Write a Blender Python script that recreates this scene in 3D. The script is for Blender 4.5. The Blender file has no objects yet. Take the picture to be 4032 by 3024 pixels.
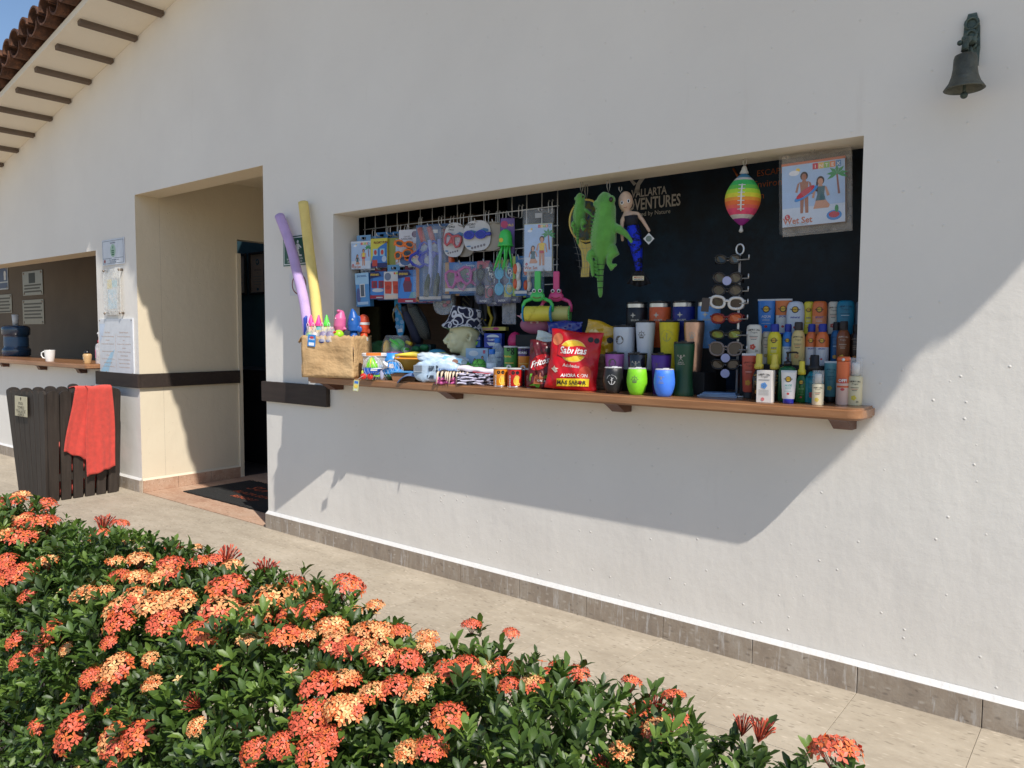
import bpy, bmesh, math, random
import numpy as np
from mathutils import Vector, Matrix
random.seed(7)
SC = bpy.context.scene
COL = SC.collection
rad = math.radians

# ------------------------------------------------------------------ camera
cam_d = bpy.data.cameras.new('camera'); cam = bpy.data.objects.new('camera', cam_d); COL.objects.link(cam)
cam_d.sensor_width = 36.0; cam_d.lens = 27.036; cam_d.clip_start = 0.02; cam_d.clip_end = 2000
_yaw, _pitch, _roll = 0.67764, 0.065525, 0.0045138
_f = Vector((-math.sin(_yaw)*math.cos(_pitch), math.cos(_yaw)*math.cos(_pitch), -math.sin(_pitch)))
_r = Vector((math.cos(_yaw), math.sin(_yaw), 0)); _u = _r.cross(_f)
_r2 = _r*math.cos(_roll) + _u*math.sin(_roll); _u2 = _u*math.cos(_roll) - _r*math.sin(_roll)
cam.matrix_world = Matrix(((_r2.x, _u2.x, -_f.x, 0), (_r2.y, _u2.y, -_f.y, -3.1607), (_r2.z, _u2.z, -_f.z, 1.4), (0, 0, 0, 1)))
SC.camera = cam

# ------------------------------------------------------------------ light: sky and one sun
SUN = Vector((0.491, -0.205, 0.614)).normalized()          # towards the sun
w = bpy.data.worlds.new('World'); SC.world = w; w.use_nodes = True
nt = w.node_tree; nt.nodes.clear()
sky = nt.nodes.new('ShaderNodeTexSky'); sky.sky_type = 'NISHITA'; sky.sun_disc = False
sky.sun_elevation = math.asin(SUN.z); sky.sun_rotation = math.atan2(SUN.x, SUN.y)
sky.altitude = 10; sky.air_density = 1.0; sky.dust_density = 0.5; sky.ozone_density = 3.0
bg = nt.nodes.new('ShaderNodeBackground'); bg.inputs['Strength'].default_value = 0.105
wo = nt.nodes.new('ShaderNodeOutputWorld')
nt.links.new(sky.outputs[0], bg.inputs[0]); nt.links.new(bg.outputs[0], wo.inputs[0])
sd = bpy.data.lights.new('sun', 'SUN'); sd.energy = 3.75; sd.angle = rad(0.53); sd.color = (1.0, 0.945, 0.87)
sun = bpy.data.objects.new('sun', sd); COL.objects.link(sun)
sun.rotation_euler = SUN.to_track_quat('Z', 'Y').to_euler(); sun.location = (4, -4, 8)
SC.view_settings.view_transform = 'Standard'; SC.view_settings.look = 'None'
SC.view_settings.exposure = 0.38; SC.view_settings.gamma = 1.0; SC.view_settings.use_curve_mapping = False

# ------------------------------------------------------------------ helpers: mesh building
class MB:
    """collects shapes, builds ONE mesh object"""
    def __init__(s): s.v = []; s.f = []; s.m = []; s.sm = []
    def add(s, vs, fs, m=0, M=None, smooth=False):
        b = len(s.v)
        if M is not None: vs = [tuple(M @ Vector(p)) for p in vs]
        s.v += [tuple(p) for p in vs]
        for f in fs: s.f.append(tuple(i+b for i in f)); s.m.append(m); s.sm.append(smooth)
        return s
    def box(s, x0, x1, y0, y1, z0, z1, m=0, M=None, bev=0):
        if bev:
            bm = bmesh.new(); bmesh.ops.create_cube(bm, size=1)
            for v in bm.verts: v.co = Vector(((x0+x1)/2+v.co.x*(x1-x0), (y0+y1)/2+v.co.y*(y1-y0), (z0+z1)/2+v.co.z*(z1-z0)))
            bmesh.ops.bevel(bm, geom=bm.edges[:], offset=bev, segments=2, affect='EDGES', profile=.5)
            vs = [v.co[:] for v in bm.verts]; fs = [[v.index for v in f.verts] for f in bm.faces]; bm.free()
            return s.add(vs, fs, m, M)
        vs = [(x, y, z) for x in (x0, x1) for y in (y0, y1) for z in (z0, z1)]
        fs = [(0, 1, 3, 2), (4, 6, 7, 5), (0, 4, 5, 1), (2, 3, 7, 6), (0, 2, 6, 4), (1, 5, 7, 3)]
        return s.add(vs, fs, m, M)
    def lathe(s, prof, seg=20, m=0, M=None, ex=1.0, ey=1.0, caps=True, smooth=True):
        """prof: (radius, z) list; a third value is the material slot of the band that starts there"""
        vs = []; n = len(prof)
        for p in prof:
            for k in range(seg):
                a = 2*math.pi*k/seg; vs.append((p[0]*ex*math.cos(a), p[0]*ey*math.sin(a), p[1]))
        b = len(s.v)
        if M is not None: vs = [tuple(M @ Vector(p)) for p in vs]
        s.v += vs
        for i in range(n-1):
            mm = prof[i][2] if len(prof[i]) > 2 else m
            for k in range(seg):
                k2 = (k+1) % seg
                s.f.append((b+i*seg+k, b+i*seg+k2, b+(i+1)*seg+k2, b+(i+1)*seg+k)); s.m.append(mm); s.sm.append(smooth)
        if caps:
            if prof[0][0] > 1e-5: s.f.append(tuple(b+k for k in range(seg))[::-1]); s.m.append(prof[0][2] if len(prof[0]) > 2 else m); s.sm.append(False)
            if prof[-1][0] > 1e-5:
                s.f.append(tuple(b+(n-1)*seg+k for k in range(seg))); s.m.append(prof[-1][2] if len(prof[-1]) > 2 else m); s.sm.append(False)
        return s
    def prism(s, poly, y0, y1, m=0, M=None, side=None):
        """poly (x,z) counter-clockwise seen from -Y, extruded from y0 (front) to y1"""
        n = len(poly)
        vs = [(x, y0, z) for x, z in poly]+[(x, y1, z) for x, z in poly]
        s.add(vs, [tuple(range(n))], m, M)
        b = len(s.v)-2*n
        s.f.append(tuple(b+n+k for k in range(n))[::-1]); s.m.append(m); s.sm.append(False)
        for k in range(n):
            k2 = (k+1) % n
            s.f.append((b+k, b+n+k, b+n+k2, b+k2)); s.m.append(m if side is None else side); s.sm.append(False)
        return s
    def tube(s, path, r, seg=8, m=0, M=None, caps=True, smooth=True):
        P = [Vector(p) for p in path]; n = len(P)
        rs = r if isinstance(r, (list, tuple)) else [r]*n
        vs = []; up = Vector((0.13, 0.21, 0.97)).normalized()
        prev = None
        for i, p in enumerate(P):
            t = (P[min(i+1, n-1)]-P[max(i-1, 0)])
            if t.length < 1e-9: t = Vector((0, 0, 1))
            t.normalize()
            if prev is None:
                a = t.cross(up)
                if a.length < .05: a = t.cross(Vector((1, 0, 0)))
            else: a = prev - t*prev.dot(t)
            a.normalize(); prev = a; c = t.cross(a)
            for k in range(seg):
                q = 2*math.pi*k/seg; vs.append(tuple(p+(a*math.cos(q)+c*math.sin(q))*rs[i]))
        fs = []
        for i in range(n-1):
            for k in range(seg):
                k2 = (k+1) % seg; fs.append((i*seg+k, i*seg+k2, (i+1)*seg+k2, (i+1)*seg+k))
        s.add(vs, fs, m, M, smooth)
        if caps: 
            b = len(s.v)-len(vs)
            s.f.append(tuple(b+k for k in range(seg))[::-1]); s.m.append(m); s.sm.append(False)
            s.f.append(tuple(b+(n-1)*seg+k for k in range(seg))); s.m.append(m); s.sm.append(False)
        return s
    def ball(s, c, r, m=0, M=None, seg=14, rings=9):
        rx, ry, rz = (r, r, r) if not isinstance(r, (tuple, list)) else r
        vs = [(c[0], c[1], c[2]-rz)]; fs = []
        for i in range(1, rings):
            t = -math.pi/2+math.pi*i/rings
            for k in range(seg):
                a = 2*math.pi*k/seg; vs.append((c[0]+rx*math.cos(t)*math.cos(a), c[1]+ry*math.cos(t)*math.sin(a), c[2]+rz*math.sin(t)))
        vs.append((c[0], c[1], c[2]+rz)); top = len(vs)-1
        for k in range(seg):
            k2 = (k+1) % seg
            fs.append((0, 1+k2, 1+k)); fs.append((top, 1+(rings-2)*seg+k, 1+(rings-2)*seg+k2))
            for i in range(rings-2): fs.append((1+i*seg+k, 1+i*seg+k2, 1+(i+1)*seg+k2, 1+(i+1)*seg+k))
        return s.add(vs, fs, m, M, True)
    def surf(s, fn, nu, nv, m=0, M=None, smooth=True, mf=None, closed=False):
        """fn(u,v)->xyz, u,v in 0..1; mf(u,v)->material slot"""
        vs = [fn(i/nu, j/nv) for j in range(nv+1) for i in range(nu+1)]
        b = len(s.v)
        if M is not None: vs = [tuple(M @ Vector(p)) for p in vs]
        s.v += [tuple(p) for p in vs]
        for j in range(nv):
            for i in range(nu):
                s.f.append((b+j*(nu+1)+i, b+j*(nu+1)+i+1, b+(j+1)*(nu+1)+i+1, b+(j+1)*(nu+1)+i))
                s.m.append(mf((i+.5)/nu, (j+.5)/nv) if mf else m); s.sm.append(smooth)
        return s
    def text(s, txt, size, at=(0, 0, 0), m=0, fn=None, bold=0.0, shear=0.0, sx=1.0, M=None, align='CENTER'):
        """flat print: letters in the XZ plane facing -Y, or bent by fn(x,z)->(x,y,z)"""
        vs, fs = text_geo(txt, bold, shear, align)
        out = []
        for x, z in vs:
            X, Z = at[0]+x*size*sx, at[2]+z*size
            out.append(fn(X, Z) if fn else (X, at[1], Z))
        return s.add(out, fs, m, M)
    def disc(s, c, rx, rz, m=0, n=20, fn=None, M=None, a0=0, a1=2*math.pi):
        pts = [(c[0]+rx*math.cos(a0+(a1-a0)*k/n), c[2]+rz*math.sin(a0+(a1-a0)*k/n)) for k in range(n if abs(a1-a0) > 6.28 else n+1)]
        out = [fn(x, z) if fn else (x, c[1], z) for x, z in pts]
        return s.add(out, [tuple(range(len(out)))], m, M)
    def patch(s, x0, x1, z0, z1, fn=None, y=0, m=0, n=8, nz=1, M=None):
        return s.surf(lambda u, v: (fn(x0+(x1-x0)*u, z0+(z1-z0)*v) if fn else (x0+(x1-x0)*u, y, z0+(z1-z0)*v)), n, nz, m, M, smooth=bool(fn))
    def build(s, name, mats, parent=None, loc=None, rot=None, sharp=None):
        me = bpy.data.meshes.new(name); me.from_pydata(s.v, [], s.f)
        if not isinstance(mats, (list, tuple)): mats = [mats]
        for q in mats: me.materials.append(q)
        me.polygons.foreach_set('material_index', [min(i, len(mats)-1) for i in s.m])
        me.polygons.foreach_set('use_smooth', s.sm)
        me.update()
        if sharp: me.set_sharp_from_angle(angle=rad(sharp))
        return link(name, me, parent, loc, rot)

def link(name, me, parent=None, loc=None, rot=None):
    o = bpy.data.objects.new(name, me); COL.objects.link(o)
    if parent is not None: o.parent = parent
    if loc is not None: o.location = loc
    if rot is not None: o.rotation_euler = rot if isinstance(rot, (tuple, list)) else (0, 0, rot)
    return o
_tc = {}
def text_geo(txt, bold, shear, align):
    k = (txt, bold, shear, align)
    if k not in _tc:
        cu = bpy.data.curves.new('t', 'FONT'); cu.body = txt; cu.align_x = align; cu.offset = bold; cu.shear = shear; cu.resolution_u = 2
        o = bpy.data.objects.new('t', cu); COL.objects.link(o)
        me = bpy.data.meshes.new_from_object(o)
        _tc[k] = ([(v.co.x, v.co.y) for v in me.vertices], [tuple(p.vertices) for p in me.polygons])
        bpy.data.objects.remove(o); bpy.data.curves.remove(cu); bpy.data.meshes.remove(me)
    return _tc[k]
def empty(name, loc=(0, 0, 0), rz=0.0):
    o = bpy.data.objects.new(name, None); COL.objects.link(o); o.location = loc
    o.rotation_euler = rz if isinstance(rz, (tuple, list)) else (0, 0, rz); o.empty_display_size = .05
    return o
def tag(o, label, cat, group=None):
    o['label'] = label; o['category'] = cat
    if group: o['group'] = group
    return o
def thing(name, label, cat, loc=(0, 0, 0), rz=0.0, group=None):
    return tag(empty(name, loc, rz), label, cat, group)
def struct(o): o['kind'] = 'structure'; return o
def copy_tree(o, parent=None):
    c = o.copy(); COL.objects.link(c)
    if parent is not None: c.parent = parent
    for ch in list(o.children): copy_tree(ch, c)
    return c
def T(x=0, y=0, z=0): return Matrix.Translation((x, y, z))
def Rm(a, ax): return Matrix.Rotation(a, 4, ax)

# ------------------------------------------------------------------ helpers: materials
_mc = {}
def mat(col, rough=.55, var=.10, vs=14.0, bump=0.0, bs=60.0, metal=0.0, spec=.5, coat=0.0, sheen=0.0, sub=0.0, tl=0.0, world=False):
    key = (tuple(col), rough, var, vs, bump, bs, metal, spec, coat, sheen, sub, tl, world)
    if key in _mc: return _mc[key]
    m = bpy.data.materials.new('surface'); m.use_nodes = True; n = m.node_tree; N = n.nodes; L = n.links
    b = N['Principled BSDF']; b.inputs['Roughness'].default_value = rough; b.inputs['Metallic'].default_value = metal
    b.inputs['Specular IOR Level'].default_value = spec; b.inputs['Coat Weight'].default_value = coat; b.inputs['Sheen Weight'].default_value = sheen
    if sub: b.inputs['Subsurface Weight'].default_value = sub; b.inputs['Subsurface Scale'].default_value = .004
    if tl: b.inputs['Transmission Weight'].default_value = tl
    if world: g = N.new('ShaderNodeNewGeometry'); co = g.outputs['Position']
    else: g = N.new('ShaderNodeTexCoord'); co = g.outputs['Object']
    t = N.new('ShaderNodeTexNoise'); t.inputs['Scale'].default_value = vs; t.inputs['Detail'].default_value = 3; L.new(co, t.inputs['Vector'])
    r = N.new('ShaderNodeValToRGB'); r.color_ramp.elements[0].position = .3; r.color_ramp.elements[1].position = .7
    r.color_ramp.elements[0].color = (*[c*(1-var) for c in col], 1); r.color_ramp.elements[1].color = (*[min(1, c*(1+var)) for c in col], 1)
    L.new(t.outputs['Fac'], r.inputs['Fac']); L.new(r.outputs['Color'], b.inputs['Base Color'])
    if bump:
        t2 = N.new('ShaderNodeTexNoise'); t2.inputs['Scale'].default_value = bs; t2.inputs['Detail'].default_value = 4; L.new(co, t2.inputs['Vector'])
        bp = N.new('ShaderNodeBump'); bp.inputs['Strength'].default_value = bump; bp.inputs['Distance'].default_value = .01
        L.new(t2.outputs['Fac'], bp.inputs['Height']); L.new(bp.outputs['Normal'], b.inputs['Normal'])
    _mc[key] = m; return m
def srgb(r, g, b):
    f = lambda c: (c/255/12.92 if c <= 10 else ((c/255+.055)/1.055)**2.4)
    return (f(r), f(g), f(b))
def clear(col=(.9, .93, .95), fac=.16, rough=.12):
    """thin clear plastic film"""
    key = ('clear', col, fac, rough)
    if key in _mc: return _mc[key]
    m = bpy.data.materials.new('clear_plastic'); m.use_nodes = True; n = m.node_tree; N = n.nodes; L = n.links
    b = N['Principled BSDF']; b.inputs['Base Color'].default_value = (*col, 1); b.inputs['Roughness'].default_value = rough
    tr = N.new('ShaderNodeBsdfTransparent'); mx = N.new('ShaderNodeMixShader')
    nz = N.new('ShaderNodeTexNoise'); nz.inputs['Scale'].default_value = 25
    tc = N.new('ShaderNodeTexCoord'); L.new(tc.outputs['Object'], nz.inputs['Vector'])
    ma = N.new('ShaderNodeMath'); ma.operation = 'MULTIPLY'; ma.inputs[1].default_value = fac*2; L.new(nz.outputs['Fac'], ma.inputs[0])
    bp = N.new('ShaderNodeBump'); bp.inputs['Strength'].default_value = .25; bp.inputs['Distance'].default_value = .01
    L.new(nz.outputs['Fac'], bp.inputs['Height']); L.new(bp.outputs['Normal'], b.inputs['Normal'])
    L.new(ma.outputs[0], mx.inputs[0]); L.new(tr.outputs[0], mx.inputs[1]); L.new(b.outputs[0], mx.inputs[2])
    L.new(mx.outputs[0], N['Material Output'].inputs[0]); _mc[key] = m; return m
def nodes(name):
    m = bpy.data.materials.new(name); m.use_nodes = True; return m, m.node_tree.nodes, m.node_tree.links, m.node_tree.nodes['Principled BSDF']
def noise(N, L, co, scale, detail=4, rough=.55, stretch=None):
    if stretch:
        mp = N.new('ShaderNodeMapping'); mp.inputs['Scale'].default_value = stretch; L.new(co, mp.inputs['Vector']); co = mp.outputs[0]
    t = N.new('ShaderNodeTexNoise'); t.inputs['Scale'].default_value = scale; t.inputs['Detail'].default_value = detail; t.inputs['Roughness'].default_value = rough
    L.new(co, t.inputs['Vector']); return t.outputs['Fac']
def ramp(N, L, fac, stops):
    r = N.new('ShaderNodeValToRGB'); e = r.color_ramp.elements
    while len(e) < len(stops): e.new(.5)
    for k, (p, c) in enumerate(stops): e[k].position = p; e[k].color = (*c, 1) if len(c) == 3 else c
    L.new(fac, r.inputs['Fac']); return r.outputs['Color']
def mix(N, L, fac, a, b, mode='MIX'):
    m = N.new('ShaderNodeMix'); m.data_type = 'RGBA'; m.blend_type = mode
    for s, v in ((m.inputs[0], fac), (m.inputs[6], a), (m.inputs[7], b)):
        if hasattr(v, 'node'): L.new(v, s)
        else: s.default_value = (*v, 1) if isinstance(v, tuple) else v
    return m.outputs[2]
def bumpn(N, L, b, hs):
    prev = None
    for h, st, di in hs:
        bp = N.new('ShaderNodeBump'); bp.inputs['Strength'].default_value = st; bp.inputs['Distance'].default_value = di
        L.new(h, bp.inputs['Height'])
        if prev: L.new(prev, bp.inputs['Normal'])
        prev = bp.outputs['Normal']
    L.new(prev, b.inputs['Normal'])
def g(v): return (v, v, v)
def stucco(name, c0, c1, stain):
    m, N, L, b = nodes(name); geo = N.new('ShaderNodeNewGeometry'); co = geo.outputs['Position']
    c = ramp(N, L, noise(N, L, co, .9, 5, .6), ((.3, c0), (.7, c1)))
    st = ramp(N, L, noise(N, L, co, 2.2, 6, .7, (3, 3, .35)), ((.62, g(0)), (.8, g(1))))
    m1 = N.new('ShaderNodeMath'); m1.operation = 'MULTIPLY'; m1.inputs[1].default_value = .4; L.new(st, m1.inputs[0])
    c = mix(N, L, m1.outputs[0], c, stain)
    vo = N.new('ShaderNodeTexVoronoi'); vo.inputs['Scale'].default_value = 17; L.new(co, vo.inputs['Vector'])
    sp = ramp(N, L, vo.outputs['Distance'], ((.0, g(1)), (.10, g(0))))
    vo2 = N.new('ShaderNodeTexVoronoi'); vo2.inputs['Scale'].default_value = 1.45; L.new(co, vo2.inputs['Vector'])
    sp2 = ramp(N, L, vo2.outputs['Distance'], ((.0, g(1)), (.009, g(1)), (.014, g(0))))
    c = mix(N, L, sp2, c, (.22, .19, .16))
    L.new(c, b.inputs['Base Color']); b.inputs['Roughness'].default_value = .72; b.inputs['Specular IOR Level'].default_value = .3
    bumpn(N, L, b, ((noise(N, L, co, 1.6, 3), .35, .03), (noise(N, L, co, 26, 6, .6), .24, .006), (noise(N, L, co, 5, 4, .6, (1, 1, .35)), .28, .014), (sp, .6, .0045), (noise(N, L, co, 160, 2), .12, .002)))
    return m
WHITE = stucco('white_wall_paint', (.745, .71, .65), (.81, .775, .71), (.65, .60, .53))
CREAM = stucco('cream_wall_paint', (.69, .60, .445), (.745, .655, .495), (.60, .50, .36))
SOFFIT = stucco('soffit_paint', (.78, .715, .60), (.83, .77, .65), (.6, .54, .45))
def stone(name, base, dark, light, sx=(1.2, 3.2, 3.2), k=1.0, drips=0.0):
    m, N, L, b = nodes(name); geo = N.new('ShaderNodeNewGeometry'); co = geo.outputs['Position']
    oi = N.new('ShaderNodeObjectInfo')
    c = ramp(N, L, noise(N, L, co, 2.3*k, 7, .65, sx), ((.3, dark), (.5, base), (.72, light)))
    v = N.new('ShaderNodeTexVoronoi'); v.inputs['Scale'].default_value = 34*k
    mp = N.new('ShaderNodeMapping'); mp.inputs['Scale'].default_value = (.55, 1.25, 1.0); mp.inputs['Rotation'].default_value = (0, 0, .35); L.new(co, mp.inputs['Vector'])
    nz = N.new('ShaderNodeTexNoise'); nz.inputs['Scale'].default_value = 30; L.new(mp.outputs[0], nz.inputs['Vector'])
    mx = N.new('ShaderNodeMix'); mx.data_type = 'VECTOR'; mx.inputs[0].default_value = .06; L.new(mp.outputs[0], mx.inputs[4]); L.new(nz.outputs['Color'], mx.inputs[5]); L.new(mx.outputs[1], v.inputs['Vector'])
    spk = ramp(N, L, v.outputs['Distance'], ((.10, g(1)), (.24, g(0))))
    rnd = N.new('ShaderNodeSeparateColor'); L.new(v.outputs['Color'], rnd.inputs[0])
    gt = N.new('ShaderNodeMath'); gt.operation = 'GREATER_THAN'; gt.inputs[1].default_value = .66; L.new(rnd.outputs[0], gt.inputs[0])
    ml = N.new('ShaderNodeMath'); ml.operation = 'MULTIPLY'; L.new(spk, ml.inputs[0]); L.new(gt.outputs[0], ml.inputs[1])
    m2 = N.new('ShaderNodeMath'); m2.operation = 'MULTIPLY'; m2.inputs[1].default_value = .75; L.new(ml.outputs[0], m2.inputs[0])
    c = mix(N, L, m2.outputs[0], c, tuple(x*.42 for x in dark))
    big = ramp(N, L, noise(N, L, co, 5, 6, .7, (1, 3.5, 1)), ((.66, g(0)), (.74, g(1))))
    m3 = N.new('ShaderNodeMath'); m3.operation = 'MULTIPLY'; m3.inputs[1].default_value = .6; L.new(big, m3.inputs[0])
    c = mix(N, L, m3.outputs[0], c, tuple(x*.7 for x in dark))
    v2 = N.new('ShaderNodeTexVoronoi'); v2.inputs['Scale'].default_value = 46*k; mp2 = N.new('ShaderNodeMapping'); mp2.inputs['Rotation'].default_value = (0, 0, -.5); mp2.inputs['Scale'].default_value = (.5, 1.3, 1); L.new(co, mp2.inputs['Vector']); L.new(mp2.outputs[0], v2.inputs['Vector'])
    s2 = ramp(N, L, v2.outputs['Distance'], ((.12, g(1)), (.34, g(0)))); r2 = N.new('ShaderNodeSeparateColor'); L.new(v2.outputs['Color'], r2.inputs[0])
    cl = ramp(N, L, r2.outputs[1], ((.0, tuple(x*.55 for x in dark)), (.45, dark), (.55, tuple(min(1, x*1.25) for x in light)), (1, light)))
    m4 = N.new('ShaderNodeMath'); m4.operation = 'MULTIPLY'; m4.inputs[1].default_value = .85; L.new(s2, m4.inputs[0]); c = mix(N, L, m4.outputs[0], c, cl)
    c = mix(N, L, .28, c, ramp(N, L, noise(N, L, co, 19*k, 6, .7), ((.3, tuple(x*1.02 for x in dark)), (.7, light))))
    if drips:
        dr = ramp(N, L, noise(N, L, co, 9, 6, .7, (6, 6, .7)), ((.56, g(0)), (.66, g(drips)))); c = mix(N, L, dr, c, (.58, .56, .53))
    tone = ramp(N, L, oi.outputs['Random'], ((0, g(.955)), (1, g(1.04))))
    c = mix(N, L, 1.0, c, tone, 'MULTIPLY')
    L.new(c, b.inputs['Base Color']); b.inputs['Roughness'].default_value = .8; b.inputs['Specular IOR Level'].default_value = .3
    bumpn(N, L, b, ((noise(N, L, co, 7, 4), .2, .02), (noise(N, L, co, 70, 5), .3, .004), (ml.outputs[0], -.4, .003)))
    return m
PAVE = stone('paving_stone', (.415, .355, .27), (.32, .268, .20), (.505, .44, .345))
PLINTH = stone('plinth_stone', (.335, .27, .205), (.26, .21, .165), (.46, .41, .345), (4, 4, 1.4), 1.0, .6)
TERRA = stone('terracotta_stone', (.47, .30, .20), (.36, .19, .12), (.56, .41, .30))
def wood(name, c0, c1, c2, rough, coat, stretch=(1.2, 14, 14), sc=3.0):
    m, N, L, b = nodes(name); tc = N.new('ShaderNodeTexCoord'); co = tc.outputs['Object']
    c = ramp(N, L, noise(N, L, co, sc, 6, .6, stretch), ((.25, c0), (.5, c1), (.75, c2)))
    c = mix(N, L, .35, c, ramp(N, L, noise(N, L, co, 1.7, 3), ((.35, c0), (.65, c2))))
    L.new(c, b.inputs['Base Color']); b.inputs['Roughness'].default_value = rough; b.inputs['Coat Weight'].default_value = coat; b.inputs['Coat Roughness'].default_value = .18
    bumpn(N, L, b, ((noise(N, L, co, sc*2, 5, .6, stretch), .25, .004),))
    return m
COUNTER = wood('varnished_counter_wood', (.19, .075, .027), (.29, .130, .052), (.40, .205, .095), .36, .4)
BRACKET = wood('bracket_wood', (.06, .02, .010), (.095, .033, .016), (.13, .05, .025), .5, .1, (14, 1.2, 14))
DARKWOOD = wood('dark_stained_wood', (.018, .011, .008), (.030, .019, .014), (.050, .034, .026), .7, 0)
SLATWOOD = wood('painted_slat_wood', (.014, .009, .006), (.022, .015, .011), (.052, .040, .032), .6, 0, (14, 14, 1.0))
BEAM = wood('lookout_beam_wood', (.085, .058, .042), (.12, .085, .062), (.17, .13, .10), .8, 0, (14, 1.2, 14))
TILE = stone('roof_tile_clay', (.085, .040, .025), (.025, .017, .014), (.20, .085, .042), (6, 6, 6))
# ================================================================== the setting
# ground
gm = mat((.48, .405, .305), .9, .12, 3, .3, 12, world=True)   # unseen ground, made pale to bounce warm light up the wall
struct(MB().surf(lambda u, v: (-150+300*u, -150+300*v, -.16), 2, 2).build('ground', gm))
# path of stone slabs along the wall
path = struct(empty('path'))
MB().box(-16, 4, -2.30, -.002, -.15, -.0045).build('mortar_bed', mat((.41, .34, .25), .9, .08, 5, .3, 60, world=True), path)
PX = -0.359; PW = .422
sl = MB().box(.0008, PW-.0008, .0008, .5992, -.05, 0, bev=.001)
ys = [-.018-.6*k for k in range(1, 5)]
first = None
for i in range(-34, 5):
    for r, y in enumerate(ys):
        X = PX+PW*i; loc = (X, y if r < 3 else y+.12*0, random.uniform(-.0012, .0006))
        if X < -9.2 and r > 1: continue
        if first is None: first = sl.build('paving_slab', PAVE, path, loc)
        else: link('paving_slab', first.data, path, loc)
# soil bed under the hedge
struct(MB().box(-9, 3, -3.4, -2.302, -.155, -.03).build('soil', mat((.07, .05, .035), .95, .3, 8, .6, 25, world=True)))

# ------------------------------------------------------------------ the building
bld = thing('shop_building', 'long white stucco building with a doorway, two counter windows and a tiled roof edge', 'building')
SZ = lambda x: 3.951+.2*(x+6.07)                 # underside of the lower roof along the gable wall
xs = [-12.0, -7.472, -6.69, -4.79, -4.019, -.83, 3.0]
zs = [-.02, 1.06, 1.075, 2.146, 2.158, 2.566, 9]
holes = lambda i, k: (i == 0 and 1 <= k <= 2) or (i == 2 and k <= 4) or (i == 4 and 2 <= k <= 3)
def top(x, k):
    if zs[k] < 9: return zs[k]
    return min(5.0, SZ(x)+.05) if x <= -4.789 else 5.6
wm = MB(); TH = .21
# finer columns so the sloping top is straight
for i in range(6):
    for k in range(6):
        if holes(i, k): continue
        x0, x1 = xs[i], xs[i+1]
        za0, za1, zb0, zb1 = zs[k], zs[k], top(x0, k+1), top(x1, k+1)
        if i == 2 and k == 5: zb1 = SZ(x1)+.05
        if i >= 3 and k == 5: zb0 = zb1 = 5.6
        wm.add([(x0, 0, za0), (x1, 0, za1), (x1, 0, zb1), (x0, 0, zb0)], [(0, 1, 2, 3)], 0)
        wm.add([(x0, TH, za0), (x1, TH, za1), (x1, TH, zb1), (x0, TH, zb0)], [(3, 2, 1, 0)], 1)
def reveal(x0, x1, z0, z1, mj, mt, sill=True):
    wm.add([(x0, 0, z0), (x0, TH, z0), (x0, TH, z1), (x0, 0, z1)], [(0, 3, 2, 1)], mj)
    wm.add([(x1, 0, z0), (x1, TH, z0), (x1, TH, z1), (x1, 0, z1)], [(0, 1, 2, 3)], mj)
    wm.add([(x0, 0, z1), (x1, 0, z1), (x1, TH, z1), (x0, TH, z1)], [(0, 3, 2, 1)], mt)
    if sill: wm.add([(x0, 0, z0), (x1, 0, z0), (x1, TH, z0), (x0, TH, z0)], [(0, 1, 2, 3)], mj)
reveal(-12.0, -7.472, 1.06, 2.146, 0, 1); reveal(-6.69, -4.79, -.02, 2.566, 1, 1, False); reveal(-4.019, -.83, 1.075, 2.158, 0, 2)  # window heads: warm bounced light put into their paint colour
wm.add([(-4.789, 0, SZ(-4.789)), (-4.789, TH, SZ(-4.789)), (-4.789, TH, 5.6), (-4.789, 0, 5.6)], [(0, 3, 2, 1)], 0)
wm.build('front_wall', [WHITE, CREAM, SOFFIT], bld)
# lower roof: soffit slab, lookout beams and barrel tiles on the verge
XL, XR = -13.0, -4.80
MB().add([(XL, -.5, SZ(XL)), (XR, -.5, SZ(XR)), (XR, -.001, SZ(XR)), (XL, -.001, SZ(XL)), (XL, -.5, SZ(XL)+.05), (XR, -.5, SZ(XR)+.05), (XR, -.001, SZ(XR)+.05), (XL, -.001, SZ(XL)+.05)],
     [(0, 3, 2, 1), (4, 5, 6, 7), (0, 1, 5, 4), (1, 2, 6, 5), (3, 0, 4, 7)]).build('soffit', SOFFIT, bld)
lk = MB().box(-.03, .03, -.455, -.005, -.035, .012, bev=.006)
first = None
for k in range(13):
    x = -6.131-.4455*k+.89
    if first is None: first = lk.build('lookout_beam', BEAM, bld, (x, 0, SZ(x)), (0, -math.atan(.2), 0))
    else: link('lookout_beam', first.data, bld, (x, 0, SZ(x)), (0, -math.atan(.2), 0))
def halfpipe(r, t, ln, up=True, tilt=0.0, n=9):
    mb = MB(); sg = 1 if up else -1
    def ring(rr, y, k): a = math.pi*k/n; return (rr*math.cos(a), y, sg*rr*math.sin(a))
    for (ra, rb, fl) in ((r, r*.9, 0), (r-t, (r-t)*.9, 1)):
        vs = [ring(ra, 0, k) for k in range(n+1)]+[ring(rb, ln, k) for k in range(n+1)]
        fs = [(k, k+1, n+2+k, n+1+k) for k in range(n)]
        mb.add(vs, fs, 0, None, True)
    for y, q in ((0, 1.0), (ln, .9)):
        vs = [ring(r*q, y, k) for k in range(n+1)]+[ring((r-t)*q, y, k) for k in range(n+1)]
        mb.add(vs, [(k, k+1, n+2+k, n+1+k) for k in range(n)])
    for k in (0, n):
        mb.add([ring(r, 0, k), ring(r*.9, ln, k), ring((r-t)*.9, ln, k), ring(r-t, 0, k)], [(0, 1, 2, 3)])
    return mb
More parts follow.
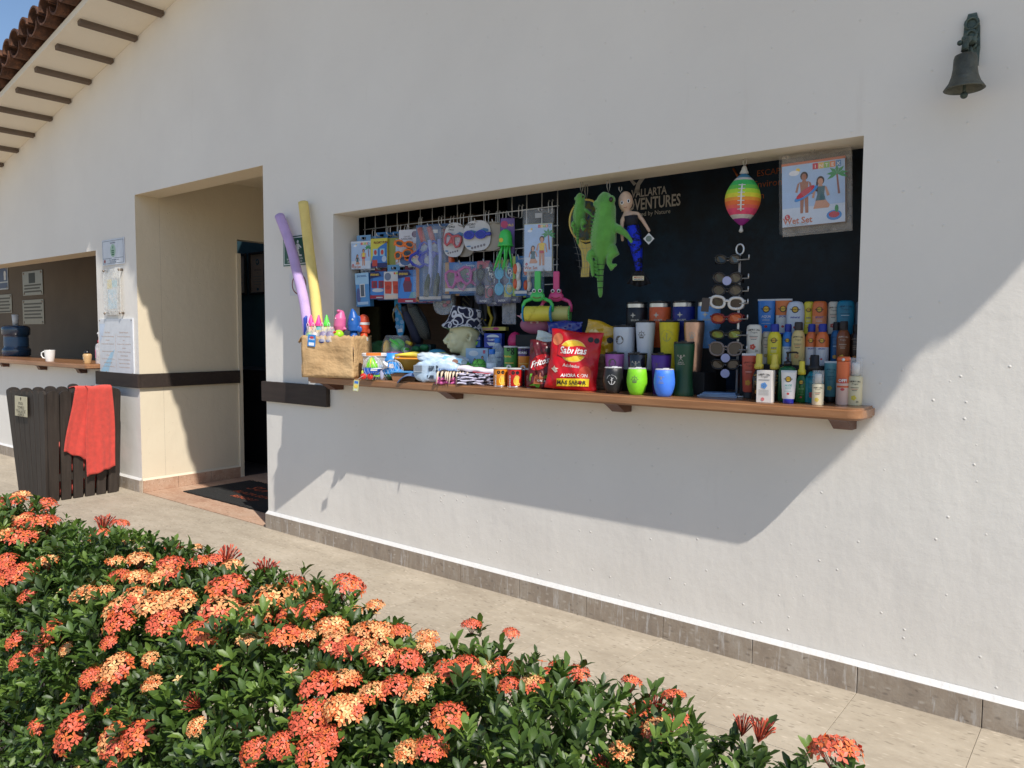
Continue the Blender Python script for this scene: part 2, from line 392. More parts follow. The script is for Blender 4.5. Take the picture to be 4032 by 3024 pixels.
cov = halfpipe(.098, .016, .42, True); pan = halfpipe(.098, .016, .42, False)
co, po = None, None
for k in range(40):
    x = -5.0-.2*k+random.uniform(-.008, .008); z = SZ(x)+.145
    r1 = (random.uniform(-.02, .03), -math.atan(.2)+random.uniform(-.06, .06), random.uniform(-.05, .05))
    l1 = (x, -.63+random.uniform(-.02, .02), z+random.uniform(-.008, .008)); l2 = (x-.1, -.60+random.uniform(-.015, .015), SZ(x-.1)+.155)
    if co is None: co = cov.build('roof_tile', TILE, bld, l1, r1); po = pan.build('roof_tile', TILE, bld, l2, r1)
    else: link('roof_tile', co.data, bld, l1, r1); link('roof_tile', po.data, bld, l2, r1)
MB().add([(XL, -.45, SZ(XL)+.12), (XR, -.45, SZ(XR)+.12), (XR, 1.3, SZ(XR)+.12), (XL, 1.3, SZ(XL)+.12)], [(0, 1, 2, 3)]).build('lower_roof', TILE, bld)
# unseen tiled roof, added to throw the scalloped shade on the wall
UX0, UX1, UY0 = -5.95, 1.325, -0.93
UZ = lambda x: 3.735-.21*(x-1.4)
ur = MB()
ur.add([(UX0, UY0, UZ(UX0)), (UX1, UY0, UZ(UX1)), (UX1, 6, UZ(UX1)), (UX0, 6, UZ(UX0)), (UX0, UY0, UZ(UX0)+.1), (UX1, UY0, UZ(UX1)+.1), (UX1, 6, UZ(UX1)+.1), (UX0, 6, UZ(UX0)+.1)],
       [(0, 3, 2, 1), (4, 5, 6, 7), (0, 1, 5, 4), (1, 2, 6, 5), (2, 3, 7, 6), (3, 0, 4, 7)], 0)
x = UX0
while x < UX1:
    ur.tube([(x, UY0-.09+random.uniform(-.03, .03), UZ(x)+.05), (x, UY0+.3, UZ(x)+.06)], .1+random.uniform(-.008, .01), 10, 1); x += .2
y = UY0
while y < 5:
    ur.tube([(UX1+.06+random.uniform(-.02, .02), y, UZ(UX1)+.06), (UX1-.4, y, UZ(UX1-.4)+.06)], .085, 10, 1); y += .2
ur.build('shading_roof', [SOFFIT, TILE], bld)
# plinth of stone pieces with a painted white bead on top
def ledge(x0, x1, y, axis='x'):
    d = .0255
    return MB().add([(x0, y-d, .104), (x1, y-d, .104), (x1, y-.001, .122), (x0, y-.001, .122), (x0, y-.001, .104), (x1, y-.001, .104)], [(0, 1, 2, 3), (0, 4, 5, 1), (0, 3, 4), (1, 5, 2)])
pl = MB().box(.0015, PW-.0015, -.026, -.001, -.02, .104, bev=.0015); first = None
def plinth(x0, x1):
    global first
    k0 = math.floor((x0-PX)/PW); k = k0
    while PX+k*PW < x1-.01:
        a, b_ = max(x0, PX+k*PW), min(x1, PX+(k+1)*PW)
        if b_-a > PW-.01:
            if first is None: first = pl.build('plinth_stone', PLINTH, bld, (a, 0, 0))
            else: link('plinth_stone', first.data, bld, (a, 0, random.uniform(-.001, .001)))
        else: MB().box(.0015, b_-a-.0015, -.026, -.001, -.02, .104, bev=.0015).build('plinth_stone', PLINTH, bld, (a, 0, 0))
        k += 1
plinth(-4.792, 2.9); plinth(-12.0, -6.688)
BEAD = mat((.66, .65, .625), .6, .04, 20, .3, 50)
ledge(-4.79, 2.9, 0).build('painted_bead', BEAD, bld); ledge(-12, -6.69, 0).build('painted_bead', BEAD, bld)
# doorway hall
CR2 = CREAM
hall = MB()
def quad(mb, a, b_, c, d, m=0): mb.add([a, b_, c, d], [(0, 1, 2, 3)], m)
HX0, HX1 = -6.69, -4.79
quad(hall, (HX0, TH+.001, 0), (HX0, .96, 0), (HX0, .96, 2.8), (HX0, TH+.001, 2.8))            # left side
quad(hall, (HX0, .96, 2.285), (HX0, 2.4, 2.285), (HX0, 2.4, 2.8), (HX0, .96, 2.8))             # over the inner opening
quad(hall, (HX0, .96, 0), (HX0-.12, .96, 0), (HX0-.12, .96, 2.285), (HX0, .96, 2.285))
quad(hall, (HX0, .96, 2.285), (HX0-.12, .96, 2.285), (HX0-.12, 2.4, 2.285), (HX0, 2.4, 2.285))
quad(hall, (HX1, TH+.001, 0), (HX1, 2.4, 0), (HX1, 2.4, 2.8), (HX1, TH+.001, 2.8))
quad(hall, (HX0, 2.4, 0), (HX1, 2.4, 0), (HX1, 2.4, 2.8), (HX0, 2.4, 2.8), 1)
quad(hall, (HX0, TH, 2.8), (HX1, TH, 2.8), (HX1, 2.4, 2.8), (HX0, 2.4, 2.8))
quad(hall, (HX0, TH+.0005, 2.566), (HX1, TH+.0005, 2.566), (HX1, TH+.0005, 2.8), (HX0, TH+.0005, 2.8))
NAVY = mat((.05, .12, .15), .6, .15, 4)
BLACKISH = mat((.012, .012, .014), .7, .2, 6)
hall.build('hall_walls', [CREAM, NAVY], bld)
MB().box(-6.694, -6.672, .945, .985, 0, 2.15).build('door_trim', CREAM, bld)
# blue room seen through the inner opening
room = MB()
quad(room, (-12, 2.0, 0), (-6.81, 2.0, 0), (-6.81, 2.0, 3), (-12, 2.0, 3))
quad(room, (-6.81, .97, 0), (-6.81, .97, 3), (-9.5, 1.27, 3), (-9.5, 1.27, 0))
quad(room, (-9.5, 1.27, 0), (-9.5, 2.0, 0), (-9.5, 2.0, 3), (-9.5, 1.27, 3))
room.build('blue_room', NAVY, bld)  # no ceiling, and roof cut short above, to let sky light in
MB().box(-9.4, -6.9, 1.5, 1.99, 0, 1.0).build('dark_block', BLACKISH, bld)  # plain dark block low in the room
ff = MB().box(-9.6, -4.79, .002, 2.4, -.12, -.014).build('hall_floor_bed', mat((.20, .12, .08), .9, .1, 5, world=True), bld)
tl = MB().box(.0015, .3985, .0015, .3985, -.04, -.0005, bev=.0015); first2 = None
for i in range(5):
    for j in range(6):
        a, b_ = HX0+.38*i, .0+.4*j
        if first2 is None: tl = MB().box(.0015, .3785, .0015, .3985, -.04, -.0005, bev=.0015); first2 = tl.build('floor_tile', TERRA, bld, (a, b_, 0))
        else: link('floor_tile', first2.data, bld, (a, b_, 0))
MB().box(-9.5, HX0-.002, .97, 2.0, -.03, -.002).build('room_floor', mat((.05, .04, .035), .5, .2, 5), bld)
bt = MB().box(.001, .015, .0015, .3185, 0, .10, bev=.0015); first3 = None
for j in range(3):
    if first3 is None: first3 = bt.build('baseboard_tile', TERRA, bld, (HX0, .0, 0))
    else: link('baseboard_tile', first3.data, bld, (HX0, .32*j, 0))
MB().add([(HX0+.015, .0, .1), (HX0+.015, .96, .1), (HX0+.001, .96, .118), (HX0+.001, .0, .118)], [(0, 1, 2, 3)]).build('painted_bead', CREAM, bld)
# bar room behind the left window
bar = MB()
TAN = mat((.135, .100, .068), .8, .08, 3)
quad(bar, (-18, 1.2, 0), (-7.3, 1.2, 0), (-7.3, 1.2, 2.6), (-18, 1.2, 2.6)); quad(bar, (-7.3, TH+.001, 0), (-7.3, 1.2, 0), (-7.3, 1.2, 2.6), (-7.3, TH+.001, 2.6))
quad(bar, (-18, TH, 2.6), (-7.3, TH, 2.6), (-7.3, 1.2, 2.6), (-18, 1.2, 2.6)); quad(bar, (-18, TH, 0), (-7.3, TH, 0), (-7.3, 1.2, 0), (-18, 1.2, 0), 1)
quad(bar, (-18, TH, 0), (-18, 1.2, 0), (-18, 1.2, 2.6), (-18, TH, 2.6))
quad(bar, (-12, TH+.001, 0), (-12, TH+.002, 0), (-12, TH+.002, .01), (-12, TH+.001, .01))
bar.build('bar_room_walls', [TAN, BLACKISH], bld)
# kiosk room behind the right window
kio = MB()
quad(kio, (-4.6, 1.62, 0), (.2, 1.62, 0), (.2, 1.62, 2.7), (-4.6, 1.62, 2.7)); quad(kio, (-4.6, TH+.001, 0), (-4.6, 1.62, 0), (-4.6, 1.62, 2.7), (-4.6, TH+.001, 2.7))
quad(kio, (.2, TH+.001, 0), (.2, 1.62, 0), (.2, 1.62, 2.7), (.2, TH+.001, 2.7)); quad(kio, (-4.6, TH, 2.7), (.2, TH, 2.7), (.2, 1.62, 2.7), (-4.6, 1.62, 2.7))
quad(kio, (-4.6, TH, .0), (.2, TH, .0), (.2, 1.62, .0), (-4.6, 1.62, .0))
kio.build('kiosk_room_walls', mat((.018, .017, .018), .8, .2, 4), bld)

# ------------------------------------------------------------------ counters and rails
def counter(name, label, x0, x1, zt, brx, depth_in, ends, out=.2):
    t = thing(name, label, 'counter', (x0, 0, 0))
    L_ = x1-x0; mb = MB()
    r = .05
    pts = [(0, .0)]
    outl = [(0, depth_in), (0, -out+r*ends[0])]
    if ends[0]: outl += [(r*(1-math.cos(a)), -out+r*(1-math.sin(a))) for a in (math.pi/6, math.pi/3, math.pi/2)]
    if ends[1]: outl += [(L_-r*(1-math.sin(a)), -out+r*(1-math.cos(a))) for a in (0, math.pi/6, math.pi/3, math.pi/2)]
    else: outl += [(L_, -out)]
    outl += [(L_, depth_in)]
    bm = bmesh.new(); vs = [bm.verts.new((x, y, zt-.045)) for x, y in outl]; f = bm.faces.new(vs)
    ex = bmesh.ops.extrude_face_region(bm, geom=[f]); bmesh.ops.translate(bm, vec=(0, 0, .045), verts=[e for e in ex['geom'] if isinstance(e, bmesh.types.BMVert)])
    bmesh.ops.recalc_face_normals(bm, faces=bm.faces[:])
    bmesh.ops.bevel(bm, geom=[e for e in bm.edges if abs(e.verts[0].co.z-e.verts[1].co.z) < 1e-5], offset=.009, segments=3, affect='EDGES')
    me = bpy.data.meshes.new('shelf_board'); bm.to_mesh(me); bm.free(); me.materials.append(COUNTER)
    for p in me.polygons: p.use_smooth = True
    me.set_sharp_from_angle(angle=rad(40))
    link('shelf_board', me, t)
    bo = None
    for bx in brx:
        poly = [(-.0012, -.048), (-.06, -.048), (-out*.6, -.012), (-out*.75, 0), (-.0012, 0)]
        mb = MB(); vs = [(0, y, z) for y, z in poly]+[(.07, y, z) for y, z in poly]; n = 5
        mb.add(vs, [tuple(range(n))[::-1], tuple(range(n, 2*n))]+[(k, (k+1) % n, n+(k+1) % n, n+k) for k in range(n)])
        if bo is None: bo = mb.build('bracket', BRACKET, t, (bx-x0, 0, zt-.0455))
        else: link('bracket', bo.data, t, (bx-x0, 0, zt-.0455))
    return t
ZC = 1.130
counter('serving_counter', 'varnished brown wooden counter shelf under the crowded shop window', -4.03, -.757, ZC, (-4.0, -2.96, -1.89, -.89), TH+.25, (0, 1))
counter('serving_counter', 'varnished brown wooden counter shelf with the white mug, left of the doorway', -11.9, -7.44, 1.10, (-7.80, -8.75, -9.8, -10.9), TH+.25, (0, 1), .13)
t = thing('wall_rail', 'short dark wooden rail board at the left end of the shop counter', 'wall rail', (-4.803, 0, .985))
MB().box(0, .735, -.034, -.001, -.07, .07, bev=.004).build('board', DARKWOOD, t)
t = thing('wall_rail', 'long dark wooden rail board wrapping the pier corner into the doorway', 'wall rail', (-6.69, 0, .975))
MB().box(-.80, .03, -.03, -.001, -.06, .06, bev=.003).build('board', DARKWOOD, t)
MB().box(.001, .03, 0, .95, -.06, .06, bev=.003).build('board', DARKWOOD, t)
# ================================================================== things left of the shop window
def C(r, g_, b_, rough=.55, **k): return mat(srgb(r, g_, b_), rough, k.pop('var', .06), **k)
INK = C(25, 25, 28); PAPER = C(226, 224, 220, .7); SKIN = C(205, 150, 120, .6); GREYINK = C(150, 148, 145, .6)
STEEL = mat((.55, .55, .55), .28, .05, metal=1.0); WIRE = mat((.62, .62, .61), .38, .08, metal=.6); SCREW = mat((.25, .20, .16), .4, .1, metal=.8)
def add_mod_solid(o, t):
    m = o.modifiers.new('thickness', 'SOLIDIFY'); m.thickness = t; m.offset = 0; return o
def remesh(o, vox, it=4):
    m = o.modifiers.new('one_surface', 'REMESH'); m.mode = 'VOXEL'; m.voxel_size = vox; m.use_smooth_shade = True
    s = o.modifiers.new('soften', 'SMOOTH'); s.iterations = it; s.factor = .5; return o

# towel bin of slats
bx = thing('towel_bin', 'dark brown slatted wooden bin for used pool towels beside the doorway', 'towel bin', (0, 0, 0))
BT = [(-7.585, -.725), (-6.825, -.695), (-6.835, -.105), (-7.60, -.135)]; BB = [(-7.44, -.70), (-6.875, -.69), (-6.875, -.13), (-7.44, -.14)]
def slat_geo(w, h):
    r = w/2; pts = [(-r, 0), (r, 0)]+[(r*math.cos(a), h-r*.55+r*.55*math.sin(a)) for a in [math.pi*k/8 for k in range(9)]]
    mb = MB().prism(pts, -.011, .011); return mb
for s in range(4):
    t0, t1, b0, b1 = BT[s], BT[(s+1) % 4], BB[s], BB[(s+1) % 4]
    n = 7 if s % 2 == 0 else 6
    for k in range(n):
        u = (k+.5)/n
        tx, ty = t0[0]+(t1[0]-t0[0])*u, t0[1]+(t1[1]-t0[1])*u; bx_, by_ = b0[0]+(b1[0]-b0[0])*u, b0[1]+(b1[1]-b0[1])*u
        wt = math.dist(t0, t1)/n*.93; wb = math.dist(b0, b1)/n*(.76 if s == 1 else .88)
        ax = Vector((t1[0]-t0[0], t1[1]-t0[1], 0)).normalized(); nz_ = Vector((-ax.y, ax.x, 0))
        h = .905+random.uniform(-.012, .012); r = wt/2; mb = MB()
        def pt(lx, z, d):
            q = z/h; cx, cy = bx_+(tx-bx_)*q, by_+(ty-by_)*q; sc = (wb+(wt-wb)*q)/wt
            return (cx+ax.x*lx*sc+nz_.x*d, cy+ax.y*lx*sc+nz_.y*d, z+.004)
        pts = [(-r, 0), (r, 0)]+[(r*math.cos(a), h-r*.62+r*.62*math.sin(a)) for a in [math.pi*j/8 for j in range(9)]]
        n_ = len(pts); vs = [pt(x, z, -.011) for x, z in pts]+[pt(x, z, .011) for x, z in pts]
        mb.add(vs, [tuple(range(n_)), tuple(range(n_, 2*n_))[::-1]]+[(j, n_+j, n_+(j+1) % n_, (j+1) % n_) for j in range(n_)])
        mb.build('slat', SLATWOOD, bx)
for z, q in ((.16, .17), (.72, .8)):
    mb = MB()
    for s in range(4):
        a = [BB[s][i]+(BT[s][i]-BB[s][i])*q for i in (0, 1)]; b_ = [BB[(s+1) % 4][i]+(BT[(s+1) % 4][i]-BB[(s+1) % 4][i])*q for i in (0, 1)]
        cx = -7.16; cy = -.41; a = [a[0]+(cx-a[0])*.05, a[1]+(cy-a[1])*.07]; b_ = [b_[0]+(cx-b_[0])*.05, b_[1]+(cy-b_[1])*.07]
        d = Vector((b_[0]-a[0], b_[1]-a[1], 0)).normalized(); nn = Vector((-d.y, d.x, 0))*.009
        mb.add([(a[0]-nn.x, a[1]-nn.y, z), (b_[0]-nn.x, b_[1]-nn.y, z), (b_[0]+nn.x, b_[1]+nn.y, z), (a[0]+nn.x, a[1]+nn.y, z)]+[(a[0]-nn.x, a[1]-nn.y, z+.06), (b_[0]-nn.x, b_[1]-nn.y, z+.06), (b_[0]+nn.x, b_[1]+nn.y, z+.06), (a[0]+nn.x, a[1]+nn.y, z+.06)],
               [(0, 3, 2, 1), (4, 5, 6, 7), (0, 1, 5, 4), (1, 2, 6, 5), (2, 3, 7, 6), (3, 0, 4, 7)])
    mb.build('frame_rail', SLATWOOD, bx)
pq = MB().box(-.12, .12, -.004, 0, -.085, .085, bev=.002)
pq.text('POOL', .034, (0, -.0048, .012), 1, bold=.01).text('TOWELS', .034, (0, -.0048, -.022), 1, bold=.01)
pq.box(-.1, .1, -.005, -.0045, -.030, -.028, 1)
pq.text('TOALLAS DE', .031, (0, -.0048, -.056), 1, bold=.01).text('ALBERCA', .031, (0, -.0048, -.081), 1, bold=.01)
pq.disc((0, -.0048, .066), .012, .012, 1).box(-.003, .003, -.005, -.0045, .045, .06, 1)
pq.build('sign_plate', [mat((.50, .46, .33), .4, .05, metal=.3), C(70, 65, 52)], bx, (-7.235, -.736, .772), (-.02, 0, .04))
TOWEL = mat((.78, .082, .058), .95, .10, 30, .9, 420, sheen=.15)
TOWEL2 = mat((.78, .10, .07), .95, .15, 22, .9, 420, sheen=.15)
random.seed(11)
for k, (x, y, z) in enumerate(((-7.05, -.50, .12), (-7.05, -.28, .14), (-7.3, -.42, .12), (-7.0, -.40, .30), (-7.02, -.22, .33), (-7.28, -.36, .33))):
    o = MB().surf(lambda u, v: ((.135+.02*math.sin(9*u*6.28+k)*math.sin(5*v))*math.cos(u*6.283)*math.sin(v*math.pi)**.6, (.12+.015*math.sin(7*u*6.28))*math.sin(u*6.283)*math.sin(v*math.pi)**.6, -.10*math.cos(v*math.pi)+.012*math.sin(u*31+v*9)), 28, 12).build('towel', TOWEL2, None, (x, y, z))
    tag(o, 'coral towel crumpled inside the slatted bin, showing between the slats', 'towel', 'towels inside the bin')
# towel hung over the edge
tw = thing('pool_towel', 'coral red terry towel hung over the edge of the slatted bin', 'towel', (-6.82, -.36, .93))
def drape(y0t, y1t, y0b, y1b, z0, z1, off, ph, amp):
    def fn(u, v):
        if v < .14:
            a = v/.14; x = -.13*(1-a)+off; z = .012-.02*(1-a)**2
            yy = y0t+(y1t-y0t)*u
            return (x, yy, z+.004*math.sin(u*9+ph))
        q = (v-.14)/.86; zb = z0+(z1-z0)*u
        y0 = y0t+(y0b-y0t)*q**.8; y1 = y1t+(y1b-y1t)*q
        fold = amp*(q**.6)*(math.sin(u*10+ph+q*1.2)+.5*math.sin(u*23+ph*2))
        return (off+.012+fold*.8-.03*q, y0+(y1-y0)*u+.008*math.sin(q*5+u*4+ph), .012+(zb-.012)*q+.006*math.sin(u*14))
    return MB().surf(fn, 40, 44)
o = add_mod_solid(drape(-.12, .17, -.21, -.02, -.52, -.62, .010, .4, .008).build('towel_layer', TOWEL, tw), .008)
o = add_mod_solid(drape(-.04, .165, -.05, .19, -.75, -.69, .034, 1.7, .010).build('towel_layer', TOWEL, tw), .008)

# doormat
mt = thing('doormat', 'black ribbed doormat with orange lettering in the doorway', 'doormat', (-6.43, .23, .0))
mb = MB(); NX, NY = 60, 30
mb.surf(lambda u, v: (1.28*u, .66*v+(.006*math.sin(u*60) if v in (0, 1) else 0), .010+.0025*math.sin(u*190)+(.0 if .02 < u < .98 else -.006)), 120, 16)
mb.box(.0, 1.28, .002, .658, .001, .008)
mb.build('mat', mat((.018, .018, .017), .9, .25, 40, .8, 200), mt)
OR = C(190, 88, 50, .8)
fnm = lambda x, z: (x, z, .0145)
for tx_, sz_, y_ in (('SUNSET', .17, .40), ('PLAZA BEACH', .085, .26), ('RESORT', .08, .14)): MB().text(tx_, sz_, (.68, 0, y_), 0, fnm, .0, .25, 1.18).build('lettering', OR, mt)

# framed certificates on the blue wall
for x, lab in ((-8.344, 'left framed certificate on the dark blue wall inside the doorway'), (-7.942, 'right framed certificate on the dark blue wall, beside the door edge')):
    t = thing('certificate', lab, 'certificate', (x, 1.999, 2.085), 0, 'framed certificates inside the doorway')
    fr = MB()
    for a in ((-.165, -.14, -.245, .245), (.14, .165, -.245, .245), (-.14, .14, .22, .245), (-.14, .14, -.245, -.22)): fr.box(a[0], a[1], -.025, -.001, a[2], a[3], bev=.003)
    fr.build('frame', DARKWOOD, t)
    pp = MB().box(-.14, .14, -.010, -.002, -.22, .22).text('CERTIFICADO', .022, (0, -.0112, .03), 1).text('otorgado a', .014, (0, -.0112, .0), 1)
    pp.lathe([(.034, 0), (.034, .001)], 18, 2, T(0, -.0105, .13) @ Rm(math.pi/2, 'X')).disc((0, -.0122, .13), .018, .018, 0)
    for k in range(4): pp.box(-.09+.02*(k % 2), .09-.02*(k % 2), -.0116, -.0112, -.04-.03*k, -.034-.03*k, 3)
    pp.disc((0, -.0113, -.185), .022, .016, 2)
    pp.build('paper', [C(196, 172, 150, .7), INK, C(60, 110, 125), GREYINK], t)

# signs on the pier
t = thing('recycling_sign', 'white sign with a green recycling symbol, top of the pier by the doorway', 'sign', (-7.107, 0, 2.11))
MB().box(-.215, .215, -.008, -.001, -.115, .115, bev=.003).build('board', C(205, 208, 216, .35), t)
mb = MB(); GRN = C(60, 110, 75)
for a in ((-.20, .20, .098, .101), (-.20, .20, -.101, -.098), (-.20, -.197, -.098, .098), (.197, .20, -.098, .098)): mb.box(a[0], a[1], -.0090, -.0082, a[2], a[3], 0)
for a in ((-.2, -.03, -.056, -.053), (.03, .2, -.056, -.053)): mb.box(a[0], a[1], -.0090, -.0082, a[2], a[3], 0)
mb.text('Save Water', .022, (0, -.0092, .074), 0, bold=.005)
mb.disc((0, -.0086, .012), .052, .058, 1)
mb.add([(-.012, -.0092, .055), (0, -.0092, .02), (.014, -.0092, .052), (.002, -.0092, .04)], [(0, 1, 2, 3)], 2)
for k in range(3): mb.box(-.026, .022, -.0096, -.009, -.03+.017*k, -.018+.017*k, 2)
mb.text('Si va a dejar su tapa, tire su', .017, (.02, -.0092, -.075), 0, bold=.01).text('basura en su lugar', .017, (.0, -.0092, -.092), 0, bold=.01)
mb.disc((-.165, -.0092, -.078), .016, .016, 3)
mb.build('print', [C(70, 85, 105), C(165, 195, 172), GRN, C(150, 60, 60)], t)
t = thing('acrylic_sign_holder', 'clear acrylic panel on screws holding a faded flyer, middle of the pier', 'sign holder', (-7.096, 0, 1.755))
MB().box(-.165, .165, -.034, -.028, -.205, .205, bev=.002).build('panel', clear((.86, .84, .80), .36, .15), t)
fl = MB().box(-.11, .10, -.0275, -.026, -.17, .12)
fl.box(-.10, -.01, -.0282, -.0276, .03, .11, 1).box(.0, .09, -.0282, -.0276, .04, .10, 2).box(-.09, .08, -.0282, -.0276, -.15, .02, 3)
for k in range(5): fl.disc((-.06+.03*k, -.0284, -.03-.02*(k % 3)), .012, .03, 4)
fl.build('flyer', [C(214, 212, 208, .7), C(222, 208, 150), C(170, 205, 210), C(190, 212, 222), C(222, 222, 222)], t)
so = None
for x in (-.15, .15):
    for z in (-.19, .19):
        if so is None: so = MB().lathe([(.011, -.001), (.011, .036), (.008, .042), (0, .043)], 10, 0, Rm(math.pi/2, 'X')).build('standoff_screw', SCREW, t, (x, 0, z))
        else: link('standoff_screw', so.data, t, (x, 0, z))
t = thing('notice_poster', 'large white bilingual guest notice with fine print, lowest on the pier', 'poster', (-7.092, 0, 1.272))
MB().box(-.33, .33, -.014, -.001, -.243, .243, bev=.002).build('board', C(208, 211, 216, .35), t)
mb = MB(); TXT = [('Dear Guest', 'Estimado Huésped'), ('Please do not leave your belongings', 'Por favor no deje sus pertenencias'), ('unattended.', 'solas.'), ('Storage reservations is not allowed', 'No está permitido la reservación de'), ('', 'camastros.'),
   ('Thank you for your understanding', 'Las toallas y objetos sin uso serán'), ('with you.', 'retirados de guardia.'), ('The hotel is not responsible for lost', 'El hotel no se responsabiliza por'), ('belongings unattended.', 'objetos perdidos o robados.'), ('Thank you for your understanding', 'Gracias por su comprensión')]
for k, (a, b_) in enumerate(TXT):
    z = .115-.034*k
    if a: mb.text(a, .0175 if k else .022, (-.16, -.0146, z), 0, sx=1.0)
    if b_: mb.text(b_, .0175 if k else .022, (.16, -.0146, z), 0, sx=1.0)
mb.box(-.002, 0, -.0146, -.0142, -.21, .10, 0)
mb.add([(-.32, -.0143, -.235), (-.16, -.0143, -.235), (-.02, -.0143, -.03), (-.10, -.0143, -.06), (-.17, -.0143, -.12)], [(0, 1, 2, 3, 4)], 1)
mb.add([(-.32, -.0143, .20), (-.32, -.0143, .02), (-.25, -.0143, .09), (-.20, -.0143, .20)], [(0, 1, 2, 3)], 2)
mb.build('print', [C(196, 164, 140), C(170, 205, 224), C(196, 208, 224)], t)
so2 = None
for x, z in ((-.31, .23), (.31, .23), (-.2, -.236), (.31, -.236)):
    if so2 is None: so2 = MB().lathe([(.006, 0), (.006, .017), (0, .019)], 8, 0, Rm(math.pi/2, 'X')).build('screw', SCREW, t, (x, 0, z))
    else: link('screw', so2.data, t, (x, 0, z))

# on the left counter
def handle(c, r, tk, m=0, flip=-1): return [(c[0]+flip*r*1.0*math.sin(a), c[1], c[2]+r*1.15*math.cos(a)) for a in [math.pi*k/12 for k in range(13)]]
t = thing('mug', 'white ceramic coffee mug standing on the left counter', 'mug', (-8.47, -.05, 1.1005), .68)
mb = MB().lathe([(0, .006), (.034, .004), (.037, 0), (.039, .004), (.046, .06), (.050, .112), (.048, .113), (.0455, .108), (.036, .012), (0, .010)], 26)
mb.build('body', C(232, 230, 226, .2, coat=.4), t, sharp=60)
MB().tube([(-.043, 0, .085), (-.062, 0, .097), (-.082, 0, .085), (-.085, 0, .06), (-.07, 0, .035), (-.040, 0, .028)], .0065, 8).build('handle', C(232, 230, 226, .2, coat=.4), t)
t = thing('creamer_bottle', 'small tan bottle with a black cap at the right end of the left counter', 'bottle', (-7.60, -.05, 1.1005))
MB().lathe([(.030, 0), (.033, .004), (.034, .03), (.037, .05), (.039, .075), (.036, .088), (.026, .094)], 18).build('body', C(196, 160, 112, .35), t)
MB().lathe([(.026, .0945), (.027, .105), (.020, .118), (.010, .128), (0, .129)], 16).build('cap', C(22, 22, 26, .3), t)
fn = lambda x, z: (.0385*math.sin(x/.0385), -.0385*math.cos(x/.0385), z)
MB().add([fn(-.02, .075), fn(0, .045), fn(.02, .078), fn(.004, .06)], [(0, 1, 2, 3)], 0).disc((.012, 0, .02), .005, .005, 1, 10, fn).text('café', .014, (0, 0, .022), 1, fn).build('print', [PAPER, C(90, 55, 30)], t)
t = thing('soap_pump_bottle', 'clear pump bottle with pink label standing against the white pier', 'bottle', (-7.60, .06, 1.1005))
MB().lathe([(.034, 0), (.036, .004), (.036, .15), (.030, .178), (.014, .19)], 18).build('body', clear((.85, .83, .86), .42), t)
MB().lathe([(.014, .190), (.015, .215), (.007, .222), (.006, .25)], 14).build('collar', C(190, 45, 60, .35), t)
MB().tube([(0, 0, .25), (0, 0, .275), (-.015, 0, .287), (-.035, 0, .28)], [.009, .009, .008, .006], 8).build('pump_head', C(232, 232, 235, .3), t)
fn = lambda x, z: (.0366*math.sin(x/.0366), -.0366*math.cos(x/.0366), z)
MB().patch(-.04, .005, .05, .13, fn).build('label_print', C(235, 105, 150, .45), t)
t = thing('water_jug', 'big blue plastic water cooler bottle behind the left counter', 'water jug', (-10.53, .34, 1.1005))
MB().lathe([(.135, 0), (.15, .012), (.152, .07), (.15, .085), (.135, .10), (.13, .11), (.13, .24), (.135, .25), (.15, .262), (.152, .33), (.145, .352), (.12, .368), (.06, .372), (.04, .37)], 32).build('body', mat((.025, .055, .10), .18, .1, spec=.6, coat=.3), t)
MB().lathe([(.030, .373), (.033, .42), (.039, .50), (.037, .50), (.028, .40), (0, .38)], 18).build('paper_cup', C(205, 203, 198, .6), t)
MB().lathe([(.1305, .12), (.1315, .13), (.1315, .22), (.1305, .23)], 24, caps=False).build('label_band', mat((.04, .10, .19), .35, .1), t)
# signs on the tan wall of the bar room
def acr(x, z, w_, h, lab, kind):
    t = thing('wall_notice', lab, 'sign', (x, 1.199, z), 0, 'notices on the tan wall of the bar room')
    MB().box(-w_/2, w_/2, -.010, -.002, -h/2, h/2, bev=.002).build('panel', C(120, 108, 92, .3) if kind != 2 else C(170, 172, 176, .35), t)
    mb = MB()
    if kind == 1: mb.box(-.13, .10, -.0115, -.0102, .0, h/2-.03, 0)
    if kind == 2:
        mb.box(-w_/2+.02, w_/2-.02, -.0115, -.0102, -.05, h/2-.02, 1); mb.box(-w_/2+.02, w_/2-.02, -.0115, -.0102, -h/2+.02, -.07, 1)
        mb.disc((w_/2-.12, -.0119, .06), .05, .05, 3).box(w_/2-.16, w_/2-.08, -.012, -.0117, -.03, .05, 3)
    n = 5 if kind in (0, 3) else 3
    if kind != 2:
        for k in range(n):
            zz = (h/2-.06-.05*k) if kind != 1 else (-.03-.045*k)
            mb.box(-w_/2+.06, w_/2-.06-.05*(k % 2), -.0115, -.0102, zz-.011, zz+.011, 2)
    mb.build('print', [C(24, 30, 24), C(28, 48, 96, .4), C(66, 58, 44), C(205, 205, 205)], t)
    so = None
    for sx in (-1, 1):
        for sz in (-1, 1):
            if so is None: so = MB().lathe([(.018, 0), (.018, .013), (0, .016)], 8, 0, Rm(math.pi/2, 'X')).build('screw', SCREW, t, (sx*(w_/2-.05), 0, sz*(h/2-.03)))
            else: link('screw', so.data, t, (sx*(w_/2-.05), 0, sz*(h/2-.03)))
acr(-12.38, 2.095, .74, .35, 'upper clear notice with a dark square picture on the tan bar wall', 1)
acr(-12.395, 1.68, .78, .355, 'lower clear notice with lines of text on the tan bar wall', 0)
acr(-13.70, 2.21, .75, .345, 'blue and white sign high on the tan bar wall at the left edge', 2)
acr(-13.66, 1.82, .90, .285, 'pale wide notice below the blue sign on the tan bar wall', 3)

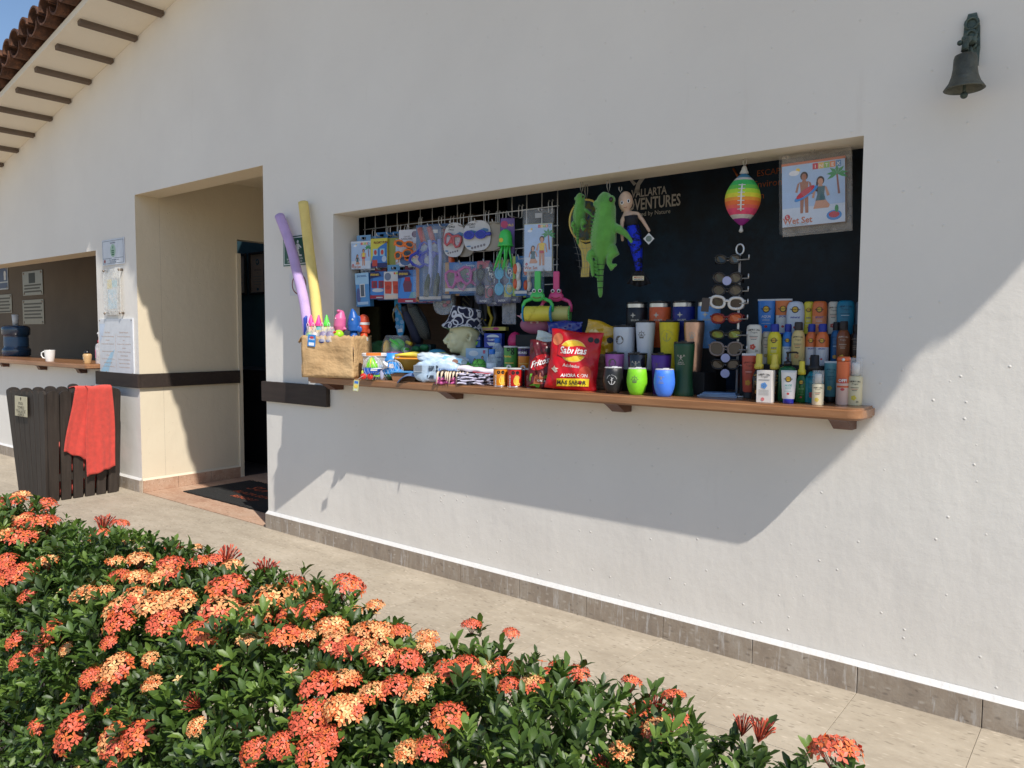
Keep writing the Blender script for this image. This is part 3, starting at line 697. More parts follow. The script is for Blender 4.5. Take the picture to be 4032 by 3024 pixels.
# signs between doorway and window
t = thing('evacuation_sign', 'green evacuation route sign with a running figure behind the pool noodles', 'sign', (-4.421, 0, 1.95))
MB().box(-.137, .137, -.006, -.001, -.104, .104, bev=.003).build('board', C(214, 216, 216, .4), t)
mb = MB().box(-.132, .132, -.0068, -.0062, -.099, .099, 0); mb.box(-.124, .124, -.0074, -.0069, -.091, .091, 1); mb.box(-.118, .118, -.008, -.0075, -.085, .085, 0)
W_ = lambda *p: mb.add([(x, -.0086, z) for x, z in p], [tuple(range(len(p)))], 1)
mb.disc((.035, -.0086, .058), .011, .011, 1)
W_((.02, .045), (.046, .045), (.052, .01), (.03, -.002), (.018, .012)); W_((.046, .044), (.074, .02), (.072, .012), (.044, .03)); W_((.02, .044), (.004, .02), (.010, .014), (.026, .03))
W_((.03, .002), (.045, .0), (.052, -.026), (.078, -.030), (.078, -.040), (.044, -.038)); W_((.026, .004), (.034, -.008), (.02, -.034), (.0, -.040), (-.002, -.032), (.014, -.024))
mb.text('RUTA DE EVACUACION', .0165, (0, -.0086, -.060), 1, bold=.01).text('EVACUATION ROUTE', .0165, (0, -.0086, -.078), 1, bold=.01)
mb.build('print', [C(22, 78, 60, .45), C(222, 226, 222)], t)
t = thing('prohibition_sign', 'white paper with a red crossed circle below the green evacuation sign', 'sign', (-4.385, 0, 1.725))
MB().box(-.105, .105, -.003, -.001, -.075, .075).build('paper', C(214, 214, 214, .7), t)
mb = MB(); R0, R1 = .070, .062
for k in range(24):
    a, b_ = 2*math.pi*k/24, 2*math.pi*(k+1)/24
    mb.add([(R0*1.15*math.cos(a), -.0036, R0*math.sin(a)), (R0*1.15*math.cos(b_), -.0036, R0*math.sin(b_)), (R1*1.15*math.cos(b_), -.0036, R1*math.sin(b_)), (R1*1.15*math.cos(a), -.0036, R1*math.sin(a))], [(0, 1, 2, 3)], 0)
mb.add([(-.055, -.0042, .045), (-.048, -.0042, .051), (.055, -.0042, -.045), (.048, -.0042, -.051)], [(0, 3, 2, 1)], 0)
for k in range(3): mb.box(-.030+.02*k, -.018+.02*k, -.0038, -.0034, -.035+.01*k, .02+.01*k, 1)
mb.build('print', [C(120, 30, 34), INK], t)

# bell
BR = mat((.085, .115, .098), .55, .45, 18, .5, 90, metal=.55)
BR2 = mat((.105, .11, .09), .55, .4, 14, .4, 90, metal=.5)
t = thing('wall_bell', 'weathered green bronze ship bell on an ornate bracket high on the wall', 'bell', (-.484, 0, 2.24))
mb = MB()
mb.prism([(-.024, .10), (.024, .10), (.027, .16), (.024, .235), (.013, .28), (-.013, .28), (-.024, .235), (-.027, .16)], -.012, -.001)
mb.build('back_plate', BR, t)
mb = MB(); 
for cz, rr in ((.245, .019), (.205, .016), (.172, .015)): mb.tube([(rr*math.cos(a), -.016, cz+rr*math.sin(a)) for a in [2*math.pi*k/14 for k in range(15)]], .0055, 6, caps=False)
mb.tube([(0, -.012, .175), (0, -.05, .182), (-.002, -.085, .168), (-.003, -.105, .145), (-.003, -.108, .125)], [.012, .012, .011, .010, .012], 8)
mb.ball((-.012, -.06, .182), .011).ball((.012, -.045, .176), .012).ball((-.02, -.10, .158), .009)
mb.tube([(.012, -.014, .10), (.014, -.05, .11), (.008, -.09, .14)], .008, 6)
mb.build('scroll_arm', BR, t)
mb = MB().lathe([(0, .118), (.022, .117), (.033, .112), (.036, .10), (.037, .07), (.041, .045), (.049, .022), (.060, .006), (.064, 0), (.061, -.002), (.052, .008), (.040, .03), (.033, .06), (.030, .1), (0, .108)], 30)
mb.build('bell_cup', BR2, t, (0, -.108, -.002))
MB().tube([(0, -.108, .09), (0, -.108, 0), (.0, -.108, -.03)], [.004, .005, .006], 6).ball((0, -.108, -.022), .012).build('clapper', BR, t)
# ================================================================== the shop window
def th_ray(X, Y): return math.atan2(-X, Y+3.16)
def wtrue(dia, X, Y, rz): return dia/math.cos(th_ray(X, Y)-rz)
# printed backdrop on the back wall
t = thing('printed_backdrop', 'dark underwater printed backdrop standing behind the goods in the shop', 'backdrop', (-1.9, .95, 0))
m, N, L, b = nodes('backdrop_print'); geo = N.new('ShaderNodeNewGeometry'); co_ = geo.outputs['Position']
c = ramp(N, L, noise(N, L, co_, 1.3, 5, .6), ((.35, (.010, .018, .036)), (.6, (.016, .055, .10)), (.8, (.03, .09, .12))))
c = mix(N, L, ramp(N, L, noise(N, L, co_, 2.2, 8, .75), ((.40, g(1)), (.60, g(0)))), c, (.010, .016, .026))
b.inputs['Roughness'].default_value = .6; L.new(c, b.inputs['Base Color'])
MB().box(-1.45, 1.9, -.01, .0, .9, 2.5).build('panel', m, t)
LG = C(232, 226, 214, .6)
MB() .text('VALLARTA', .064, (-.367, -.0115, 2.218), 0, bold=.02, sx=.76).build('lettering', LG, t); MB().text('ADVENTURES', .096, (-.355, -.0115, 2.142), 0, bold=.02, sx=.66).build('lettering', LG, t); MB().text('Inspired by Nature', .036, (-.36, -.0115, 2.103), 0).build('lettering', LG, t)
mb = MB(); EM = Matrix.Translation((.17, 0, .78)) @ Matrix.Diagonal((.62, 1, .62, 1)); mb.add([(-1.03, -.0115, 2.36), (-1.0, -.0115, 2.45), (-.93, -.0115, 2.53), (-.80, -.0115, 2.58), (-.90, -.0115, 2.50), (-.96, -.0115, 2.43), (-.97, -.0115, 2.36)], [tuple(range(7))[::-1]], 0, EM)
mb.add([(-1.0, -.0115, 2.45), (-1.06, -.0115, 2.50), (-1.12, -.0115, 2.54), (-1.03, -.0115, 2.43)], [(0, 1, 2, 3)], 0, EM); mb.build('emblem', LG, t)
OG = C(205, 115, 60, .6)
for tx_, sz_, at_ in (('ESCAPE', .045, (.36, -.0115, 2.25)), ('Environment', .052, (.40, -.0115, 2.19)), ('fun', .05, (.30, -.0115, 2.13))): MB().text(tx_, sz_, at_, 0).build('lettering', OG, t)
mb = MB(); EM = Matrix.Translation((.19, 0, .82)) @ Matrix.Diagonal((.6, 1, .6, 1)); mb.tube([(-.02, -.012, 2.3), (.0, -.012, 2.38), (.06, -.012, 2.5)], .012, 6, 0, EM).tube([(.0, -.012, 2.38), (-.06, -.012, 2.48)], .010, 6, 0, EM).tube([(.03+.1*math.cos(a), -.012, 2.3+.1*math.sin(a)) for a in [math.pi*.6+math.pi*k/12 for k in range(13)]], .008, 6, 0, EM)
mb.build('emblem', OG, t)
# cardboard and wood seen behind the grid
t = thing('storage_shelf', 'plain wooden shelf with brown side panel behind the hanging goods', 'shelf', (0, 0, 0))
BRN = wood('brown_panel', (.075, .042, .022), (.11, .062, .032), (.14, .085, .045), .7, 0)
MB().box(-4.36, -3.50, .78, 1.1, 2.16, 2.21).build('shelf_plank', BRN, t); MB().box(-4.36, -3.60, .78, .80, 2.05, 2.158).build('shelf_front', BRN, t)
MB().box(-3.93, -3.50, .58, .60, .9, 1.62).build('side_panel', BRN, t)
MB().box(-3.285, -3.255, .34, .37, .9, 2.0).build('post', BRN, t)
MB().box(-4.55, -4.05, .40, .42, .9, 1.58).build('back_panel', mat((.055, .045, .012), .8, .3, 5), t)

# ---------------- wire grid with hooks
gr = thing('wire_grid', 'white wire display grid with hook prongs hanging inside the window', 'display grid', (0, .245, 0))
vo = None
for k in range(16):
    X = -4.0+.1045*k
    if vo is None: vo = MB().tube([(0, 0, 1.664), (0, 0, 2.33)], .0032, 6).build('wire', WIRE, gr, (X, 0, 0))
    else: link('wire', vo.data, gr, (X, 0, 0))
vo = None
for k in range(7):
    z = 1.667+.104*k
    if vo is None: vo = MB().tube([(-4.01, -.006, 0), (-2.42, -.006, 0)], .0032, 6).build('wire', WIRE, gr, (0, 0, z))
    else: link('wire', vo.data, gr, (0, 0, z))
hk = None
def hook(X, z, ln=.10, Y=.245):
    global hk
    if hk is None:
        mb = MB()
        for dx in (-.012, .012): mb.tube([(dx, .006, .03), (dx, -.004, .035), (dx, -.008, .02), (dx, -.008, -.035), (0, -.012, -.04)], .0028, 6)
        mb.tube([(0, -.012, -.04), (0, -.10, -.04), (0, -.112, -.034), (0, -.116, -.022)], .003, 6)
        hk = mb.build('hook_prong', WIRE, gr, (X, 0, z+.04))
    else: link('hook_prong', hk.data, gr, (X, 0, z+.04))

# ---------------- print helpers for flat packs (face plane y=-e)
HAIR = C(60, 38, 28, .6); PALM = C(70, 150, 90); TRUNK = C(150, 90, 75); SUNY = C(235, 200, 70); CLOUD = C(232, 232, 236)
def person(mb, x, z, h, ms, mh, mw, e, kneel=False, rot=0):
    """small printed figure: ms skin, mh hair, mw swimsuit slots"""
    P = lambda pts, m_, d=0: mb.add([(x+px*h, e-d, z+pz*h) for px, pz in pts], [tuple(range(len(pts)))], m_)
    if kneel:
        P([(-.16, 0), (.17, 0), (.20, .06), (.10, .20), (-.10, .20)], ms); P([(-.11, .18), (.11, .18), (.08, .32), (.10, .50), (-.09, .50), (-.07, .32)], mw, .0003)
        P([(.08, .50), (.13, .48), (.20, .28), (.14, .26)], ms); P([(-.09, .50), (-.14, .48), (-.19, .26), (-.14, .24)], ms); b_ = .50
    else:
        P([(-.09, 0), (-.03, 0), (0, .40), (-.09, .44)], ms); P([(.02, 0), (.09, 0), (.09, .44), (0, .40)], ms)
        P([(-.10, .40), (.10, .40), (.08, .52), (.10, .72), (-.10, .72), (-.08, .52)], mw, .0003)
        P([(.10, .72), (.15, .68), (.19, .42), (.14, .42)], ms); P([(-.10, .72), (-.15, .68), (-.2, .50), (-.15, .48)], ms); b_ = .72
    P([(-.05, b_), (.05, b_), (.03, b_+.05), (-.03, b_+.05)], ms, .0003)
    mb.disc((x, e-.0003, z+(b_+.13)*h), .085*h, .10*h, mh, 14); mb.disc((x, e-.0006, z+(b_+.105)*h), .058*h, .08*h, ms, 14)
    if kneel: P([(-.09, b_+.12), (-.05, b_+.10), (-.06, b_-.12), (-.11, b_-.10)], mh, .0004)
def palm(mb, x, z, h, mg, mt_, e):
    mb.add([(x-.02*h, e, z), (x+.05*h, e, z), (x-.02*h, e, z+.66*h), (x-.07*h, e, z+.64*h)], [(0, 1, 2, 3)], mt_)
    for a in (.2, .9, 1.6, 2.3, 2.95, -.3, 3.5):
        c_, s_ = math.cos(a), math.sin(a); q = .34*h
        mb.add([(x-.04*h, e-.0003, z+.66*h), (x-.04*h+q*.5*c_-s_*q*.16, e-.0003, z+.66*h+q*.5*s_+c_*q*.16), (x-.04*h+q*c_, e-.0003, z+.62*h+q*s_), (x-.04*h+q*.5*c_+s_*q*.16, e-.0003, z+.66*h+q*.5*s_-c_*q*.16)], [(0, 1, 2, 3)], mg)
INTEXC = [C(200, 50, 70), C(232, 190, 90), C(150, 190, 90), C(226, 140, 90), C(90, 140, 190)]
BAGBLUE = C(172, 196, 226, .45)
def wetset_print(mb, w_, h_, e, mats, wide=False):
    """slots: 0 sky 1 sand 2-6 letter tiles 7 white 8 skin 9 hair 10 swimsuit 11 red 12 palm 13 trunk 14 orange ink 15 sun 16 cloud 17 skin2"""
    x0, x1 = -w_/2, w_/2
    mb.patch(x0, x1, h_*.30, h_, None, e, 0, 1); mb.patch(x0, x1, 0, h_*.30, None, e, 1, 1)
    s_ = w_*.085
    for k, ch in enumerate('INTEX'):
        cx = x1-w_*.46+k*s_*1.06; mb.box(cx-s_/2, cx+s_/2, e-.0007, e-.0003, h_-s_*1.45, h_-s_*.3, 2+k); mb.text(ch, s_*.95, (cx, e-.0010, h_-s_*1.25), 7, bold=.02)
    mb.disc((x0+w_*.2, e-.0005, h_*.86), w_*.085, w_*.045, 16); mb.disc((x0+w_*.26, e-.0004, h_*.90), w_*.035, w_*.035, 15)
    palm(mb, x1-w_*.1, h_*.45, h_*.48, 12, 13, e-.0004)
    if wide:
        person(mb, -w_*.14, h_*.2, h_*.70, 17, 9, 17, e-.0006); person(mb, w_*.12, h_*.25, h_*.70, 8, 9, 10, e-.0010, True)
        mb.add([(x, e-.0022, z) for x, z in [(-w_*.30+w_*.19*(1+math.cos(a))*1.0, h_*.41+h_*.06*math.sin(a)+w_*.10*(1+math.cos(a))) for a in [2*math.pi*k/20 for k in range(20)]]], [tuple(range(20))], 18)
        mb.add([(x, e-.0026, z) for x, z in [(-w_*.27+w_*.15*(1+math.cos(a)), h_*.45+h_*.055*math.sin(a)+w_*.085*(1+math.cos(a))) for a in [2*math.pi*k/16 for k in range(16)]]], [tuple(range(16))], 11)
        mb.disc((x1-w_*.17, e-.0005, h_*.12), w_*.12, h_*.08, 18, 16).disc((x1-w_*.17, e-.0009, h_*.13), w_*.085, h_*.05, 11, 14).disc((x1-w_*.13, e-.0012, h_*.22), w_*.03, h_*.06, 12, 10)
    else:
        person(mb, -w_*.18, h_*.17, h_*.52, 8, 9, 10, e-.0006, True); person(mb, w_*.14, h_*.12, h_*.66, 8, 9, 15, e-.0010)
        mb.patch(w_*.05, w_*.22, h_*.38, h_*.44, None, e-.0018, 11, 1)
    mb.disc((x0+w_*.085, e-.0005, h_*.155), w_*.045, w_*.05, 11); mb.text('L', w_*.07, (x0+w_*.085, e-.001, h_*.14), 7, bold=.02)
    mb.text('Wet Set', w_*.145, (x0+w_*.25, e-.0008, h_*.045), 14, bold=.025, sx=.95); mb.text('COLLECTION', w_*.055, (x0+w_*.24, e-.0008, h_*.012), 19)
WETM = [BAGBLUE, C(205, 214, 226, .45)]+INTEXC+[PAPER, SKIN, HAIR, C(70, 105, 110), C(196, 60, 70), PALM, TRUNK, C(196, 116, 84), SUNY, CLOUD, C(168, 110, 82), C(70, 140, 205), GREYINK]

# ---------------- hanging packs
def pack(name, label, cat, X, Y, z0, z1, dia, rz, depth, body, group=None, tabm=None, tabh=.03, tilt=0.0, hk_=True):
    w_ = wtrue(dia, X, Y, rz); h_ = z1-z0
    t = thing(name, label, cat, (X, Y, z0), (0, tilt, rz), group)
    MB().box(-w_/2, w_/2, 0, depth, 0, h_, bev=.002).build('carton', body, t)
    if tabm:
        mb = MB(); a = w_*.36
        mb.prism([(-a, h_-.001), (a, h_-.001), (a, h_+tabh), (.018, h_+tabh), (.018, h_+tabh*.45), (-.018, h_+tabh*.45), (-.018, h_+tabh), (-a, h_+tabh)], depth-.004, depth-.002); mb.box(-a, a, depth-.004, depth-.002, h_+tabh, h_+tabh+.012)
        mb.build('hang_tab', tabm, t)
    if hk_: hook(X, z1+.012)
    return t, w_, h_
E0 = -.0012
GP = 'boxed swim goods on the wire grid'
t, w_, h_ = pack('swim_pack', 'pale blue boxed swim set with two bathers printed on it, top left of the grid', 'box', -3.905, .13, 1.812, 1.99, .125, .25, .035, C(170, 190, 215, .45), GP, C(120, 165, 205))
mb = MB(); mb.patch(-w_/2, w_/2, h_-.012, h_, None, E0-.0003, 1, 1); wetset_print(mb, w_*.98, h_*.97, E0, WETM); mb.build('print', WETM, t)
t, w_, h_ = pack('swim_pack', 'yellow and blue arm float box, second from left in the top row of the grid', 'box', -3.755, .15, 1.814, 2.0, .105, .25, .04, C(206, 196, 70, .45), GP, C(50, 110, 165))
mb = MB(); mb.disc((.03, E0, .075), w_*.62, .082, 0, 24) if False else mb.add([(x, E0, z) for x, z in ((-w_*.48, .03), (w_*.48, .004), (w_*.48, .16), (.01, .135), (-w_*.3, .10))], [(0, 1, 2, 3, 4)], 0)
mb.patch(-w_/2, w_/2, .0, .03, None, E0-.0002, 1, 1)
for dx in (-.026, .026): mb.box(dx-.018, dx+.018, E0-.001, E0-.0004, .075, .12, 2).disc((dx, E0-.0015, .097), .011, .016, 3)
mb.disc((.04, E0-.0006, .055), .018, .02, 4); mb.text('FLOAT FUN', .02, (.015, E0-.001, .152), 5, bold=.03); mb.box(-.05, -.012, E0-.001, E0-.0004, .01, .05, 3)
mb.build('print', [C(60, 120, 190), C(40, 48, 100), C(150, 195, 215), C(190, 70, 60), C(180, 195, 215), C(120, 40, 30)], t)
t, w_, h_ = pack('swim_pack', 'yellow green box edge tucked behind the yellow arm float box', 'box', -3.66, .19, 1.82, 2.0, .06, .3, .03, C(150, 152, 70, .5), GP, C(50, 110, 165))
t, w_, h_ = pack('swim_pack', 'pale boxed swim set half hidden behind the card of orange sunglasses', 'box', -3.60, .20, 1.815, 1.99, .075, .2, .03, C(150, 172, 180, .5), GP, C(90, 120, 150))
mb = MB(); wetset_print(mb, w_*.96, h_*.95, E0, WETM); mb.build('print', WETM, t)
# orange sunglasses card
t, w_, h_ = pack('sunglasses_card', 'white card with two pairs of orange toy sunglasses', 'sunglasses', -3.47, .135, 1.812, 2.03, .115, .28, .004, C(206, 206, 212, .5), None, None)
mb = MB().disc((.045, E0, h_-.03), .02, .02, 0).text('SUNGLASSES', .014, (-.01, E0, h_-.06), 1).text('CLIP ON', .011, (-.01, E0, h_-.045), 1); mb.add([(x, E0, z) for x, z in ((w_*.45, .02), (w_*.45, .10), (w_*.25, .07), (w_*.2, .01))], [(0, 1, 2, 3)], 2); mb.disc((-.02, E0, .03), .04, .028, 3); mb.build('print', [C(90, 60, 95), INK, C(120, 165, 90), C(80, 110, 160)], t)
def glasses_geo(w_=.14, h_=.045, r=.004, temple=True, round_=.0, wrap=.015, tl=.12):
    """frame front along X, temples back along +Y; returns frame and lens builders"""
    fr, le = MB(), MB(); hw = w_/2
    def rim(cx):
        pts = []
        for k in range(20):
            a = 2*math.pi*k/20; e_ = 2.8-round_
            c_, s_ = math.cos(a), math.sin(a)
            x = cx+hw*.42*math.copysign(abs(c_)**(2/e_), c_); z = h_*.46*math.copysign(abs(s_)**(2/e_), s_)+ (h_*.06*(abs(x)/hw))
            pts.append((x, wrap*(x/hw)**2, z))
        return pts
    for s_ in (-1, 1):
        p = rim(s_*hw*.55); fr.tube(p+[p[0]], r, 6, caps=False); le.add([(q[0], q[1]+.0005, q[2]) for q in p], [tuple(range(20))], 0)
        if temple: fr.tube([(s_*hw*.97, wrap, h_*.28), (s_*hw*1.04, wrap+.006, h_*.28), (s_*hw*1.03, tl*.75, h_*.22), (s_*hw*1.0, tl, -h_*.35)], r*.9, 6)
    fr.tube([(-hw*.16, 0, h_*.12), (0, -.002, h_*.20), (hw*.16, 0, h_*.12)], r, 6)
    return fr, le
OGL = C(232, 120, 40, .35); BLENS = mat((.012, .012, .013), .12, .05, spec=.7)
for dz, dx, ry, s_ in ((.065, -.018, .18, 1.05), (.125, .0, -.1, .9)):
    f_, l_ = glasses_geo(.118*s_, .042*s_, .0058, True, .6, .02, .03)
    o = f_.build('toy_glasses', OGL, t, (dx, -.045, dz), (0, -ry, .0 if s_ > 1 else .9)); l_.build('lens', BLENS, o)
# snorkel sets
def blister(name, label, cat, X, Y, z0, z1, dia, rz, backm, group=None, depth=.05, tilt=0.0, shape=None, bk=True):
    w_ = wtrue(dia, X, Y, rz); h_ = z1-z0; t = thing(name, label, cat, (X, Y, z0), (0, tilt, rz), group)
    pts = shape(w_, h_) if shape else [(-w_/2, 0), (w_/2, 0), (w_/2, h_), (-w_/2, h_)]
    MB().prism(pts, 0, .003).build('backing_card', backm, t)
    if bk:
        mb = MB(); n_ = len(pts); ins = [(x*.9, h_/2+(z-h_/2)*.9) for x, z in pts]
        mb.add([(x, -.001, z) for x, z in pts]+[(x, -depth, z) for x, z in ins], [tuple(range(n_, 2*n_))]+[(k, (k+1) % n_, n_+(k+1) % n_, n_+k) for k in range(n_)])
        mb.build('blister', clear(fac=.10), t)
    hook(X, z1-.01)
    return t, w_, h_
def mask_geo(w_=.15, h_=.085, r=.008):
    fr, le = MB(), MB()
    for s_ in (-1, 1):
        p = [(s_*x*w_, .012*(abs(x)/.5)**2, z*h_) for x, z in ((.05, .30), (.30, .44), (.46, .36), (.50, .05), (.42, -.36), (.28, -.46), (.16, -.28), (.07, .02))]
        fr.tube(p+[p[0]], r, 7, caps=False); le.add([(q[0], q[1]+.002, q[2]) for q in p], [tuple(range(8))])
    fr.tube([(-.06*w_, 0, .30*h_), (0, -.004, .26*h_), (.06*w_, 0, .30*h_)], r, 6)
    fr.add([(-.14*w_, -.004, -.26*h_), (.14*w_, -.004, -.26*h_), (.05*w_, -.012, .05*h_), (-.05*w_, -.012, .05*h_)], [(0, 1, 2, 3)])
    return fr, le
GLASS = mat((.10, .11, .13), .08, .1, spec=.8)
t, w_, h_ = blister('snorkel_set', 'tall clear blister with blue dive mask and snorkel on a blue card', 'snorkel set', -3.30, .14, 1.59, 2.045, .15, .35, C(50, 92, 140, .4), None, .06)
mb = MB().box(-w_/2, -w_/2+.02, -.002, -.0005, 0, h_*.6, 0).box(-w_*.45, w_*.48, -.002, -.0005, .012, .030, 1).box(.02, .06, -.002, -.0005, h_-.05, h_-.03, 1); mb.build('print', [C(170, 110, 60), C(205, 205, 205)], t)
f_, l_ = mask_geo(.15, .10, .009); o = f_.build('mask', C(45, 60, 170, .35), t, (-.025, -.045, h_*.60), (0, -.9, .5)); l_.build('lens', clear((.75, .8, .85), .4), o)
MB().tube([(.0, -.02, .06), (.02, -.03, .10), (.028, -.03, .25), (.02, -.03, .36)], [.014, .012, .012, .013], 10).build('snorkel_tube', C(150, 165, 215, .4), t); MB().tube([(-.05, -.02, h_-.02), (-.02, -.02, h_-.12)], .017, 10).build('snorkel_tip', C(170, 55, 50, .4), t)
MB().tube([(-.01, -.02, .03), (.01, -.035, .11), (.02, -.03, .16)], [.016, .02, .012], 8).build('strap', C(70, 80, 60, .5), t)
t, w_, h_ = blister('snorkel_set', 'second snorkel pack with red and orange tips behind the tall blister', 'snorkel set', -3.20, .20, 1.62, 2.035, .08, .3, C(28, 30, 36, .4), None, .04)
MB().tube([(0, -.02, h_-.02), (.0, -.02, h_-.14)], .022, 10).build('snorkel_tip', C(130, 28, 34, .4), t); MB().tube([(.025, -.02, h_-.14), (.04, -.02, h_-.24)], [.012, .022], 8).build('snorkel_flag', C(225, 95, 45, .4), t)
# oval and round goggle cards
def roundcard(w_, h_, n=28, e_=2.7): return [(w_/2*math.copysign(abs(math.cos(a))**(2/e_), math.cos(a)), h_/2+h_/2*math.copysign(abs(math.sin(a))**(2/e_), math.sin(a))) for a in [2*math.pi*k/n for k in range(n)]]
CARDW = C(198, 198, 198, .5); CARDT = C(160, 152, 138, .5)  # CARDT: the white card again, with shade put into its colour
def goggle_card(name, label, X, Y, z0, z1, dia, rz, m_, group, kind=0, tilt=0.0):
    t, w_, h_ = blister(name, label, 'goggles', X, Y, z0, z1, dia, rz, m_, group, .02, tilt, lambda a, b_: roundcard(a, b_), False)
    mb = MB()
    if kind:
        mb.text('HYDRO', .018, (-w_*.24, E0, h_*.84), 0, bold=.02, shear=.2).text('Swim', .017, (-w_*.18, E0, h_*.76), 0, shear=.2)
        mb.add([(x, E0, z) for x, z in ((-w_*.45, h_*.62), (-w_*.2, h_*.70), (0, h_*.64), (w_*.25, h_*.74), (w_*.42, h_*.70), (w_*.42, h_*.62), (0, h_*.58), (-w_*.45, h_*.57))], [tuple(range(8))], 1)
        for k in range(5): mb.disc((-.03+w_*.11*k, E0, h_*(.10+.022*k)), w_*.042, w_*.042, 2, 12)
        mb.disc((-w_*.3, E0, h_*.16), w_*.09, h_*.025, 1, 10)
        mb.build('print', [INK, C(90, 130, 165), C(120, 115, 120)], t)
    return t, w_, h_
GG = 'goggles on round white cards'
t, w_, h_ = goggle_card('goggle_card', 'oval white card with a pink swim mask, top row of the grid', -3.12, .155, 1.845, 2.045, .12, .25, CARDW, GG, 1, .10)
f_, l_ = mask_geo(.108, .075, .0075); o = f_.build('mask', C(185, 90, 96, .25), t, (0, -.022, h_*.48), (0, .12, 0)); l_.build('lens', clear((.85, .8, .85), .35), o)
goggle_card('goggle_card', 'shaded oval card tucked behind the pink mask card', -3.055, .19, 1.845, 2.03, .12, .2, CARDT, GG, 0)
t, w_, h_ = goggle_card('goggle_card', 'round white card with blue swim goggles, middle of the top row', -2.925, .15, 1.868, 2.04, .155, .25, CARDW, GG, 1)
def goggles(t, x, z, m_, lm, s_=1.0, ry=0):
    mb = MB(); ln = MB()
    for sx in (-1, 1):
        p = [(sx*.033*s_+.027*s_*math.cos(a), 0, .018*s_*math.sin(a)) for a in [2*math.pi*k/14 for k in range(15)]]
        mb.tube(p, .0045*s_, 6, caps=False); ln.disc((sx*.033*s_, -.001, 0), .026*s_, .017*s_, 0, 14)
    mb.tube([(-.008*s_, 0, .004), (.008*s_, 0, .004)], .003, 6); mb.tube([(.058*s_, .002, .0), (.085*s_, .004, .002)], .009*s_, 6)
    o = mb.build('goggles', m_, t, (x, -.016, z), (0, ry, 0)); ln.build('lens', lm, o)
goggles(t, -.005, h_*.52, C(60, 70, 180, .3), C(40, 50, 150, .15), 1.15)
goggle_card('goggle_card', 'round card just behind the blue goggles card', -2.845, .18, 1.868, 2.03, .14, .2, CARDT, GG, 0)
goggle_card('goggle_card', 'rearmost round card of the blue goggles stack', -2.795, .20, 1.868, 2.025, .14, .2, CARDT, GG, 0)
# octopus toy
t = thing('octopus_toy', 'bright green rubber octopus toy with dangling tentacles', 'octopus toy', (-2.69, .12, 1.79), .5)
mb = MB().lathe([(.045, .085), (.040, .095), (.037, .11), (.036, .14), (.028, .165), (.012, .176), (0, .178)], 20)
GREEN = C(70, 200, 90, .35, sub=.15); mb.build('head', GREEN, t)
random.seed(3)
for k in range(8):
    a = 2*math.pi*k/8; dx = -.035 if k % 2 else .0
    MB().tube([(.02*math.cos(a), .02*math.sin(a), .088), (.022*math.cos(a)+dx*.2, .02*math.sin(a), .06), (.03*math.cos(a)+dx*.6, .02*math.sin(a), .02), (.034*math.cos(a)+dx*1.1, .024*math.sin(a), -.03-.01*(k % 3))], [.007, .006, .005, .003], 7).build('tentacle', GREEN, t)
MB().lathe([(.012, 0), (.012, .002)], 12, 0, T(-.018, -.036, .115) @ Rm(math.pi/2, 'X')).build('eye', C(220, 190, 60), t)
MB().box(-.038, .042, .045, .047, .05, .245, bev=.004).text('SEA PALS', .018, (0, .0440, .2), 1, bold=.02).disc((-.015, .0438, .21), .02, .02, 2).build('backing_card', [C(110, 90, 150), SUNY, C(190, 70, 110)], t); hook(-2.68, 2.04)
# pink-cheeked "Wet Set" vest pack
t = thing('swim_vest_pack', 'clear bag picturing a seated woman and girl in yellow vest, right of grid', 'swim pack', (-2.475, .13, 1.731), .33)
w_ = wtrue(.148, -2.475, .13, .33); h_ = .251
MB().box(-w_/2, w_/2, 0, .018, 0, h_, bev=.003).build('carton', C(200, 190, 120, .5), t); mb = MB(); wetset_print(mb, w_*.99, h_*.985, E0, WETM); mb.build('print', WETM, t)
mb = MB().box(-w_/2-.008, w_/2+.006, -.004, .022, -.03, h_+.078, bev=.003); mb.build('clear_bag', clear(fac=.11), t); MB().box(-.02, .02, .006, .009, h_+.03, h_+.055).build('hang_tab', C(170, 170, 170), t); hook(-2.475, 2.045)
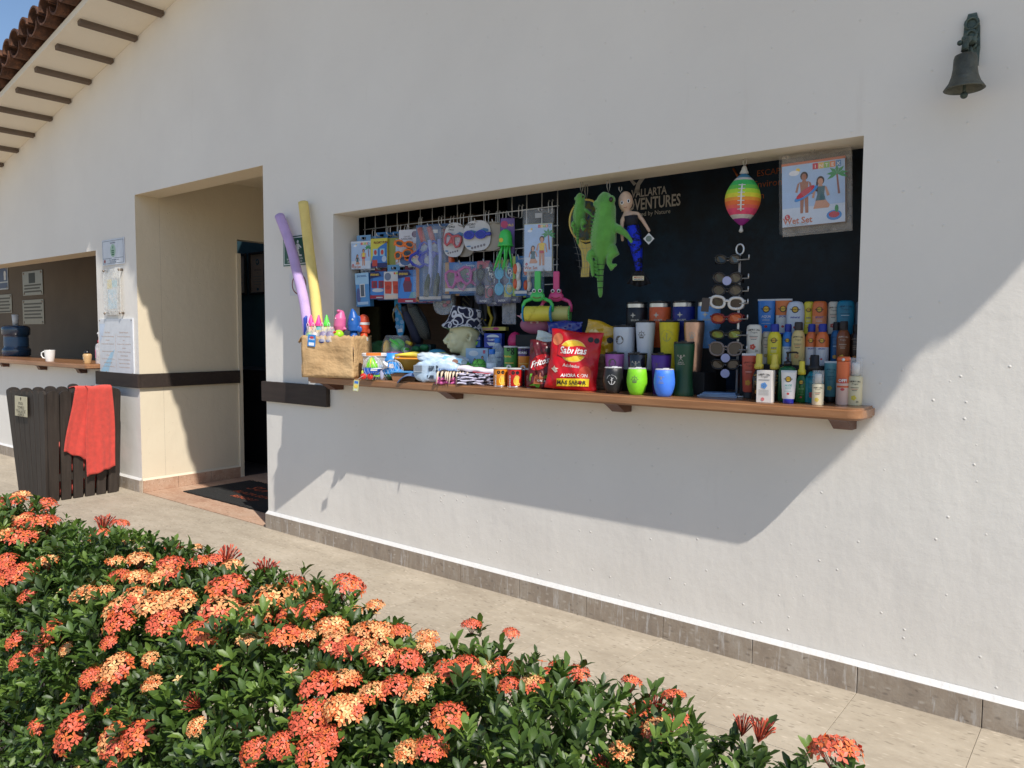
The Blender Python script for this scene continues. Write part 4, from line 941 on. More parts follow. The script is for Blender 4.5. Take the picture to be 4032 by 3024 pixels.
# second row
t, w_, h_ = pack('swim_pack', 'slim light blue box with a window cutout, lower left of the grid', 'box', -3.875, .12, 1.570, 1.785, .085, .3, .05, C(85, 150, 205, .45), GP, C(150, 150, 145), tilt=-.05)
mb = MB().patch(-w_/2, w_/2, h_*.66, h_, None, E0, 0, 1).text('SNORKEL', .017, (0, E0-.0004, h_*.88), 1, bold=.02).box(-.018, .02, E0-.001, E0-.0003, .06, .145, 2).box(-.012, .014, E0-.0016, E0-.0010, .065, .14, 3).box(-w_*.4, w_*.4, E0-.001, E0-.0003, .012, .03, 4).disc((-.03, E0-.0006, .07), .015, .05, 5); mb.build('print', [C(160, 200, 226), C(40, 80, 140), PAPER, C(90, 100, 110), C(175, 205, 230), C(90, 100, 150)], t)
def spider_print(mb, w_, h_, kind):
    mb.add([(x, E0, z) for x, z in ((-w_*.49, h_*.2), (-w_*.3, h_*.12), (w_*.48, h_*.06), (w_*.49, h_*.80), (-w_*.28, h_*.76))], [(0, 1, 2, 3, 4)], 0)
    mb.add([(x, E0-.0004, z) for x, z in ((-w_*.49, h_*.74), (w_*.22, h_*.84), (w_*.06, h_*.985), (-w_*.49, h_*.985))], [(0, 1, 2, 3)], 1); mb.text('SPIDER-MAN', .0185, (-w_*.20, E0-.0012, h_*.85), 2, bold=.02, shear=.15, sx=.62)
    mb.patch(-w_*.49, w_*.49, .004, h_*.14, None, E0-.0006, 3, 1).box(-w_*.1, w_*.3, E0-.0014, E0-.0009, h_*.04, h_*.08, 4)
    if kind == 0:
        for dx in (-.026, .026): mb.box(dx-.02, dx+.02, E0-.0014, E0-.0006, h_*.40, h_*.66, 3).disc((dx, E0-.002, h_*.53), .011, .018, 5)
        mb.disc((0, E0-.0009, h_*.32), w_*.36, h_*.07, 4)
    else:
        mb.add([(x, E0-.0012, z) for x, z in ((-.02, h_*.34), (.03, h_*.34), (.034, h_*.56), (.02, h_*.76), (-.014, h_*.76), (-.03, h_*.56))], [tuple(range(6))], 5); mb.box(-.016, .022, E0-.002, E0-.0014, h_*.66, h_*.78, 3); mb.add([(x, E0-.001, z) for x, z in ((.01, h_*.15), (w_*.44, h_*.15), (w_*.46, h_*.33), (.03, h_*.33))], [(0, 1, 2, 3)], 6)
SPM = [C(60, 130, 205, .45), C(32, 36, 86), SUNY, C(165, 40, 58), C(200, 205, 210), C(110, 60, 80), C(110, 160, 170)]
SB = C(50, 105, 170, .45)
t, w_, h_ = pack('swim_pack', 'blue arm float box with two red floats pictured, lower row of the grid', 'box', -3.755, .14, 1.615, 1.79, .10, .25, .035, SB, GP, C(120, 40, 50)); mb = MB(); spider_print(mb, w_, h_, 0); mb.build('print', SPM, t)
t, w_, h_ = pack('swim_pack', 'white card with a pair of solid red orange arm floats', 'box', -3.605, .125, 1.61, 1.782, .105, .25, .02, C(205, 203, 200, .45), GP, C(90, 150, 190))
mb = MB().disc((-w_*.26, E0, h_*.82), .024, .024, 0)
for dx in (-.03, .03): mb.add([(x+dx, E0-.0004, z) for x, z in ((-.022, .036), (.022, .034), (.026, .07), (.026, .11), (-.027, .112), (-.024, .07))], [tuple(range(6))], 1); mb.disc((dx, E0-.001, .074), .017, .013, 2, 14).text('INTEX', .009, (dx, E0-.0015, .070), 1)
mb.box(-w_*.42, w_*.44, E0-.0005, E0-.0002, .006, .026, 3)
for k in range(5): mb.box(w_*.1+k*.0095, w_*.1+k*.0095+.009, E0-.0008, E0-.0003, h_-.018, h_-.006, 4+k)
mb.build('print', [C(110, 120, 140), C(206, 72, 48), C(180, 60, 40), C(222, 200, 180)]+INTEXC, t)
t, w_, h_ = pack('swim_pack', 'deep blue swim vest box with a red figure frame, between arm floats and snorkel blister', 'box', -3.465, .12, 1.583, 1.785, .115, .25, .055, SB, GP, C(120, 40, 60)); mb = MB(); spider_print(mb, w_, h_, 1); mb.build('print', SPM, t)
# pink mask blister
t, w_, h_ = blister('dive_mask_pack', 'clear box with a magenta dive mask on a bright blue card', 'dive mask', -3.045, .15, 1.630, 1.812, .185, .30, C(20, 100, 165, .4), None, .055)
mb = MB().box(-w_/2, -w_/2+.024, -.002, -.0005, 0, h_, 0).box(-w_/2, w_*.46, -.003, -.0021, .014, .032, 1).text('Bestway', .017, (w_*.28, -.0012, h_-.028), 1, bold=.02); mb.build('print', [C(168, 128, 84), C(205, 205, 205)], t)
f_, l_ = mask_geo(.165, .11, .009); o = f_.build('mask', C(168, 70, 140, .25), t, (.0, -.045, h_*.50), (0, -.2, 0)); l_.build('lens', mat((.05, .06, .06), .08, .1, spec=.8), o)
# goggle blisters
def shp(w_, h_): return [(-w_*.42, 0), (w_*.30, 0), (w_*.5, h_*.3), (w_*.5, h_*.75), (w_*.25, h_), (-w_*.40, h_), (-w_*.5, h_*.8), (-w_*.5, h_*.1)]
def aqua(label, X, m1, m2, sub, lens):
    t, w_, h_ = blister('goggles_pack', label, 'goggles', X, .15, 1.567, 1.81, .108, .30, C(48, 52, 92, .4), 'swim goggles in clear packs', .035, 0, shp)
    mb = MB().add([(x, -.0012, z) for x, z in ((-w_*.42, h_*.99), (w_*.24, h_*.99), (w_*.1, h_*.82), (-w_*.44, h_*.82))], [(3, 2, 1, 0)], 0); mb.add([(x, -.0012, z) for x, z in ((0, h_*.14), (w_*.34, h_*.14), (w_*.46, h_*.42), (0, h_*.42))], [(0, 1, 2, 3)], 0)
    mb.text('AQUA', .034, (0, 0, 0), 1, lambda x, z: (w_*.26+x*.5+z*.8, -.0022, h_*.66-x*.86+z*.5), .03); mb.text(sub, .016, (w_*.2, -.002, h_*.36), 1, bold=.02).text('INTEX', .015, (-w_*.12, -.002, h_*.04), 1, bold=.02); mb.build('print', [m1, PAPER], t)
    g_ = MB(); ln = MB()
    for dz in (h_*.32, h_*.68):
        p = [(-w_*.22+.022*math.cos(a), -.012, dz+.030*math.sin(a)) for a in [2*math.pi*k/14 for k in range(15)]]; g_.tube(p, .006, 6, caps=False); ln.add([(q[0], -.013, q[2]) for q in p[:14]], [tuple(range(14))])
    g_.tube([(-w_*.22, -.012, h_*.40), (-w_*.22, -.012, h_*.58)], .005, 6); g_.tube([(-w_*.22, -.012, h_*.82), (-w_*.2, -.01, h_*.9)], .010, 6)
    o = g_.build('goggles', m2, t); ln.build('lens', lens, o)
aqua('dark swim goggles in a clear pack with a red AQUA card', -2.86, C(165, 60, 78), C(38, 40, 44, .3), 'ADULT', BLENS)
aqua('turquoise swim goggles in a clear pack with a yellow green AQUA card', -2.722, C(170, 168, 50), C(80, 170, 205, .25), 'YOUTH', C(70, 160, 195, .15))
t, w_, h_ = blister('goggles_pack', 'white goggles with orange lenses on a deep blue card', 'goggles', -2.612, .15, 1.605, 1.82, .078, .3, C(36, 96, 150, .4), 'swim goggles in clear packs', .03, 0, None, False)
mb = MB().box(-w_*.4, w_*.5, -.002, -.0005, .012, .028, 0).box(-w_/2, -w_/2+.016, -.002, -.0005, 0, h_, 1).text('Bestway', .014, (.012, -.0012, h_-.018), 0); mb.build('print', [C(205, 205, 205), C(150, 175, 90)], t)
g_ = MB(); ln = MB()
for dz in (.065, .145): 
    g_.ball((-.008, -.012, dz), (.020, .012, .036)); ln.ball((-.020, -.020, dz), (.013, .010, .028))
g_.tube([(-.006, -.012, .08), (-.004, -.012, .13)], .012, 8); o = g_.build('goggles', C(214, 212, 206, .3), t); ln.build('lens', C(205, 88, 50, .2), o)
t, w_, h_ = blister('goggles_pack', 'dull blue goggles pack tucked behind the white goggles', 'goggles', -2.53, .21, 1.60, 1.74, .06, .2, C(28, 78, 110, .4), 'swim goggles in clear packs', .03)
MB().ball((-.01, -.012, .06), (.014, .01, .04)).build('goggles', C(95, 105, 112, .4), t)
# frog rollers
def frog(label, X, Y, m_, roll, edge):
    t = thing('frog_roller', label, 'sand roller', (X, Y, 1.46), .42, 'frog face sand rollers')
    mb = MB().box(-.017, .017, -.010, .010, .16, .268, bev=.006); mb.build('handle', m_, t)
    mb = MB().ball((0, -.004, .135), (.040, .016, .028), seg=18).ball((-.016, -.004, .162), (.015, .013, .014)).ball((.016, -.004, .162), (.015, .013, .014)); mb.build('frog_face', m_, t)
    MB().tube([(.03, 0, .125), (.068, 0, .11), (.078, 0, .09), (.078, 0, .055)], .010, 8).build('arm', m_, t); MB().tube([(-.03, 0, .125), (-.068, 0, .11), (-.078, 0, .09), (-.078, 0, .055)], .010, 8).build('arm', m_, t)
    for s_ in (-1, 1):
        o = MB().lathe([(.010, 0), (.010, .002), (0, .003)], 14, 0, Rm(math.pi/2, 'X')).build('eye', C(230, 230, 230), t, (s_*.016, -.017, .164)); MB().lathe([(.0055, 0), (.0055, .001), (0, .0015)], 12, 0, Rm(math.pi/2, 'X')).build('pupil', INK, o, (0, -.003, -.001))
    MB().tube([(-.022, -.0205, .132), (-.01, -.0215, .126), (.01, -.0215, .126), (.022, -.0205, .132)], .0018, 5).build('mouth', C(150, 40, 50), t)
    o = MB().lathe([(.0, -.068), (.038, -.068), (.040, -.064), (.040, .064), (.038, .068), (0, .068)], 24, 0, Rm(math.pi/2, 'Y')).build('roller', roll, t, (0, 0, .045), sharp=40)
    for a in range(9):
        q = a*.9; MB().tube([((-.05+.012*a), -.0405*math.cos(q*.5-1.2), .0405*math.sin(q*.5-1.2)), (-.044+.012*a, -.0405*math.cos(q*.5-.95), .0405*math.sin(q*.5-.95)), (-.05+.012*a, -.0405*math.cos(q*.5-.7), .0405*math.sin(q*.5-.7))], .003, 5).build('relief', roll, o)
    for s_ in (-1, 1):
        pr = MB(); n = 20; vs = []
        for k in range(2*n):
            a = math.pi*k/n; r = .044 if k % 2 else .0405; vs.append((r*math.cos(a), r*math.sin(a)))
        pr.prism(vs, -.003, .003, 0, Rm(math.pi/2, 'Z')); pr.build('toothed_disc', edge, t, (s_*.0735, 0, .045))
frog('green frog face sand roller with a yellow drum', -2.445, .09, C(75, 195, 95, .35), C(222, 205, 70, .4), C(45, 140, 190, .4))
frog('pink frog face sand roller behind the green one', -2.375, .16, C(215, 75, 130, .35), C(195, 190, 110, .4), C(110, 180, 90, .4)); hook(-2.44, 1.73)

for key, lab, dx, dy in (('pale blue boxed swim set', 'second pale blue swim box tucked behind the first at the top left of the grid', .05, .035), ('yellow and blue arm float', 'spare yellow and blue arm float box peeking out behind the front one', .035, .03),
    ('blue arm float box', 'spare blue arm float box behind the one with two red floats', .03, .035), ('deep blue swim vest box', 'second deep blue swim vest box stacked right behind the first', .055, .03), ('deep blue swim vest box', 'rearmost deep blue swim vest box of the stack', .10, .05),
    ('clear box with a magenta', 'second dive mask box hanging behind the magenta mask', .05, .035), ('dark swim goggles in', 'spare dark goggles pack behind the red AQUA card', .05, .03), ('turquoise swim goggles', 'spare turquoise goggles pack behind the yellow green AQUA card', .05, .03),
    ('white goggles with orange', 'spare blue goggles card tucked behind the white goggles', .045, .035), ('white card with two pairs', 'second white sunglasses card hanging behind the first', .05, .035), ('tall clear blister', 'second tall snorkel blister hanging behind the first', .045, .035)):
    o_ = next(q for q in list(COL.objects) if str(q.get('label', '')).startswith(key)); c_ = copy_tree(o_); c_.location = o_.location+Vector((dx, dy, random.uniform(-.012, .006))); c_['label'] = lab
    if 'group' not in c_: c_['group'] = o_['group'] = 'stacked duplicates of '+o_['category']+' packs on the grid'
# ---------------- things hung from the window head
def hanger(mb, x, z0, z1, m=0): mb.tube([(x-.006, 0, z1), (x-.007, 0, (z0+z1)/2), (x, 0, z0), (x+.007, 0, (z0+z1)/2), (x+.006, 0, z1)], .0022, 5, m)
t = thing('beach_paddle', 'round picture faced beach paddle in a net with a yellow handle', 'paddle', (-2.20, .17, 1.692), .35)
S = .000368
mb = MB(); mb.tube([(.085*math.cos(a), 0, .285+.105*math.sin(a)) for a in [2*math.pi*k/32 for k in range(33)]], .006, 7, caps=False)
mb.prism([(-.024, 0), (.020, 0), (.024, .06), (.034, .12), (.062, .178), (.0, .165), (-.055, .195), (-.022, .13), (-.016, .06)], -.007, .007); mb.build('frame_and_handle', C(222, 196, 96, .4), t)
m, N, L, b = nodes('paddle_picture'); tc = N.new('ShaderNodeTexCoord'); L.new(ramp(N, L, noise(N, L, tc.outputs['Object'], 22, 3, .6), ((.3, (.03, .05, .16)), (.42, (.20, .18, .03)), (.5, (.09, .10, .06)), (.6, (.03, .10, .14)), (.7, (.35, .10, .04)))), b.inputs['Base Color']); b.inputs['Roughness'].default_value = .4
MB().lathe([(0, -.003), (1, -.003), (1, .003), (0, .003)], 30, 0, T(0, 0, .285) @ Rm(math.pi/2, 'X') @ Matrix.Diagonal((.083, .103, 1, 1))).build('picture_face', m, t)
mb = MB(); NETM = C(150, 150, 150, .6)
for k in range(7):
    u = -1+2*k/6; mb.tube([(.085*u, -.012, .285-.09*math.sqrt(max(0, 1-u*u))), (.045*u+.012, -.012, .10), (.03*u+.01, -.010, -.005)], .0007, 4); 
for k in range(5):
    z = .02+.033*k; q = .035+.05*z/.2; mb.tube([(-q+.01, -.0125, z), (0, -.013, z-.01), (q+.01, -.0125, z+.006)], .0006, 4)
mb.build('net', NETM, t)
mb = MB(); hanger(mb, 0, .385, .475); mb.build('string', C(150, 148, 140), t)
IG = mat((.115, .37, .055), .9, .20, 16, .5, 350, sheen=.5); IGD = mat((.085, .30, .05), .9, .1, 30, .5, 350, sheen=.4)
def iguana(name, label, X, Y, z, s_, rz, group):
    t = thing(name, label, 'plush iguana', (X, Y, z), rz, group); L_ = lambda px, py: ((px-1090)*.000368, .511-(py-185)*.000368)
    def tb(mb, pts, r): mb.tube([(L_(a, c_)[0], y, L_(a, c_)[1]) for a, c_, y in pts], [q*.000368 for q in r], 12)
    mb = MB()
    tb(mb, [(1130, 195, 0), (1110, 260, -.0), (1105, 330, 0), (1120, 400, 0), (1110, 520, 0), (1100, 680, 0), (1090, 830, 0), (1075, 950, 0), (1062, 1060, 0), (1055, 1180, 0), (1055, 1300, 0), (1058, 1420, 0), (1062, 1530, 0), (1064, 1570, 0)],
       [56, 100, 128, 135, 145, 170, 175, 135, 80, 52, 45, 40, 32, 12])
    mb.ball((L_(1190, 300)[0], -.02, L_(1190, 300)[1]), .024*1).ball((L_(1000, 340)[0], -.01, L_(1000, 340)[1]), .018)
    tb(mb, [(1210, 620, -.01), (1300, 680, -.03), (1390, 745, -.03), (1440, 800, -.035), (1475, 865, -.03)], [45, 55, 42, 28, 22])
    tb(mb, [(1140, 900, -.01), (1220, 940, -.03), (1255, 990, -.03), (1190, 1040, -.03), (1180, 1120, -.03), (1220, 1200, -.03), (1250, 1150, -.035), (1290, 1140, -.035)], [60, 75, 70, 50, 38, 34, 28, 20])
    tb(mb, [(1010, 930, 0), (930, 990, -.015), (905, 1050, -.015), (950, 1110, -.01), (955, 1200, -.01), (965, 1290, -.01)], [50, 55, 45, 36, 32, 20])
    tb(mb, [(1000, 600, .01), (965, 660, .03), (940, 720, .03)], [40, 36, 24])
    o = mb.build('body', IG, t); o.scale = (s_, s_, s_); remesh(o, .0052, 6)
    cr = MB()
    for k in range(19):
        v = k/18; py = 400+880*v; px = (1000-60*math.sin(v*math.pi*.6)+20*v) if v < .7 else 985-(v-.7)*-60; x, z_ = L_(px+32, py); h_ = (.034 if 1 < k < 9 else .018)
        a, z2 = L_(px+40, py+42)
        cr.add([(x, -.030, z_), (a, -.030, z2), (x-h_, -.032, (z_+z2)/2+.006), (x, -.016, z_), (a, -.016, z2)], [(0, 1, 2), (3, 2, 4), (0, 2, 3), (1, 4, 2)])
    o = cr.build('crest', IGD, t); o.scale = (s_, s_, s_)
    for k, (py, r) in enumerate(((1130, 58), (1200, 50), (1275, 45), (1350, 42), (1435, 38))):
        o = MB().lathe([(r*.000368+.0016, -.002), (r*.000368+.002, 0), (r*.000368+.0016, .002)], 16, caps=False).build('tail_stripe', INK, t, (L_(1057, py)[0]*s_, 0, L_(1057, py)[1]*s_)); o.scale = (s_, s_, s_)
    o = MB().ball((0, 0, 0), (.010, .006, .012)).build('eye', mat((.02, .008, .005), .1, .05), t, (L_(1200, 305)[0]*s_, -.043*s_, L_(1200, 305)[1]*s_)); o.scale = (s_, s_, s_)
    mb = MB(); hanger(mb, L_(1150, 190)[0]*s_, .505*s_, .505*s_+.06); mb.build('string', C(150, 148, 140), t)
    return t
iguana('plush_iguana', 'small lime green plush iguana hanging in front of the round paddle', -2.185, .085, 1.845, .505, .42, 'plush iguanas hung from the window head')
iguana('plush_iguana', 'large lime green plush iguana with a striped tail hanging at the window head', -2.02, .05, 1.573, 1.0, .42, 'plush iguanas hung from the window head')
# mermaid doll
t = thing('mermaid_doll', 'bald mermaid doll with a blue sequin tail hanging beside the large iguana', 'doll', (-1.895, .13, 1.634), .46)
D_ = lambda px, py: ((px-1440)*.000365, .454-(py-170)*.000366)
def tb(mb, pts, r, yy=1.0): mb.tube([(D_(a, c_)[0], y, D_(a, c_)[1]) for a, c_, y in pts], [q*.000366 for q in r], 12)
mb = MB(); mb.ball((D_(1320, 305)[0], 0, D_(1320, 305)[1]), (.036, .034, .049)); tb(mb, [(1335, 430, 0), (1345, 480, 0)], [42, 40])
tb(mb, [(1350, 475, 0), (1480, 475, 0), (1550, 560, 0), (1600, 640, 0), (1640, 710, 0)], [50, 36, 28, 24, 22]); tb(mb, [(1330, 480, 0), (1280, 560, -.01), (1275, 680, -.01), (1292, 830, -.01)], [46, 30, 26, 22]); tb(mb, [(1345, 470, 0), (1385, 520, 0)], [60, 80])
o = mb.build('body', mat((.60, .42, .30), .85, .06, 20, .3, 300), t); remesh(o, .0045, 4)
mb = MB(); tb(mb, [(1390, 500, 0), (1395, 560, 0), (1405, 640, 0)], [100, 92, 85]); mb.build('bodice', mat((.012, .012, .018), .8, .1), t)
m, N, L, b = nodes('blue_sequins'); tc = N.new('ShaderNodeTexCoord'); c = ramp(N, L, noise(N, L, tc.outputs['Object'], 38, 4, .7), ((.46, (.006, .008, .03)), (.52, (.01, .04, .75))))
L.new(c, b.inputs['Base Color']); b.inputs['Roughness'].default_value = .3; b.inputs['Metallic'].default_value = .3
vn = N.new('ShaderNodeTexVoronoi'); vn.inputs['Scale'].default_value = 260; L.new(tc.outputs['Object'], vn.inputs['Vector']); bumpn(N, L, b, ((vn.outputs['Distance'], .8, .004),))
mb = MB(); tb(mb, [(1405, 630, 0), (1420, 720, 0), (1450, 820, 0), (1475, 950, 0), (1495, 1080, 0), (1510, 1215, 0)], [92, 105, 98, 78, 58, 44]); mb.build('sequin_tail', m, t)
mb = MB(); mb.surf(lambda u, v: (D_(1510+(v*1.0)*(u-.5)*250+(u-.5)*70, 0)[0], .012*math.sin(u*25)*v, D_(0, 1205+v*200-20*math.cos(u*6))[1]), 18, 5); add_mod_solid(mb.build('tail_fin', mat((.010, .010, .014), .8, .2), t), .003)
for px in (1280, 1365): 
    o = MB().ball((0, 0, 0), (.0075, .003, .0095)).build('eye', C(240, 240, 240, .3), t, (D_(px, 0)[0], -.0315, D_(0, 335 if px < 1300 else 315)[1])); MB().ball((0, 0, 0), (.0045, .002, .007)).build('pupil', C(40, 42, 40, .3), o, (0, -.002, 0))
MB().tube([(D_(1325, 0)[0]-.008, -.0335, D_(0, 402)[1]+.003), (D_(1325, 0)[0], -.0350, D_(0, 402)[1]), (D_(1325, 0)[0]+.008, -.0335, D_(0, 402)[1]+.004)], .0011, 5).build('mouth', C(150, 70, 70), t)
x, z = D_(1633, 805); mb = MB().add([(x-.026, -.02, z), (x, -.021, z-.028), (x+.026, -.02, z), (x, -.019, z+.028)], [(0, 1, 2, 3)], 0).disc((x, -.0225, z), .014, .014, 1); o = mb.build('hang_tag', [C(212, 212, 208), C(110, 125, 115)], t); add_mod_solid(o, .001)
x, z = D_(1505, 1317); MB().box(x-.027, x+.027, -.022, -.020, z-.011, z+.011, bev=.002).text('MEXICO', .011, (x, -.0226, z), 1, bold=.02).text('VALLARTA', .009, (x, -.0226, z-.009), 2, bold=.02).build('name_label', [C(215, 205, 170), C(170, 60, 50), C(50, 90, 140)], t)
mb = MB(); hanger(mb, D_(1250, 0)[0], .45, .475); mb.build('string', C(170, 168, 160), t)
# football
t = thing('rainbow_football', 'rainbow striped foam football hung by its knotted net end', 'football', (-1.347, .10, 1.873), (0, .03, .3))
LEN = .226; prof = []
cols = [(0, .12, 0), (.12, .19, 1), (.19, .30, 2), (.30, .36, 3), (.36, .44, 4), (.44, .50, 5), (.50, .58, 6), (.58, .66, 7), (.66, .74, 8), (.74, .84, 9), (.84, .89, 1), (.89, 1.0, 10)]
edges = sorted(set([a for a, _, _ in cols]+[1.0]+[k/28 for k in range(29)]))
for v in edges:
    r = .0715*max(0, 1-abs(2*v-1)**1.9)**.88+.004; ci = [c_ for a, b_, c_ in cols if a <= v+1e-6 < b_] or [10]; prof.append((r, v*LEN, ci[0]))
FB = [C(150, 40, 140), C(205, 200, 195), C(235, 80, 120), C(238, 105, 90), C(242, 120, 60), C(243, 160, 55), C(235, 225, 60), C(190, 230, 60), C(110, 205, 80), C(60, 190, 95), C(60, 130, 165)]
FB = [mat(tuple(q for q in m_.node_tree.nodes['Color Ramp'].color_ramp.elements[0].color[:3]), .6, .08, 40, .5, 220) for m_ in FB]
MB().lathe(prof, 32).build('ball', FB, t)
LC = C(225, 225, 220, .5); mb = MB(); rr = lambda z: .0715*max(0, 1-abs(2*z/LEN-1)**1.9)**.88+.0065
mb.tube([(0, -rr(z), z) for z in [.055+.0125*k for k in range(10)]], .0035, 6)
for k in range(7):
    z = .062+.017*k; mb.tube([(-.014, -rr(z)+.001, z), (0, -rr(z)-.001, z), (.014, -rr(z)+.001, z)], .0022, 5)
mb.build('lacing', LC, t)
mb = MB().lathe([(.006, LEN-.01), (.020, LEN-.002), (.012, LEN+.014), (.010, LEN+.024), (.003, LEN+.03)], 12); hanger(mb, 0, LEN+.025, LEN+.06); mb.build('net_knot', C(190, 188, 182), t); mb = MB(); mb.lathe([(.004, .004), (.006, -.012), (.010, -.024), (.004, -.03)], 10); mb.build('net_knot', C(190, 188, 182), t)
# float pack
t = thing('float_pack', 'large clear bag picturing a woman and child with a float, upper right of window', 'swim pack', (-1.044, .11, 1.853), (0, -.035, .12))
w_ = wtrue(.244, -1.044, .11, .12); h_ = .262
MB().box(-w_/2, w_/2, 0, .03, 0, h_, bev=.004).build('carton', C(150, 120, 95, .5), t); mb = MB(); mb.patch(-w_/2, w_/2, h_-.010, h_, None, E0-.0003, 14, 1); wetset_print(mb, w_*.985, h_*.97, E0, WETM, True); mb.build('print', WETM, t)
MB().surf(lambda u, v: (-w_/2-.01+(w_+.03)*u, -.004-.003*math.sin(u*20+v*13), -.03+(h_+.07)*v), 10, 10).build('clear_bag', clear((.75, .70, .64), .10, .25), t); MB().box(-w_/2-.005, w_/2+.02, .032, .036, -.035, h_+.04).build('bag_back', clear((.55, .50, .44), .3, .3), t)
mb = MB(); hanger(mb, 0, h_+.03, h_+.055); mb.build('string', C(170, 168, 160), t)
# ---------------- below the grid
t = thing('flip_flop', 'turquoise flip flop with pale flowers hanging under the grid', 'flip flop', (-3.60, .19, 1.377), (0, -.10, .45))
poly = [(.036*math.sin(math.pi*min(1, max(0, k/23)))**.45*(.86+.14*math.cos(k/23*5)), .245*k/23) for k in range(24)]
pts = [(x+.006*math.sin(z*14), z) for x, z in poly]+[(-x*.95+.006*math.sin(z*14), z) for x, z in poly[::-1][1:-1]]
mb = MB().prism(pts, -.009, .009); mb.build('sole', C(30, 130, 175, .6), t)
mb = MB()
for x, z in ((.012, .15), (-.012, .11), (.02, .09), (.0, .19), (-.018, .17), (.014, .06), (-.014, .065)):
    for k in range(5): a = 2*math.pi*k/5+x*40; mb.disc((x+.0075*math.cos(a), -.0095, z+.0075*math.sin(a)), .0065, .0065, 0, 8)
mb.box(-.012, .020, -.0105, -.0095, .028, .050, 1); mb.build('print', [C(125, 165, 195), C(205, 205, 205)], t)
MB().tube([(-.030, -.008, .10), (-.028, -.03, .14), (-.008, -.034, .18), (0, -.012, .205)], .0045, 7).tube([(.034, -.008, .10), (.030, -.03, .14), (.008, -.034, .18), (0, -.012, .205)], .0045, 7).build('strap', C(140, 118, 70, .4), t)
def shoe(label, X, Y, z, rz, ry, m1, m2):
    t = thing('water_shoe', label, 'water shoe', (X, Y, z), (0, ry, rz), 'water shoes hanging under the grid')
    mb = MB(); mb.tube([(0, 0, 0), (0, 0, .03), (.004, 0, .09), (.0, .0, .15), (-.003, .008, .21), (-.004, .012, .25)], [.014, .034, .036, .030, .032, .022], 16); o = mb.build('upper', m1, t); o.scale = (1, .8, 1)
    pts = [(.042*math.sin(math.pi*min(1, max(0.02, k/15)))**.5, -.008+.27*k/15) for k in range(16)]; MB().prism(pts+[(-x, z_) for x, z_ in pts[::-1][1:-1]], .024, .034).build('sole', m2, t)
    MB().lathe([(.021, .215), (.026, .235), (.022, .252)], 14, caps=False).build('collar', m2, t)
m, N, L, b = nodes('mesh_fabric'); tc = N.new('ShaderNodeTexCoord'); ck = N.new('ShaderNodeTexChecker'); ck.inputs['Scale'].default_value = 190; ck.inputs[1].default_value = (.10, .105, .08, 1); ck.inputs[2].default_value = (.012, .014, .018, 1); L.new(tc.outputs['Object'], ck.inputs[0]); L.new(ck.outputs[0], b.inputs['Base Color']); b.inputs['Roughness'].default_value = .8
shoe('dark navy water shoe, left of the two hanging under the grid', -3.475, .23, 1.335, .4, -.42, mat((.014, .018, .045), .7, .3, 30), mat((.02, .022, .03), .6, .1)); shoe('dark mesh water shoe, right of the two hanging under the grid', -3.385, .21, 1.362, .5, -.45, m, mat((.012, .013, .016), .6, .1))
t = thing('paddle_blister', 'rounded clear blister with small red and silver pieces, half hidden under the grid', 'toy pack', (-3.245, .22, 1.51), .3)
MB().prism(roundcard(.15, .25), 0, .004).build('backing_card', C(60, 62, 70, .5), t); MB().prism(roundcard(.135, .23), -.03, -.001).build('blister', clear(fac=.18), t)
mb = MB()
for k in range(9): mb.ball((random.uniform(-.04, .04), -.012, random.uniform(.03, .12)), (.016, .008, .012), k % 3, seg=8, rings=6)
mb.build('beads', [C(170, 60, 80), C(120, 125, 130), C(60, 70, 80)], t)
t = thing('swim_fins', 'dark swim fins with pale flame stripes hanging behind the hat', 'swim fins', (-3.19, .42, 1.40), .3)
for s_ in (-1, 1): MB().prism([(s_*.05-.03, 0), (s_*.05+.03, 0), (s_*.05+.055, .30), (s_*.05-.055, .30)], -.006, .006).build('fin_blade', mat((.012, .014, .03), .5, .2), t)
mb = MB()
for k in range(6): z = .06+.035*k; mb.add([(-.11+.01*k, -.0075, z), (-.075, -.0075, z+.01), (-.02, -.0075, z-.03), (-.07, -.0075, z+.028)], [(0, 1, 2, 3)])
mb.build('stripe_print', C(110, 112, 90), t)
t = thing('snorkel', 'black and yellow snorkel hanging below the goggle packs', 'snorkel', (-2.915, .25, 1.43), (0, -.15, .3))
MB().tube([(-.035, 0, .16), (-.035, 0, .05), (-.02, 0, .01), (.02, 0, .0), (.045, 0, .05), (.05, 0, .16)], .015, 10).build('tube', mat((.02, .02, .02), .4, .1), t)
MB().tube([(.02, -.014, .15), (.018, -.016, .09), (.03, -.016, .055), (.012, -.016, .02), (.006, -.016, -.005)], .009, 8).ball((-.035, -.012, .06), .006).ball((-.015, -.012, .05), .006).build('yellow_trim', C(190, 165, 40, .4), t)
t = thing('clear_pouch', 'empty frosted plastic pouch hanging below the yellow green goggle pack', 'pouch', (-2.728, .20, 1.452), .3)
MB().box(-.042, .042, -.002, .002, 0, .125, bev=.002).box(-.006, .0, -.004, -.002, .0, .12).build('sheet', clear((.5, .5, .52), .42, .4), t); mb = MB(); hanger(mb, 0, .12, .16); mb.build('loop', WIRE, t)
